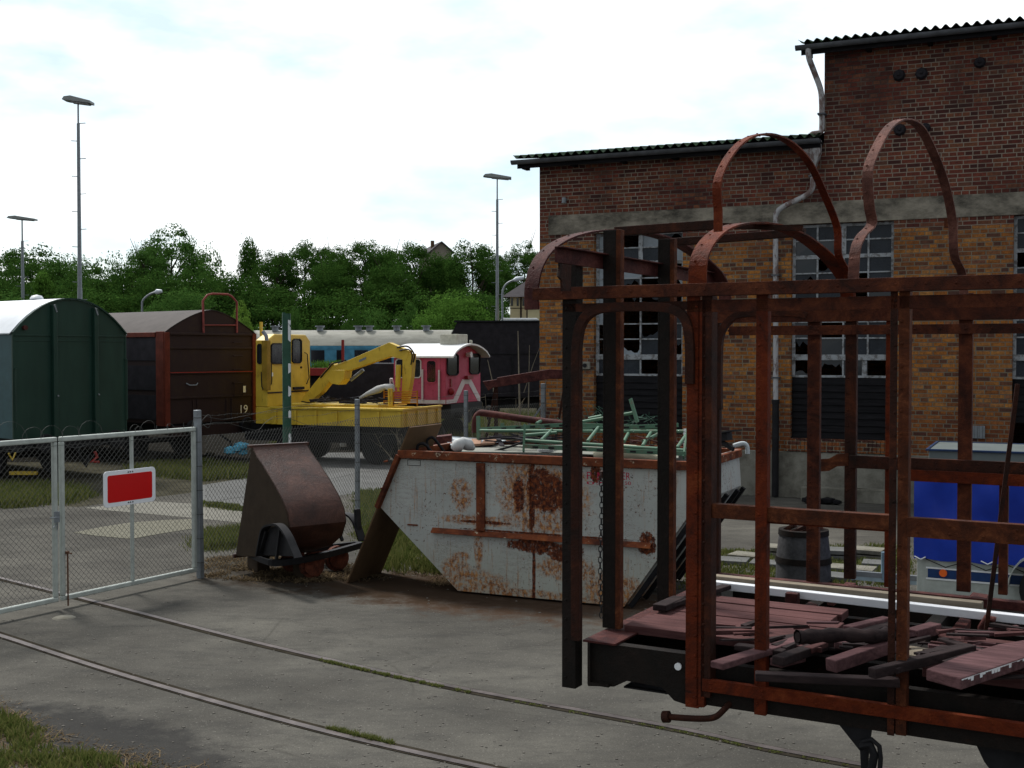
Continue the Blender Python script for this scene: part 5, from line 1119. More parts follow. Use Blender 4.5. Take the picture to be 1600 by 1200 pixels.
# cab: its end wall faces the camera side, chamfered roof corners
c0, xe_ = yy_(399, 600, .05), yy_(418, 600, .05).x
ce = lambda a, b: Fy.x(a, b, xe_)
cw = ce(485, 580).y; zc0 = zd-.1
sil = [ce(418, 630), ce(485, 630), ce(485, 533), ce(478, 524), ce(430, 521), ce(418, 531)]
sil[0].z = sil[1].z = zc0; sil[3].z = sil[4].z = (sil[3].z+sil[4].z)/2; sil[2].z = sil[5].z = (sil[2].z+sil[5].z)/2; zct = sil[3].z
m = MB(); m.prism([Vector((xe_, p.y, p.z)) for p in sil], (c0.x-xe_, 0, 0)); cab = m.build('cab', YEL, yc, bevel=.03)
m = MB(); m.box(c0.x, xe_+.5, .05, cw, zb3, zc0-.001); m.build('cab_base', YEL, yc, bevel=.02)
def rr(x0, x1, y0, y1, r=3): return ((x0+r, y0), (x1-r, y0), (x1, y0+r), (x1, y1-r), (x1-r, y1), (x0+r, y1), (x0, y1-r), (x0, y0+r))
def pane(pts, F_, y, par, nm='window', fr=None, g=WGL):
    pp = [F_(a, b, y) for a, b in pts]; pp = [Vector((p.x, y, p.z)) for p in pp]; m = MB(); m.prism([p+Vector((0, -.012, 0)) for p in pp], (0, .011, 0)); w_ = m.build(nm, g, par)
    if fr:
        m = MB(); n = len(pp)
        for k in range(n): m.beam(pp[k]+Vector((0, -.012, 0)), pp[(k+1) % n]+Vector((0, -.012, 0)), .03, .035, (0, 1, 0))
        m.build('frame', fr, w_, smooth=30)
def xpane(pts, cf, x, par, g=WGL, fr=None):
    pp = [cf(a, b) for a, b in pts]; pp = [Vector((x, p.y, p.z)) for p in pp]; m = MB(); m.prism([p+Vector((.012, 0, 0)) for p in pp], (-.011, 0, 0)); w_ = m.build('window', g, par)
    m = MB(); n = len(pp)
    for k in range(n): m.beam(pp[k]+Vector((.012, 0, 0)), pp[(k+1) % n]+Vector((.012, 0, 0)), .03, .05, (1, 0, 0))
    m.build('frame', fr or BLK2, w_)
xpane(rr(423, 452, 537, 568), ce, xe_, yc, WGL2, BLK); xpane(rr(456, 470, 530, 567), ce, xe_, yc, WGL2, BLK); pane(rr(403, 409, 538, 568, 2), yy_, .05, yc, fr=BLK)
m = MB(); a, b = yy_(411, 532, -.05), yy_(420, 610, -.05); m.box(a.x, b.x, -.12, .049, b.z, a.z); ex = m.build('exhaust_box', plain('sooty yellow', (.24, .15, .02), .6, 0, .3, 4), yc, bevel=.01)
m = MB(); m.tube([yy_(417, 534, -.04), yy_(416, 525, -.04), yy_(411, 518, -.04)], .05, 10); m.build('exhaust_pipe', GALV, ex, smooth=40)
m = MB(); a = yy_(408, 503, .6); m.box(a.x-.03, a.x+.03, .57, .63, zct-.05, a.z); m.build('aerial', YEL, yc)
m = MB(); m.tube([Fy.x(a, b, xe_+.06) for a, b in ((476, 551), (480, 553), (483, 590), (479, 600))], .014, 6); m.tube([Fy.x(a, b, xe_+.06) for a, b in ((421, 552), (424, 556), (424, 600), (420, 605))], .014, 6); m.tube([yy_(a, b, -.13) for a, b in ((408, 581), (409, 604), (411, 608))], .014, 6)
m.build('grab_rail', BLK, yc)
m = MB(); z_ = ce(450, 612).z; m.box(xe_+.001, xe_+.02, .05, cw, z_-.02, z_+.015); a, b = ce(457, 609), ce(473, 604); m.box(xe_+.001, xe_+.06, a.y, b.y, a.z, b.z); m.build('trim', BLK2, yc)
m = MB(); a = ce(470, 574); m.cyl((xe_, a.y, a.z), (xe_+.03, a.y, a.z), .03, 8); m.build('door_handle', BLK, yc)
m = MB(); a = ce(425, 585); m.box(xe_+.001, xe_+.006, a.y-.02, a.y+.05, a.z-.05, a.z+.05); m.build('label_plate', WHITE, yc)
# boom: lower arm, upper arm, stick, rams
yb = 1.1; bp = lambda a, b: yy_(a, b, yb)
def arm(pts, ws, nm, dep=.26, mat=YEL):
    up_, lo_ = [], []
    pp = [bp(a, b) for a, b in pts]; n = len(pp)
    for i, p in enumerate(pp):
        d = (pp[min(i+1, n-1)]-pp[max(i-1, 0)]).normalized(); q_ = Vector((-d.z, 0, d.x))*ws[i]/2; up_.append(p+q_); lo_.append(p-q_)
    m = MB(); m.prism([p-Vector((0, dep/2, 0)) for p in up_+lo_[::-1]], (0, dep, 0)); return m.build(nm, mat, yc, bevel=.01)
arm([(471, 637), (500, 606), (528, 572)], [.16, .32, .28], 'lower_boom'); arm([(522, 580), (545, 572), (612, 546), (640, 556)], [.26, .26, .36, .26], 'upper_boom', .22); arm([(640, 552), (638, 590), (634, 630)], [.30, .26, .16], 'stick', .2)
m = MB(); m.tube([bp(627, 570)-Vector((0, .16, 0)), bp(626, 605)-Vector((0, .16, 0))], .07, 10); m.tube([bp(626, 605)-Vector((0, .16, 0)), bp(627, 612)-Vector((0, .16, 0))], .035, 8); m.build('hydraulic_ram', YEL, yc, smooth=40)
m = MB(); m.tube([bp(545, 594)+Vector((0, .1, 0)), bp(565, 578)+Vector((0, .1, 0))], .045, 8); m.build('ram_rod', GALV, yc, smooth=40)
m = MB(); pp = [bp(a, b) for a, b in ((524, 578), (545, 578), (543, 592), (535, 601), (523, 599), (517, 592))]; m.prism([p-Vector((0, .2, 0)) for p in pp], (0, .4, 0)); m.build('boom_joint', YEL, yc, bevel=.01)
m = MB(); m.tube(catmull([bp(*p)-Vector((0, .17, 0)) for p in ((625, 543), (640, 541), (648, 547), (652, 556), (650, 566))], 5), .022, 6); m.tube(catmull([bp(*p)-Vector((0, .15, 0)) for p in ((628, 548), (642, 546), (648, 555), (646, 570))], 5), .018, 6); m.tube([bp(505, 590)-Vector((0, .15, 0)), bp(524, 568)-Vector((0, .15, 0)), bp(545, 563)-Vector((0, .14, 0))], .022, 6); m.build('hydraulic_hose', BLK, yc, smooth=50)
a = bp(570, 563); m = MB(); m.add([(a.x-.11, yb-.115, a.z-.05), (a.x+.10, yb-.115, a.z+.03), (a.x+.10, yb-.115, a.z+.09), (a.x-.11, yb-.115, a.z+.01)], [(0, 1, 2, 3)]); m.build('badge', GALV, yc)
random.seed(21); m = MB()
for k in range(34):
    x = random.uniform(xl+.6, -.3); y = random.uniform(.2, 1.9); z = zd+.02+random.uniform(0, .10); d = Vector((random.uniform(-.35, .35), random.uniform(-.3, .3), random.uniform(-.04, .05))); m.beam(Vector((x, y, z))-d, Vector((x, y, z))+d, random.uniform(.03, .09), random.uniform(.02, .06))
o = m.build('deck_scrap', BLK2); o.matrix_world = Fy.M; props(o, 'dark bars and fittings lying on the crane wagon deck', 'scrap metal', kind='stuff')
m = MB(); m.tube([yy_(*p, .7) for p in ((562, 622), (575, 615), (592, 608), (602, 604), (612, 606), (615, 612))], [.03, .06, .10, .07, .12, .05], 6); o = m.build('plastic_cover', WHP, smooth=70); o.matrix_world = Fy.M; props(o, 'crumpled white plastic cover on the crane wagon deck', 'plastic cover')
m = MB()
for px in (608, 612): m.tube([yy_(px, 634, .3), yy_(px, 607, .3)], .03, 7)
m.build('stanchion', YEL, yc)
m = MB()
for k in range(6): m.tube([yy_(601, 612+k*3.6, .9), yy_(652, 612+k*3.6, .9)], .014, 5)
for px in (600, 615, 652): m.tube([yy_(px, 610, .9), yy_(px, 634, .9)], .02, 5)
m.build('deck_rack', plain('orange rack paint', (.42, .17, .02), .6), yc)
# ---------------------------------------------------------------- red locomotive cab
K0 = P(696, 600, 34); K0.z = 0; Fk = Fr(K0, -21); kk = lambda a, b, y=0: Fk.y(a, b, y); ke = lambda a, b: Fk.x(a, b, 0)
lo_ = thing('locomotive', 'small faded red shunting locomotive cab with white curved roof', 'locomotive', K0, -21)
xk = kk(615, 590).x; KW = ke(751, 600).y; zk0 = kk(696, 632).z; zk1 = kk(690, 557).z; zkc = ke(730, 541).z+.02; print('loco', xk, KW, zk0, zk1, zkc)
ap = archprof(KW, zk1, zkc, 12, 2); m = MB(); m.prism([Vector((0, 0, zk0)), Vector((0, KW, zk0))]+[Vector((0, x, z)) for x, z in ap[::-1]], (xk, 0, 0)); m.build('cab', PINK, lo_, bevel=.02)
m = MB(); n = len(ap); vs = [(x, (y-KW/2)*1.06+KW/2, z+.01-(.05 if i in (0, n-1) else 0)) for x in (xk-.1, .28) for i, (y, z) in enumerate(ap)]; vs += [(x, (y-KW/2)*1.06+KW/2, z+.06-(.05 if i in (0, n-1) else 0)) for x in (xk-.1, .28) for i, (y, z) in enumerate(ap)]
fs = []
for k in range(n-1): fs += [(k, k+1, n+k+1, n+k), (2*n+k, 3*n+k, 3*n+k+1, 2*n+k+1), (k, 2*n+k, 2*n+k+1, k+1), (n+k, n+k+1, 3*n+k+1, 3*n+k)]
fs += [(0, n, 3*n, 2*n), (n-1, 3*n-1, 4*n-1, 2*n-1)]; m.add(vs, fs).build('roof', WHITE, lo_, smooth=40)
m = MB(); m.box(-.55, .0, KW*.32, KW*.62, zkc+.0, zkc+.33); m.cyl((.1, KW*.62, zkc-.02), (.1, KW*.62, zkc+.16), .05, 8); m.build('roof_box', plain('cream box', (.42, .42, .36), .6), lo_, bevel=.03)
pane(rr(619, 658, 561, 590), kk, 0, lo_, fr=STRIPE, g=WGL2)
pane(rr(667, 682, 563, 598), kk, 0, lo_, fr=PINK); 
m = MB(); m.box(kk(664, 0+560).x, kk(688, 560).x, -.012, -.001, kk(676, 625).z, kk(676, 560).z); m.build('door', PINK, lo_, bevel=.004)
m = MB()
for px, y0_ in ((660, 577), (686, 578)): m.tube([kk(px, y0_, -.06), kk(px, 626, -.06)], .03, 6)
m.build('grab_rail', STRIPE, lo_); m = MB(); m.tube([kk(610, 592, .1), kk(613, 592, .1), kk(616, 600, .1), kk(610, 592, .1), kk(610, 628, .1)], .03, 6); m.build('grab_rail', STRIPE, lo_)
def epane(pts, par, g=WGL, fr=BLK2):
    pp = [ke(a, b) for a, b in pts]; pp = [Vector((0, p.y, p.z)) for p in pp]; m = MB(); m.prism([p+Vector((.012, 0, 0)) for p in pp], (-.011, 0, 0)); w_ = m.build('window', g, par)
    m = MB(); n = len(pp)
    for k in range(n): m.beam(pp[k]+Vector((.012, 0, 0)), pp[(k+1) % n]+Vector((.012, 0, 0)), .03, .06, (1, 0, 0))
    m.build('frame', fr, w_)
epane(rr(698, 715, 553, 586), lo_); epane(rr(733, 749, 553, 584), lo_)
def estripe(poly): 
    pp = [ke(a, b) for a, b in poly]; m = MB(); m.prism([Vector((.004, p.y, p.z)) for p in pp], (.004, 0, 0)); m.build('stripe', STRIPE, lo_)
m = MB(); m.box(xk, 0, -.008, -.001, kk(696, 631).z, kk(696, 625).z); m.build('stripe', STRIPE, lo_)
estripe(((697, 625), (708, 624), (722, 593), (736, 593), (750, 620), (750, 627), (746, 626), (732, 600), (726, 600), (713, 629), (697, 631)))
m = MB(); c = ke(729, 554); m.cyl((.0, c.y, c.z), (.16, c.y, c.z), .06, 10, r2=.09); m.build('headlight', WHITE, lo_)
m = MB(); c = ke(704, 598); m.box(.001, .03, c.y-.05, c.y+.05, c.z-.12, c.z+.12); c = ke(702, 612); m.ball((.06, c.y, c.z), .11, 8); m.build('lamp_housing', RED2 if 0 else plain('deep red', (.22, .015, .02), .5), lo_, smooth=50)
m = MB(); c = ke(735, 590); m.box(.001, .05, c.y-.5, c.y+.5, c.z-.06, c.z+.06) if 0 else m.box(.001, .1, ke(726, 590).y, ke(735, 590).y, ke(730, 592).z, ke(730, 587).z); m.build('socket_box', plain('deep red 2', (.22, .015, .02), .5), lo_)
m = MB(); m.box(xk-2.4, xk-.001, .45, KW-.45, zk0, kk(600, 568).z); m.build('hood', BLK2, lo_, bevel=.03)
m = MB(); m.box(xk-2.6, .1, .15, KW-.15, .95, zk0-.002); m.build('underframe', BLK, lo_)
for s in (.5, KW-.5): m = MB(); m.cyl((.1, s, 1.05), (.45, s, 1.05), .1, 10); m.cyl((.45, s, 1.05), (.52, s, 1.05), .22, 18); m.build('buffer', BLK, lo_, smooth=40)
for x in (-.7, xk-1.5):
    for y in (.45, KW-.57): m = MB(); m.cyl((x, y, .45), (x, y+.12, .45), .45, 24); m.build('wheel', BLK, lo_, smooth=40)
# ---------------------------------------------------------------- blue coach
C0 = P(700, 600, 58); C0.z = 0; Fc = Fr(C0, -6); cc = lambda a, b, y=0: Fc.y(a, b, y)
co = thing('passenger_coach', 'long faded blue passenger coach with cream roof behind the yellow crane', 'railway coach', C0, -6)
zce = cc(600, 540).z; zcc = cc(600, 515).z; xc = -13.0; CWd = 2.9; cb = 1.1; print('coach', zce, zcc)
wz0, wz1 = cc(520, 568).z, cc(520, 547).z
wl = [cc(p, 560).x for p in (404, 429, 445, 462, 486, 507, 526, 538, 554, 575, 592, 612, 628, 648, 664, 684)]
m = MB(); m.box(xc, 0, 0, CWd, cb, zce); m.build('body', COACHB, co, bevel=.05)
for i in range(0, len(wl), 2):
    m = MB(); m.box(wl[i], wl[i+1], -.03, -.001, wz0, wz1); f = m.build('window', WGL if i != 8 else WGL2, co, bevel=.01)
m = MB(); m.box(xc, 0, -.02, -.001, wz1+.06, wz1+.09); m.box(xc, 0, -.02, -.001, wz0-.14, wz0-.11)
for k in range(30): m.box(xc+.2+k*.43, xc+.22+k*.43, -.012, -.001, wz1+.1, zce-.02)
m.build('trim', COACHB, co)
ap = archprof(CWd, zce, zcc, 12, 2.6); m = MB(); m.prism([Vector((.06, x, z)) for x, z in ap], (xc-.1, 0, 0)); rf = m.build('roof', CREAMR, co, smooth=40)
for px in (560, 577, 666, 430, 500, 620):
    c = cc(px, 520, CWd*.35); m = MB(); m.cyl((c.x, CWd*.35, zcc-.05), (c.x, CWd*.35, zcc+.16), .16, 10); m.cyl((c.x, CWd*.35, zcc+.16), (c.x, CWd*.35, zcc+.22), .24, 10); m.build('roof_vent', GALV, co, smooth=30)
m = MB(); m.box(xc, -.1, .3, CWd-.3, .5, cb-.001); m.build('underframe', BLK, co)
for x in (-2, -4.4, -10):
    m = MB(); m.cyl((x, .5, .48), (x, .62, .48), .48, 20); m.cyl((x, CWd-.62, .48), (x, CWd-.5, .48), .48, 20); m.build('wheelset', BLK, co)
# black wagon at the right of the coach
E0 = P(706, 600, 50); E0.z = 0; Fe = Fr(E0, -4); ee = lambda a, b, y=0: Fe.y(a, b, y)
bk = thing('high_sided_wagon', 'tall black railway wagon beside the brick corner', 'railway wagon', E0, -4)
ztb = ee(760, 503).z; zmid = ee(760, 553).z
m = MB(); m.prism([Vector((0, 0, 1.0)), Vector((9, 0, 1.0)), Vector((9, 0, ztb)), ee(714, 504), Vector((-.25, 0, ee(700, 540).z))], (0, 2.9, 0)); m.build('body', BLK2, bk)
m = MB(); m.box(.0, 9, -.03, -.001, zmid-.02, zmid+.02); m.box(.1, 9.05, -.06, 2.96, ztb, ztb+.06)
for k in range(5): m.box(.9+k*1.6, .96+k*1.6, -.05, -.001, 1.0, zmid-.03)
m.build('rib', BLK, bk); m = MB(); m.box(0, 9, .4, 2.5, .5, .998); m.build('underframe', BLK, bk)
for x in (1.5, 4.0): m = MB(); m.cyl((x, .4, .48), (x, .52, .48), .48, 20); m.build('wheel', BLK, bk)
# low red sided wagon in front of the coach
U0 = P(486, 600, 46); U0.z = 0; Fu = Fr(U0, -6); uu = lambda a, b, y=0: Fu.y(a, b, y)
rw = thing('flat_wagon', 'low wagon with red drop side carrying plants in front of the blue coach', 'railway wagon', U0, -6)
m = MB(); z0, z1 = uu(500, 587).z, uu(500, 575).z; xe = uu(545, 580).x; m.box(-3, xe, 0, .06, z0, z1); m.build('side_board', REDP, rw, bevel=.01)
m = MB(); m.box(-3, xe, .0605, 2.6, z0, z0+.08); m.box(-3, xe, .3, 2.3, .9, z0-.001); m.build('chassis', BLK, rw)
for x in (-2, .6): m = MB(); m.cyl((x, .4, .48), (x, .52, .48), .48, 20); m.build('wheel', BLK, rw)
m = MB(); c = uu(536, 560, -.05); m.box(c.x-.05, c.x+.05, -.1, -.04, z0, uu(536, 531).z); m.build('stake', REDP, rw)
blades('wagon_plants', [Fu.M @ Vector(p) for p in ((-.2, .3, 0), (xe-.2, .3, 0), (xe-.2, 1.6, 0), (-.2, 1.6, 0))], 900, .38, 'green plants growing on the low red sided wagon', 31, .03, .7, LF[2], .15, 'plants', z1-.1)
o = thing('marker_post', 'small white post behind the crane deck', 'marker post', P(536, 610, 36)-Vector((0, 0, P(536, 610, 36).z)), 0)
m = MB(); m.box(-.09, .09, -.04, .04, 0, P(536, 601, 36).z); m.build('post', WHITE, o, bevel=.01)
# ---------------------------------------------------------------- trees
def crown_mesh(seed, nc, nl, size, shape='round', mats=None, ragged=.25, zlo=-1.):
    rg = np.random.default_rng(seed); V = []; 
    # sub-crowns: limbs end in lobes; leaves sit in shells of each lobe, gaps between lobes
    cs = []
    while len(cs) < nc:
        p = rg.normal(0, 1, 3); p /= np.linalg.norm(p)
        if shape == 'round': p = np.sign(p)*np.abs(p)**.75; p /= max(np.linalg.norm(p), .9); r = rg.uniform(.45, 1.0)**.5; q = p*r*np.array([.82, .82, .84])
        elif shape == 'spread': r = rg.uniform(.3, 1)**.5; q = p*r*np.array([.85, .85, .7])
        elif shape == 'cone': z = rg.uniform(-.9, .85); rr_ = (.9-z)/1.8*.85+.05; q = np.array([p[0]*rr_, p[1]*rr_, z])
        else: r = rg.uniform(.2, 1)**.5; q = p*r*.8
        cs.append(q)
    cs = np.array(cs); lr = rg.uniform(.16, .29, nc)*(1+ragged*rg.normal(0, .5, nc)); lr = np.clip(lr, .1, .45)
    n = nc*nl; ci = np.repeat(np.arange(nc), nl); d = rg.normal(0, 1, (n, 3)); d /= np.linalg.norm(d, axis=1)[:, None]; d[:, 2] = np.where(d[:, 2] < -.3, d[:, 2]*.5, d[:, 2])
    pos = cs[ci]+d*(lr[ci]*rg.uniform(.55, 1.08, n)**.7)[:, None]*np.array([1, 1, .72])
    stray = rg.random(n) < .05; pos[stray] += rg.normal(0, .07, (stray.sum(), 3))
    nrm = d+rg.normal(0, .36, (n, 3)); nrm /= np.linalg.norm(nrm, axis=1)[:, None]; t = np.cross(nrm, rg.normal(0, 1, (n, 3))); t /= np.linalg.norm(t, axis=1)[:, None]; b = np.cross(nrm, t)
    s = size*rg.uniform(.5, 1.3, n)[:, None]
    V = np.stack([pos-t*s, pos-b*s*.55, pos+t*s, pos+b*s*.55], 1).reshape(-1, 3); F = np.arange(4*n).reshape(n, 4)
    return V, F
def leaf_me(name, seed, *a, **k):
    V, F = crown_mesh(seed, *a, **k); me = bpy.data.meshes.new(name); me.vertices.add(len(V)); me.vertices.foreach_set('co', V.astype(np.float32).ravel()); me.loops.add(F.size); me.loops.foreach_set('vertex_index', F.astype(np.int32).ravel())
    me.polygons.add(len(F)); me.polygons.foreach_set('loop_start', np.arange(0, F.size, 4, dtype=np.int32)); me.update(calc_edges=True); me.materials.append(LF[0]); return me
CR = {'a': leaf_me('crown_a', 1, 120, 230, .022, ragged=.12), 'b': leaf_me('crown_b', 2, 120, 220, .024, 'spread', ragged=.2), 'c': leaf_me('crown_c', 3, 95, 240, .024, 'round', ragged=.4),
      'd': leaf_me('crown_d', 4, 90, 150, .028, 'cone', ragged=.2), 'e': leaf_me('crown_e', 5, 40, 120, .028, 'spread', ragged=.5), 'f': leaf_me('crown_f', 6, 60, 240, .034, 'cone')}
def limb_me(seed):
    rg = random.Random(seed); m = MB(); m.tube([(0, 0, -1.35), (.02, 0, -.9), (0, .02, -.3), (.03, 0, .3)], [.06, .05, .035, .015], 8)
    for k in range(11):
        z = rg.uniform(-.75, .2); a = rg.uniform(0, 6.28); l = rg.uniform(.45, .8); m.tube([(0, 0, z), (math.cos(a)*l*.5, math.sin(a)*l*.5, z+.18), (math.cos(a)*l, math.sin(a)*l, z+.42)], [.022, .014, .005], 5)
    me = bpy.data.meshes.new('trunk'); me.from_pydata(m.v, [], m.f); me.materials.append(BARK); return me
TRK = [limb_me(1), limb_me(2)]
_tn = [0]
def tree(px, ytop, wpx, D, kind, mat, label, zlow=1.2, name='tree', cat='tree', grp='trees beyond the railway yard', tone=1):
    X = (px-800)/FPX*D; zt = P(px, ytop, D).z; rx = wpx/2*D/FPX*1.12; _tn[0] += 1
    if kind in 'abc' and name == 'tree': zlow = max(zlow, zt-2.5*rx)
    o = thing(name, label, cat, (X, D, 0), (_tn[0]*67) % 360, grp); rz = (zt-zlow)/2; zc_ = (zt+zlow)/2
    c = bpy.data.objects.new('crown', CR[kind]); COL.objects.link(c); c.parent = o; c.scale = (rx/.95, rx/.95, rz/.95); c.location = (0, 0, zc_)
    c.material_slots[0].link = 'OBJECT'; c.material_slots[0].material = LF[mat]
    t = bpy.data.objects.new('trunk', TRK[_tn[0] % 2]); COL.objects.link(t); t.parent = o; t.scale = (rx*.9, rx*.9, zc_/1.35); t.location = (0, 0, zc_-.1)
    return o
TL = [(-45, 398, 170, 128, 'b', 1, 'broad mid green tree at the far left edge of the tree line'),
 (48, 377, 150, 122, 'a', 0, 'dark tree behind the leftmost thin lamp mast'),
 (112, 386, 110, 118, 'b', 1, 'yellowish green tree behind the tallest lamp mast'),
 (186, 372, 95, 112, 'e', 1, 'sparse airy tree showing sky through its top'),
 (196, 408, 110, 110, 'a', 0, 'dark tree below the sparse airy tree'),
 (268, 350, 120, 116, 'c', 1, 'tallest leafy tree in the left half with a ragged top'),
 (318, 358, 70, 114, 'e', 1, 'ragged thin top just right of the tallest tree'),
 (322, 400, 140, 104, 'b', 0, 'broad dark tree behind the brown van hoop rail'),
 (392, 374, 82, 108, 'd', 0, 'dark tree with pointed top left of the round row'),
 (432, 388, 80, 103, 'a', 0, 'dark round tree left of the green pole'),
 (476, 372, 108, 106, 'a', 0, 'large round dark tree above the green pole'),
 (532, 392, 60, 112, 'c', 1, 'small lighter tree peeping between two round dark trees'),
 (573, 370, 100, 106, 'a', 0, 'round dark tree in the middle of the row above the crane boom'),
 (648, 373, 104, 104, 'a', 0, 'round dark tree left of the gabled roof'),
 (738, 372, 108, 103, 'a', 0, 'round dark tree just left of the lamp mast by the shed'),
 (690, 402, 80, 109, 'c', 0, 'dark tree below the gabled roof'),
 (820, 376, 74, 125, 'c', 0, 'far dark tree beside the left corner of the shed'),
 (512, 398, 80, 100, 'b', 0, 'dark tree behind the blue coach left part'),
 (612, 400, 90, 100, 'b', 0, 'dark tree behind the coach middle part'),
 (368, 415, 100, 99, 'b', 0, 'low dark tree behind the brown van right side'),
 (250, 412, 120, 100, 'b', 0, 'dark tree behind the green van roof crest'),
 (135, 412, 110, 105, 'c', 0, 'dark tree behind the foot of the tallest mast'),
 (10, 412, 130, 108, 'c', 0, 'dark leafy tree behind the white van roof'),
 (778, 410, 60, 112, 'c', 0, 'dark narrow tree behind the lamp mast by the shed')]
TL += [(-20, 440, 190, 101, 'b', 1, 'low broad tree at the far left behind the white van roof'), (150, 442, 170, 99, 'b', 0, 'low dark tree behind the tallest mast foot and green van'), (300, 440, 170, 97, 'b', 0, 'low dark tree above the brown van roof'),
 (425, 436, 150, 98, 'b', 0, 'low dark tree left of the green pole top'), (530, 440, 160, 97, 'b', 0, 'low dark tree right of the green pole top'), (630, 436, 150, 98, 'b', 0, 'low dark tree above the coach roof vents'), (740, 440, 130, 97, 'b', 0, 'low dark tree behind the lamp mast base'),
 (608, 382, 76, 108, 'a', 0, 'dark round crown filling the middle of the row'), (692, 398, 90, 107, 'a', 0, 'dark round crown directly under the gabled roof'), (520, 380, 70, 108, 'a', 0, 'dark round crown just right of the green pole line'), (228, 385, 80, 112, 'a', 1, 'mid green crown left of the tallest leafy tree'), (770, 392, 60, 106, 'a', 0, 'dark crown touching the lamp mast near the shed')]
for t in TL: tree(*t)
SH = [(70, 427, 84, 104.5, 'f', 2, 'bright green bushy conifer above the white van roof'),
 (376, 470, 44, 60, 'c', 3, 'lime green shrub behind the brown van hoop rail'),
 (402, 492, 34, 62, 'e', 2, 'thin green shrub right of the lime one'),
 (462, 484, 46, 72, 'd', 1, 'pointed green shrub behind the green pole'),
 (592, 462, 80, 76, 'e', 1, 'loose feathery shrub behind the blue coach'),
 (640, 470, 50, 78, 'c', 1, 'small dark shrub beside the feathery shrub'),
 (706, 443, 132, 74, 'b', 2, 'wide light green willow shrub behind the blue coach'),
 (285, 440, 120, 92, 'b', 1, 'mid green rounded shrub near the curved street lamp'),
 (560, 480, 60, 80, 'c', 0, 'dark low shrub behind the coach roof')]
for t in SH: tree(*t, zlow=.5, name='shrub', cat='shrub', grp='shrubs in front of the trees')
# ---------------------------------------------------------------- lamp masts
def mast(px, ytop, D, label, w=.24):
    X = (px-800)/FPX*D; zt = P(px, ytop, D).z; o = thing('lamp_mast', label, 'lamp mast', (X, D, 0), 0, 'tall yard lamp masts')
    m = MB(); H = zt-1.9*D/62*.62; m.tube([(0, 0, 0), (0, 0, H*.42)], [w*.62, w*.52], 10); m.tube([(0, 0, H*.42), (0, 0, H)], [w*.46, w*.34], 10); m.tube([(0, 0, H), (0, 0, zt-.1)], [w*.2, w*.18], 8); m.build('pole', GALV, o, smooth=40)
    m = MB()
    for k in range(16): z = H-k*H*.062; s = -1 if k % 2 else 1; m.beam((0, 0, z), (s*w*1.55, 0, z+.02), .035, .035)
    m.build('climbing_rung', GALV, o)
    L_ = 22*D/FPX
    m = MB(); m.prism([(-L_*1., 0, zt), (-L_*.85, 0, zt+.16), (-L_*.4, 0, zt+.2), (L_*1, 0, zt-.06), (L_*1, 0, zt-.20), (-L_*.7, 0, zt-.05)], (0, .7, 0)); h = m.build('lamp_head', HEADG, o, bevel=.02); h.location.y = -.35
    m = MB(); m.box(-L_*.5, L_*.7, -.3, .3, zt-.2, zt-.12) if 0 else m.prism([(-L_*.4, -.28, zt-.09), (L_*.8, -.28, zt-.20), (L_*.8, -.28, zt-.235), (-L_*.4, -.28, zt-.125)], (0, .56, 0)); m.build('diffuser', plain('grey diffuser', (.3, .3, .32), .4), h).location.y = .35
    return o
mast(126, 157, 62, 'tallest grey lamp mast with climbing rungs behind the green van'); mast(37, 341, 100, 'farthest thin lamp mast at the left above the trees', .34); mast(777, 276, 88, 'grey lamp mast left of the brick shed', .27)
def street_lamp(px0, y0, pts, D, label, r=.06):
    X = (px0-800)/FPX*D; o = thing('street_lamp', label, 'street lamp', (X, D, 0), 0); pp = [P(*p, D)-Vector((X, D, 0)) for p in pts]; m = MB(); m.tube([Vector((0, 0, 0))]+catmull(pp, 4), r, 8); m.build('pole', GALV, o, smooth=50)
    m = MB(); a, b = pp[-2], pp[-1]; m.tube([a, a.lerp(b, .3)+Vector((0, 0, .02)), b], [r*1.2, r*2.6, r*1.5], 8); m.build('lamp_head', plain('pale lamp head', (.5, .54, .6), .4), o, smooth=60)
street_lamp(222, 470, ((222, 472), (226, 466), (234, 460), (242, 457), (253, 455)), 80, 'small curved street lamp among the trees behind the brown van', .07)
street_lamp(785, 470, ((785, 480), (785, 458), (790, 445), (802, 438), (819, 434)), 66, 'pale curved street lamp in front of the cream house', .055)
# ---------------------------------------------------------------- houses far behind
H0 = P(797, 600, 84); H0.z = 0; Fh = Fr(H0, -12); hh = lambda a, b, y=0: Fh.y(a, b, y)
ho = thing('house', 'cream house with dark slate roof seen beside the shed corner', 'house', H0, -12)
ze_ = hh(812, 462).z; m = MB(); m.box(0, 7, 0, 7, 0, ze_); m.build('wall', CREAMW, ho)
m = MB(); zr_ = hh(842, 405).z; m.prism([(-.5, -.5, ze_-.1), (-.5, 7.5, ze_-.1), (2.6, 3.5, zr_)], (.1, 0, 0)) if 0 else m.add([(-.5, -.5, ze_-.1), (7.5, -.5, ze_-.1), (7.5, 7.5, ze_-.1), (-.5, 7.5, ze_-.1), (2.5, 3.5, zr_), (5.5, 3.5, zr_)], [(0, 1, 5, 4), (1, 2, 5), (2, 3, 4, 5), (3, 0, 4), (0, 3, 2, 1)]); m.build('roof', SLATE, ho)
for px in (800, 809, 818, 831):
    a, b = hh(px-1.6, 466), hh(px+1.6, 478); m = MB(); m.box(a.x, b.x, -.05, -.001, b.z, a.z); m.build('window', WGL, ho)
m = MB()
for px in (814, 824): a = hh(px, 470).x; m.box(a-.06, a+.06, -.03, -.001, 0, ze_)
m.box(0, 7, -.035, -.001, hh(810, 482).z, hh(810, 481).z); m.build('timber', DKT, ho)
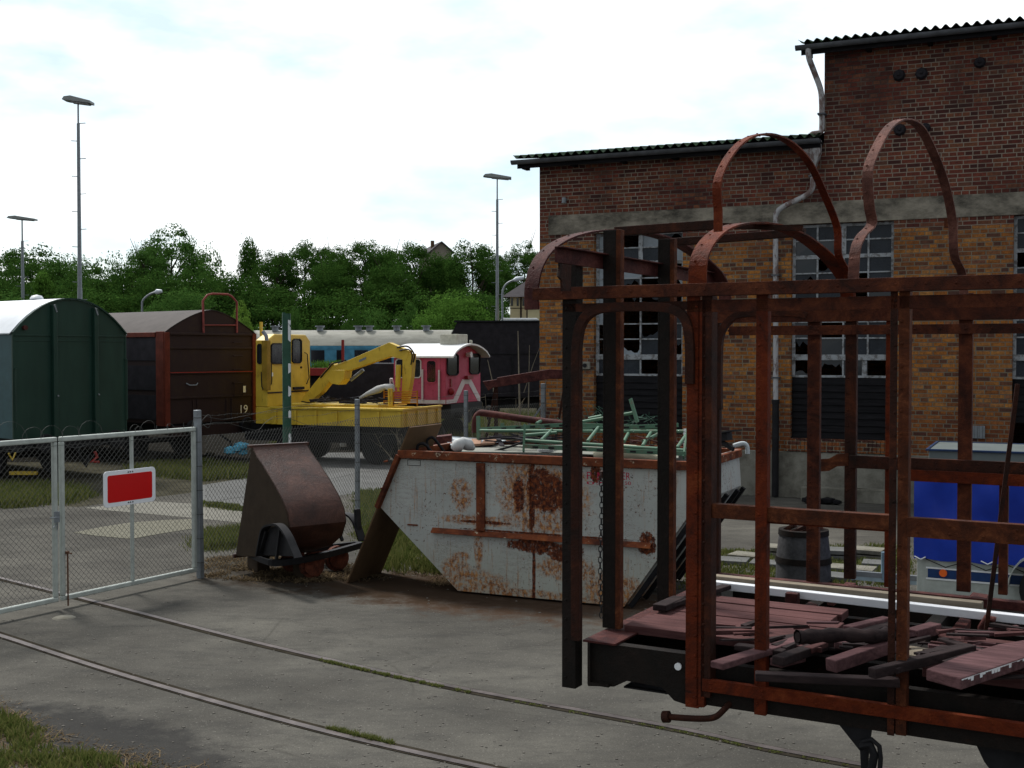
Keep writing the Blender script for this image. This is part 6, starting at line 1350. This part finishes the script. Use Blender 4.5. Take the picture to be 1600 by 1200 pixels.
m = MB(); a, b = hh(824, 472, -1), hh(845, 483, -1); m.box(a.x, b.x+1, -2, -1, b.z, a.z); m.build('balcony', REDP, ho); m = MB(); m.box(a.x+.2, b.x+1, -1.9, -1.1, 0, b.z-.001); m.build('porch_wall', CREAMW, ho)
m = MB(); m.box(-.5, .5, -3, 3, 0, .1) if 0 else None
J0 = P(690, 600, 150); J0.z = 0; o = thing('house', 'pale gabled house top peeping above the round trees', 'house', J0, 15); m = MB(); zt = P(692, 379, 150).z; m.prism([(-1.3, 0, 0), (1.3, 0, 0), (1.3, 0, zt-1.1), (0, 0, zt), (-1.3, 0, zt-1.1)], (0, 8, 0)); m.build('wall', plain('weathered gable render', (.22, .20, .165), .9), o)
m = MB()
for s in (-1, 1): m.prism([(s*1.6, -.3, zt-1.35), (0, -.3, zt), (0, -.3, zt+.15), (s*1.6, -.3, zt-1.18)], (0, 8.6, 0))
m.build('roof', SLATE, o); m = MB(); m.box(-.9, -.5, 2, 2.4, zt-1, zt+.4); m.build('chimney', BRNP, o)
V0 = P(782, 600, 70); V0.z = 0; o = thing('white_van', 'roof of a white van behind the black wagon by the shed', 'van', V0, 0)
m = MB(); zt = P(800, 497, 70).z; x1 = P(842, 500, 70).x-V0.x; m.box(0, x1, 0, 2, .5, zt-.12); m.prism([(0, 0, zt-.119), (x1, 0, zt-.119), (x1-.1, 0, zt), (.15, 0, zt)], (0, 2, 0)); m.build('body', WHITE, o, bevel=.03)
m = MB()
for x in (.6, x1-.5): m.cyl((x, -.02, .35), (x, .2, .35), .35, 20)
m.build('wheel', RUB, o)
# ---------------------------------------------------------------- beam, brushwood, bags
o = thing('steel_beam', 'long dark rusty steel beam slanting in front of the brick corner', 'steel beam', P(760, 600, 24).xy.to_3d(), 0); O_ = o.location.copy()
def lp(a, b, D): return P(a, b, D)-O_
m = MB(); a, b, c, d = lp(756, 600, 24), lp(860, 584, 24), lp(893, 583, 24), lp(752, 620, 24)
m.prism([lp(*q_, 24) for q_ in ((754, 596), (776, 593), (777, 590), (858, 577), (893, 578), (893, 592), (860, 592), (770, 606), (763, 611))], (0, .18, 0)); m.build('beam', RM, o, bevel=.01)
m = MB()
for q_ in ((775, 600), (885, 588)): p_ = lp(*q_, 24); m.beam((p_.x, .1, 0), (p_.x, .1, p_.z), .08, .08, (0, 1, 0)); m.beam((p_.x-.4, .1, 0), (p_.x, .1, p_.z), .05, .05, (0, 1, 0))
m.build('trestle', RD, o)
random.seed(77)
def bush(px, D, n, hgt, sp, label, thick=.012):
    o = thing('bare_bush', label, 'bush', ((px-800)/FPX*D, D, 0), 0, 'bare brushwood by the brick corner'); m = MB()
    for k in range(n):
        a = random.uniform(0, 6.28); r = random.uniform(.1, sp); h = hgt*random.uniform(.4, 1); bx, by = random.uniform(-.3, .3), random.uniform(-.15, .15)
        pts = [Vector((bx, by, 0)), Vector((bx+math.cos(a)*r*.4, by+math.sin(a)*r*.3, h*.5)), Vector((bx+math.cos(a)*r*.8, by+math.sin(a)*r*.5, h*.8)), Vector((bx+math.cos(a)*r, by+math.sin(a)*r*.6, h*random.uniform(.8, 1.1)))]
        m.tube(pts, [thick, thick*.8, thick*.6, thick*.3], 4)
        for j in range(4):
            p_ = pts[1].lerp(pts[3], random.random()); m.tube([p_, p_+Vector((random.uniform(-.2, .2), random.uniform(-.1, .1), random.uniform(-.05, .25)))], [thick*.4, thick*.2], 3)
    m.build('branch', TWIG, o); return o
bush(790, 24.5, 26, 1.9, .6, 'bare pale brushwood under the slanting steel beam', .016); bush(768, 24.2, 20, 1.5, .5, 'bare brushwood left of the slanting beam', .014); bush(825, 24.8, 30, 1.8, .6, 'tangled bare twigs against the brick corner', .009); bush(640, 26, 22, 1.4, .9, 'bare twigs hanging over the crane wagon corner', .008)
bush(735, 23.6, 14, 1.3, .6, 'thin bare twigs around the fence post by the locomotive', .01)
o = thing('bare_sapling', 'tall thin bare stem in front of the black wagon', 'sapling', (P(811, 600, 25).x, 25.2, 0), 0); m = MB(); zz = P(809, 517, 25.2).z; m.tube([(0, 0, 0), (.02, 0, 1.5), (-.02, 0, zz)], [.03, .022, .008], 6); m.tube([(.15, 0, 0), (.2, 0, 1.6), (.22, 0, zz-.3)], [.02, .014, .005], 5); m.tube([(.1, 0, 2.0), (.3, 0, 2.6), (.45, 0, 3)], [.01, .008, .004], 4); m.build('stem', TWIG, o)
o = thing('bare_sapling', 'crooked bare stem right of the locomotive headlights', 'sapling', (P(772, 600, 25).x, 25.3, 0), 0); m = MB(); zz = P(763, 562, 25.3).z; m.tube([(0, 0, 0), (.02, 0, 1.7), (-.03, 0, 2.2), (-.14, 0, zz)], [.02, .016, .012, .006], 6); m.build('stem', TWIG, o)
bl = random.Random(5); m = MB(); a = G(372, 722); 
for k in range(6): m.ball((bl.uniform(-.2, .2), bl.uniform(-.1, .1), bl.uniform(.05, .25)), bl.uniform(.09, .16), 6, sc=(1.2, 1, .8))
o = m.build('plastic_bag', BLUP); o.location = a+Vector((0, 0, .2)); props(o, 'crumpled light blue plastic bag in the weeds beside the brown van', 'plastic bag')
# debris strip beside the tracks
random.seed(31); m = MB()
for k in range(50):
    a = G(random.uniform(185, 330), random.uniform(712, 730)); m.ball((a.x, a.y, .05), random.uniform(.05, .14), 5, sc=(1.4, 1, .6))
o = m.build('rubble_bank', GRND); props(o, 'bank of grey rubble along the track by the two vans', 'rubble', kind='stuff')
# ---------------------------------------------------------------- chain hanging beside the second post
ch = thing('hanging_chain', 'thin dark chain hanging in front of the skip lettering', 'chain', P(938, 745, 8.6).xy.to_3d(), 0)
mt = MB(); top, bot = P(939, 742, 7.5), P(936, 965, 7.5); n = 26
O_ = ch.location.copy()
def link(c, r, l, turn):
    pts = []
    for k in range(13):
        t = 2*math.pi*k/12; x = r*math.cos(t); z = l*math.sin(t); pts.append(c+(Vector((x, 0, z)) if turn else Vector((x*.3, x, z))))
    return pts
ch.location = Vector((top.x, top.y, 0)); O_ = ch.location.copy()
hh_ = (top.z-bot.z)/n
for k in range(n): mt.tube(link(Vector((math.sin(k*.3)*.004, 0, top.z-(k+.5)*hh_)), .011, hh_*.62, k % 2), .003, 5, cap=False)
mt.build('link', BLK, ch)
mt = MB(); mt.beam(Vector((0, 0, top.z+.0)), Vector((.10, .02, top.z+.02)), .05, .045); mt.build('shackle', RD, ch)
# ---------------------------------------------------------------- loose timber on the wagon
TI = [0]
def baulk(p, q_, w, h, z, mat, label, cat='timber baulk', z2=None, roll=0):
    a, b = Wf.M @ Wf.z(*p, z), Wf.M @ Wf.z(*q_, z if z2 is None else z2); m = MB(); c = (a+b)/2; m.beam(a-c, b-c, w, h, (0, math.sin(roll), math.cos(roll)))
    o = m.build('timber' if cat != 'bar' else 'bar', mat, bevel=.006); o.location = c; return props(o, label, cat, 'loose timber on the wagon frame')
zz = ZD+.06
baulk((1120, 1040), (1252, 1000), .08, .035, zz-.01, DECK2, 'short maroon timber lying across the end of the deck boards')
baulk((1215, 1033), (1300, 1003), .07, .045, zz-.01, DKT, 'dark short timber under the dark rolled hide')
baulk((1298, 1040), (1392, 1008), .07, .065, zz-.01, DECK2, 'thick pink topped timber in the middle of the wagon', z2=zz+.03)
baulk((1324, 983), (1386, 968), .06, .035, zz+.04, DECK2, 'thin pink timber behind the dark roll')
baulk((1335, 996), (1404, 972), .07, .04, zz+.02, DKT, 'dark narrow timber in front of the thin pink one')
baulk((1424, 992), (1462, 981), .075, .06, zz+.0, DECK2, 'squared timber end right of the wide rusty post')
baulk((1212, 1036), (1250, 1026), .08, .04, ZD+.02, DECK2, 'small pink offcut at the left of the thick timbers', 'timber offcut')
baulk((1311, 1009), (1335, 1003), .07, .04, zz, DECK2, 'small pink offcut between the two thick timbers', 'timber offcut')
baulk((1180, 1056), (1405, 1066), .07, .04, ZD-.0, DKT, 'long dark timber along the near edge below the others')
baulk((1362, 1052), (1520, 1014), .05, .05, zz+.01, DKT, 'long thin dark batten leading right to the pale plank', z2=zz+.04)
baulk((1425, 1028), (1445, 1016), .16, .03, ZD+.03, PLANK, 'splintered grey board fragment behind the thin batten', 'board')
baulk((1212, 1003), (1300, 990), .12, .03, ZD+.05, DKT, 'flat dark board on the left deck boards', 'board')
baulk((1036, 948), (1137, 916), .07, .03, ZD+.06, DKT, 'charred dark piece of timber at the far left of the deck')
baulk((1030, 950), (1062, 936), .09, .04, ZD+.06, DKT, 'lumpy charred end of timber beside the inner end posts')
# wide pale plank with flaking edge
pp = [Wf.z(a, b, ZD+.13) for a, b in ((1447, 1045), (1502, 1060), (1610, 1024), (1660, 1012), (1610, 998), (1560, 1006), (1500, 1024))]
m = MB(); m.prism([p for p in pp], (0, 0, -.055)); o = m.build('plank', DECK2, bevel=.006); o.matrix_world = Wf.M; props(o, 'wide dusty pink plank with a flaking white edge at the right', 'plank')
m = MB(); random.seed(3); e0, e1 = pp[1], pp[2]; d = (e1-e0); nn = Vector((d.y, -d.x, 0)).normalized(); nn = nn if nn.y < 0 else -nn
for k in range(24): t = (k+.5)/24; h = random.choice((.006, .01, .016, .026)); c = e0.lerp(e1, t)+nn*.002; m.add([c-d*.022+Vector((0, 0, -.004)), c+d*.022+Vector((0, 0, -.004)), c+d*.016+Vector((0, 0, -h)), c-d*.018+Vector((0, 0, -h))], [(0, 1, 2, 3)])
m.build('flaking_paint', WHITE, o)
# rolled dark hide / pipe
m = MB(); a = [Wf.z(*p, ZD+.15) for p in ((1246, 996), (1275, 994), (1320, 992), (1360, 994), (1392, 990))]; m.tube(catmull(a, 4), [.042-.001*(k % 3)*5 for k in range(17)], 9, cap=False); m.tube(catmull(a, 4), .026, 9)
o = m.build('rolled_felt', DKT, smooth=60); o.matrix_world = Wf.M; props(o, 'dark rolled piece of felt lying over the timbers', 'felt roll')
# long bars along the far side
def longbar(p, q_, w, h, z, mat, label, nm, xr=None):
    a, b = Wf.z(*p, z), Wf.z(*q_, z); d = b-a
    if xr: b = a+d*((xr-a.x)/d.x)
    m = MB(); m.beam(a, b, w, h); o = m.build(nm, mat, bevel=.004); o.matrix_world = Wf.M; return props(o, label, nm.replace('_', ' '))
longbar((1098, 911), (1600, 968), .065, .05, ZD+.06, SLV, 'long bright white metal bar lying along the far side of the wagon', 'metal_bar', 5.5)
longbar((1108, 903), (1535, 947), .075, .05, ZD+.08, PLANK, 'long grey wooden batten behind the white metal bar', 'batten')
m = MB(); c = Wf.z(1243, 934, ZD+.05); m.box(c.x-.06, c.x+.02, c.y-.03, c.y+.03, ZD-.1, ZD+.08); m.build('stake_pocket', RM, wag, bevel=.004)
m = MB(); c = Wf.z(1533, 980, ZD); m.tube([c+Vector((0, 0, -.1)), c+Vector((.0, 0, .0)), c+Vector((.03, 0, .06)), c+Vector((.08, 0, .05))], .02, 8); m.build('hook', RM, wag, smooth=50)
m = MB(); cc_ = [Wf.z(a, b, ZD+.01) for a, b in ((1466, 990), (1500, 992), (1535, 1003), (1510, 1010), (1470, 999))]; m.prism([Vector((p.x, p.y, ZD)) for p in cc_], (0, 0, .02)); m.build('gusset_plate', RM, wag)
# brake pipe under the near side
m = MB(); m.tube(catmull([near(1138, 1100)+Vector((0, .05, 0)), near(1130, 1110), near(1118, 1120), near(1100, 1123), near(1070, 1122), near(1045, 1120)], 5), .017, 10); m.cyl(near(1046, 1120), near(1036, 1120), .032, 12); m.build('brake_pipe', RD, wag, smooth=50)
# ---------------------------------------------------------------- steel barrel and paving behind the wagon
K = G(1255, 915); o = thing('steel_drum', 'grey conical drum with three rusty hoops behind the wagon frame', 'drum', K, 10); r0 = 43*K.y/FPX; zt = P(1255, 822, K.y).z
m = MB(); m.tube([(0, 0, 0), (0, 0, zt*.5), (0, 0, zt*.93)], [r0, r0*.97, r0*.86], 28); m.build('body', BAND, o, smooth=40)
for z0, z1, k in ((.0, .12, 1.02), (.40, .50, 1.005), (.86, .95, .90)): m = MB(); m.tube([(0, 0, zt*z0), (0, 0, zt*z1)], [r0*k*1.01, r0*k*.995], 28); m.build('hoop', RDK, o, smooth=40)
m = MB(); random.seed(2)
for k in range(12): a = random.uniform(0, 6.28); m.beam((math.cos(a)*r0*.7, math.sin(a)*r0*.5, zt*.93), (math.cos(a+1)*r0*.6, math.sin(a+1)*r0*.4, zt*random.uniform(.98, 1.12)), .05, .03)
m.build('scrap_fill', RD, o)
random.seed(14); k = 0
for (px, py, w, h) in ((1305, 905, .5, 1), (1335, 868, .45, 1), (1310, 873, .4, 2), (1352, 872, .5, 2), (1372, 885, .4, 1), (1215, 868, .5, 2), (1203, 885, .5, 1), (1330, 893, .6, 1), (1140, 880, .5, 1), (1165, 872, .4, 1)):
    a = G(px, py); lb = ('pale paving slab', 'grey paving slab')[k % 2]
    for j in range(h):
        m = MB(); m.box(-w/2, w/2, -.18, .18, 0, .055); o = m.build('paving_slab', CONCL if k % 2 else SLAB2, bevel=.006); o.location = (a.x, a.y, .008+j*.075); o.rotation_euler.z = R(random.uniform(-35, -15))
        props(o, {0: 'lone paving slab just right of the drum foot', 1: 'far pale slab in the grass between two posts', 2: 'slab pile immediately right of the drum', 3: 'slab pile near the blue upright tube', 4: 'single slab beside the blue upright tube', 5: 'slab pile left of the drum', 6: 'single slab at the left foot of the drum', 7: 'widest slab in front of the grass strip', 8: 'slab left of the wagon side door post', 9: 'slab between the drum and the skip'}[k]+(', upper one' if j else (', lower one' if h > 1 else '')), 'paving slab', 'loose paving slabs')
    k += 1
# ---------------------------------------------------------------- blue covered trailer
R0 = G(1432, 946); Ft = Fr(R0, -27); rt = lambda a, b, y=0: Ft.y(a, b, y)
tr = thing('box_trailer', 'small car trailer with bright blue tarpaulin and blue striped side', 'trailer', R0, -27)
zb_b, zt_b, zt_t = rt(1432, 925).z, rt(1432, 868).z, rt(1432, 746).z; TX = 2.9; print('trailer', zb_b, zt_b, zt_t, R0)
m = MB(); m.box(0, TX, 0, 1.5, zb_b, zt_b); m.build('box', GATEP, tr, bevel=.012)
m = MB(); z1, z0 = rt(1440, 887).z, rt(1440, 901).z; m.box(.12, TX-.1, -.008, -.001, z0, z1); st_ = m.build('stripe', plain('dark blue stripe', (.01, .035, .12), .45), tr)
m = MB(); m.box(.10, TX-.08, -.014, -.009, z1-.0, z1+.018); m.box(.10, TX-.08, -.014, -.009, z0-.02, z0-.002); m.build('trim', WHITE, tr)
c = rt(1474, 895); m = MB(); m.cyl((c.x, -.009, c.z), (c.x, -.03, c.z), .042, 20); m.build('reflector', ORG, tr, smooth=40)
m = MB(); random.seed(4); nx, nz = 40, 14; vs = []; fs = []
for i in range(nx+1):
    for j in range(nz+1):
        x = -.03+(TX+.06)*i/nx; t = j/nz; z = zt_b-.03+.012*math.sin(i*1.1)+(zt_t-zt_b)*t*(1 if t < 1 else 1); y = -.03-.03*math.sin(x*3+t*4)*(1-abs(2*t-1))-.020*math.sin(x*8-t*6)*t-.012*math.sin(x*17+t*9); vs.append((x, y, z))
for i in range(nx):
    for j in range(nz): a = i*(nz+1)+j; fs.append((a, a+nz+1, a+nz+2, a+1))
m.add(vs, fs); zr2 = zt_t
m.add([(-.03, -.01, zt_b-.03), (-.03, 1.52, zt_b-.03), (-.03, 1.52, zr2), (-.03, -.01, zr2), (TX+.03, -.01, zt_b-.03), (TX+.03, 1.52, zt_b-.03), (TX+.03, 1.52, zr2), (TX+.03, -.01, zr2), (-.03, .75, zr2+.06), (TX+.03, .75, zr2+.06)], [(0, 1, 2, 8, 3), (4, 5, 6, 9, 7), (1, 5, 6, 2), (3, 7, 9, 8), (8, 9, 6, 2)])
m.build('tarpaulin', TARPB, tr, smooth=50)
m = MB()
for k in range(7): x = .1+k*.42; m.tube([(x, -.05, zt_b-.02), (x+.21, -.03, z1+.03), (x+.42, -.05, zt_b-.02)], .006, 5)
m.build('lashing_cord', BLK, tr)
m = MB()
for k in range(4): m.tube([(-.02+k*.7, -.05, zt_b+.0), (.05+k*.7, -.055, zt_b-.03), (.1+k*.7, -.05, zt_b+.0)], .008, 5)
m.build('hook', WHITE, tr)
m = MB(); xw = rt(1600, 900).x+.25; zw = .30; m.cyl((xw, -.12, zw), (xw, .04-.06, zw), .29, 28); m.build('wheel', RUB, tr, smooth=40)
m = MB(); m.strip([(xw+.40*math.cos(t), -.1, zw+.02+.40*math.sin(t)) for t in [math.pi*k/12 for k in range(13)]], (0, 1, 0), .22, .012); m.build('mudguard', GATEP, tr, smooth=40)
m = MB(); m.beam((-.9, .75, zb_b+.02), (0, .75, zb_b+.02), .06, .06); c = rt(1373, 905, .3); m.beam((-.45, .75, .0), (-.45, .75, .0), .01, .01) if 0 else None; m.build('drawbar', GALV, tr)
m = MB(); c = rt(1373, 900, .4); m.cyl((c.x, .75, rt(1373, 905, .75).z), (c.x, .75, rt(1373, 862, .75).z), .035, 12); m.build('jockey_post', plain('pale blue tube', (.16, .24, .30), .5), tr, smooth=40)
m = MB(); a = rt(1330, 898, .75); m.beam((a.x, .75, a.z-.03), (-.05, .75, a.z-.03), .05, .05); m.build('drawbar_tube', plain('pale blue drawbar', (.3, .38, .43), .5), tr)
# second, grey lidded trailer behind
Q0 = P(1452, 600, 17.4); Q0.z = 0; Fq = Fr(Q0, -24.5); rq = lambda a, b, y=0: Fq.y(a, b, y)
o = thing('grey_trailer', 'grey box trailer with dark blue rim behind the blue tarpaulin trailer', 'trailer', Q0, -24.5)
z1 = rq(1452, 701).z; m = MB(); m.box(0, 3.2, 0, 1.6, .35, z1-.01); m.build('box', plain('grey trailer sheet', (.12, .14, .14), .55, 0, .15, 2), o, bevel=.02)
m = MB(); m.box(-.04, 3.24, -.04, -.001, z1-.029, z1); m.box(-.04, -.001, 0, 1.64, z1-.029, z1); m.box(-.001, 3.24, 1.6, 1.64, z1-.029, z1); m.build('rim', plain('dark blue rim', (.012, .03, .08), .5), o, bevel=.006)
m = MB()
for x in (1.2, 2.4): m.cyl((x, -.02, .3), (x, -.16, .3), .3, 20)
m.build('wheel', RUB, o)

random.seed(99); m = MB()                      # splinters, broken battens and bark between the timbers
for k in range(110):
    c = Wf.z(random.uniform(1120, 1600), random.uniform(985, 1062), ZD+.04); 
    if not (.15 < c.x < 5 and .12 < c.y < 1.5): continue
    an = random.gauss(.55, .5); l = random.uniform(.05, .34); d = Vector((math.cos(an), math.sin(an), random.uniform(-.08, .1)))*l/2; c.z = ZD+random.uniform(.035, .10)
    m.beam(c-d, c+d, random.uniform(.012, .055), random.uniform(.008, .025), (random.uniform(-.3, .3), 0, 1), m=random.choice((0, 0, 1, 2)), w2=random.uniform(.004, .04))
o = m.build('wood_splinters', [DKT, DECK, DECK2], bevel=None); o.matrix_world = Wf.M; props(o, 'broken thin boards and splinters scattered over the wagon deck', 'wood splinters', kind='stuff')
baulk((1395, 1048), (1478, 1012), .05, .03, ZD+.07, DKT, 'thin charred batten beside the wide rusty post')
baulk((1262, 1016), (1362, 975), .055, .03, ZD+.06, DECK, 'thin maroon batten leaning under the felt roll')
baulk((1150, 1010), (1226, 1020), .07, .03, ZD+.045, DKT, 'dark broken board on the near edge of the left deck boards', 'board')
baulk((1470, 1000), (1552, 1024), .06, .03, ZD+.05, DKT, 'dark broken board above the wide pink plank', 'board')
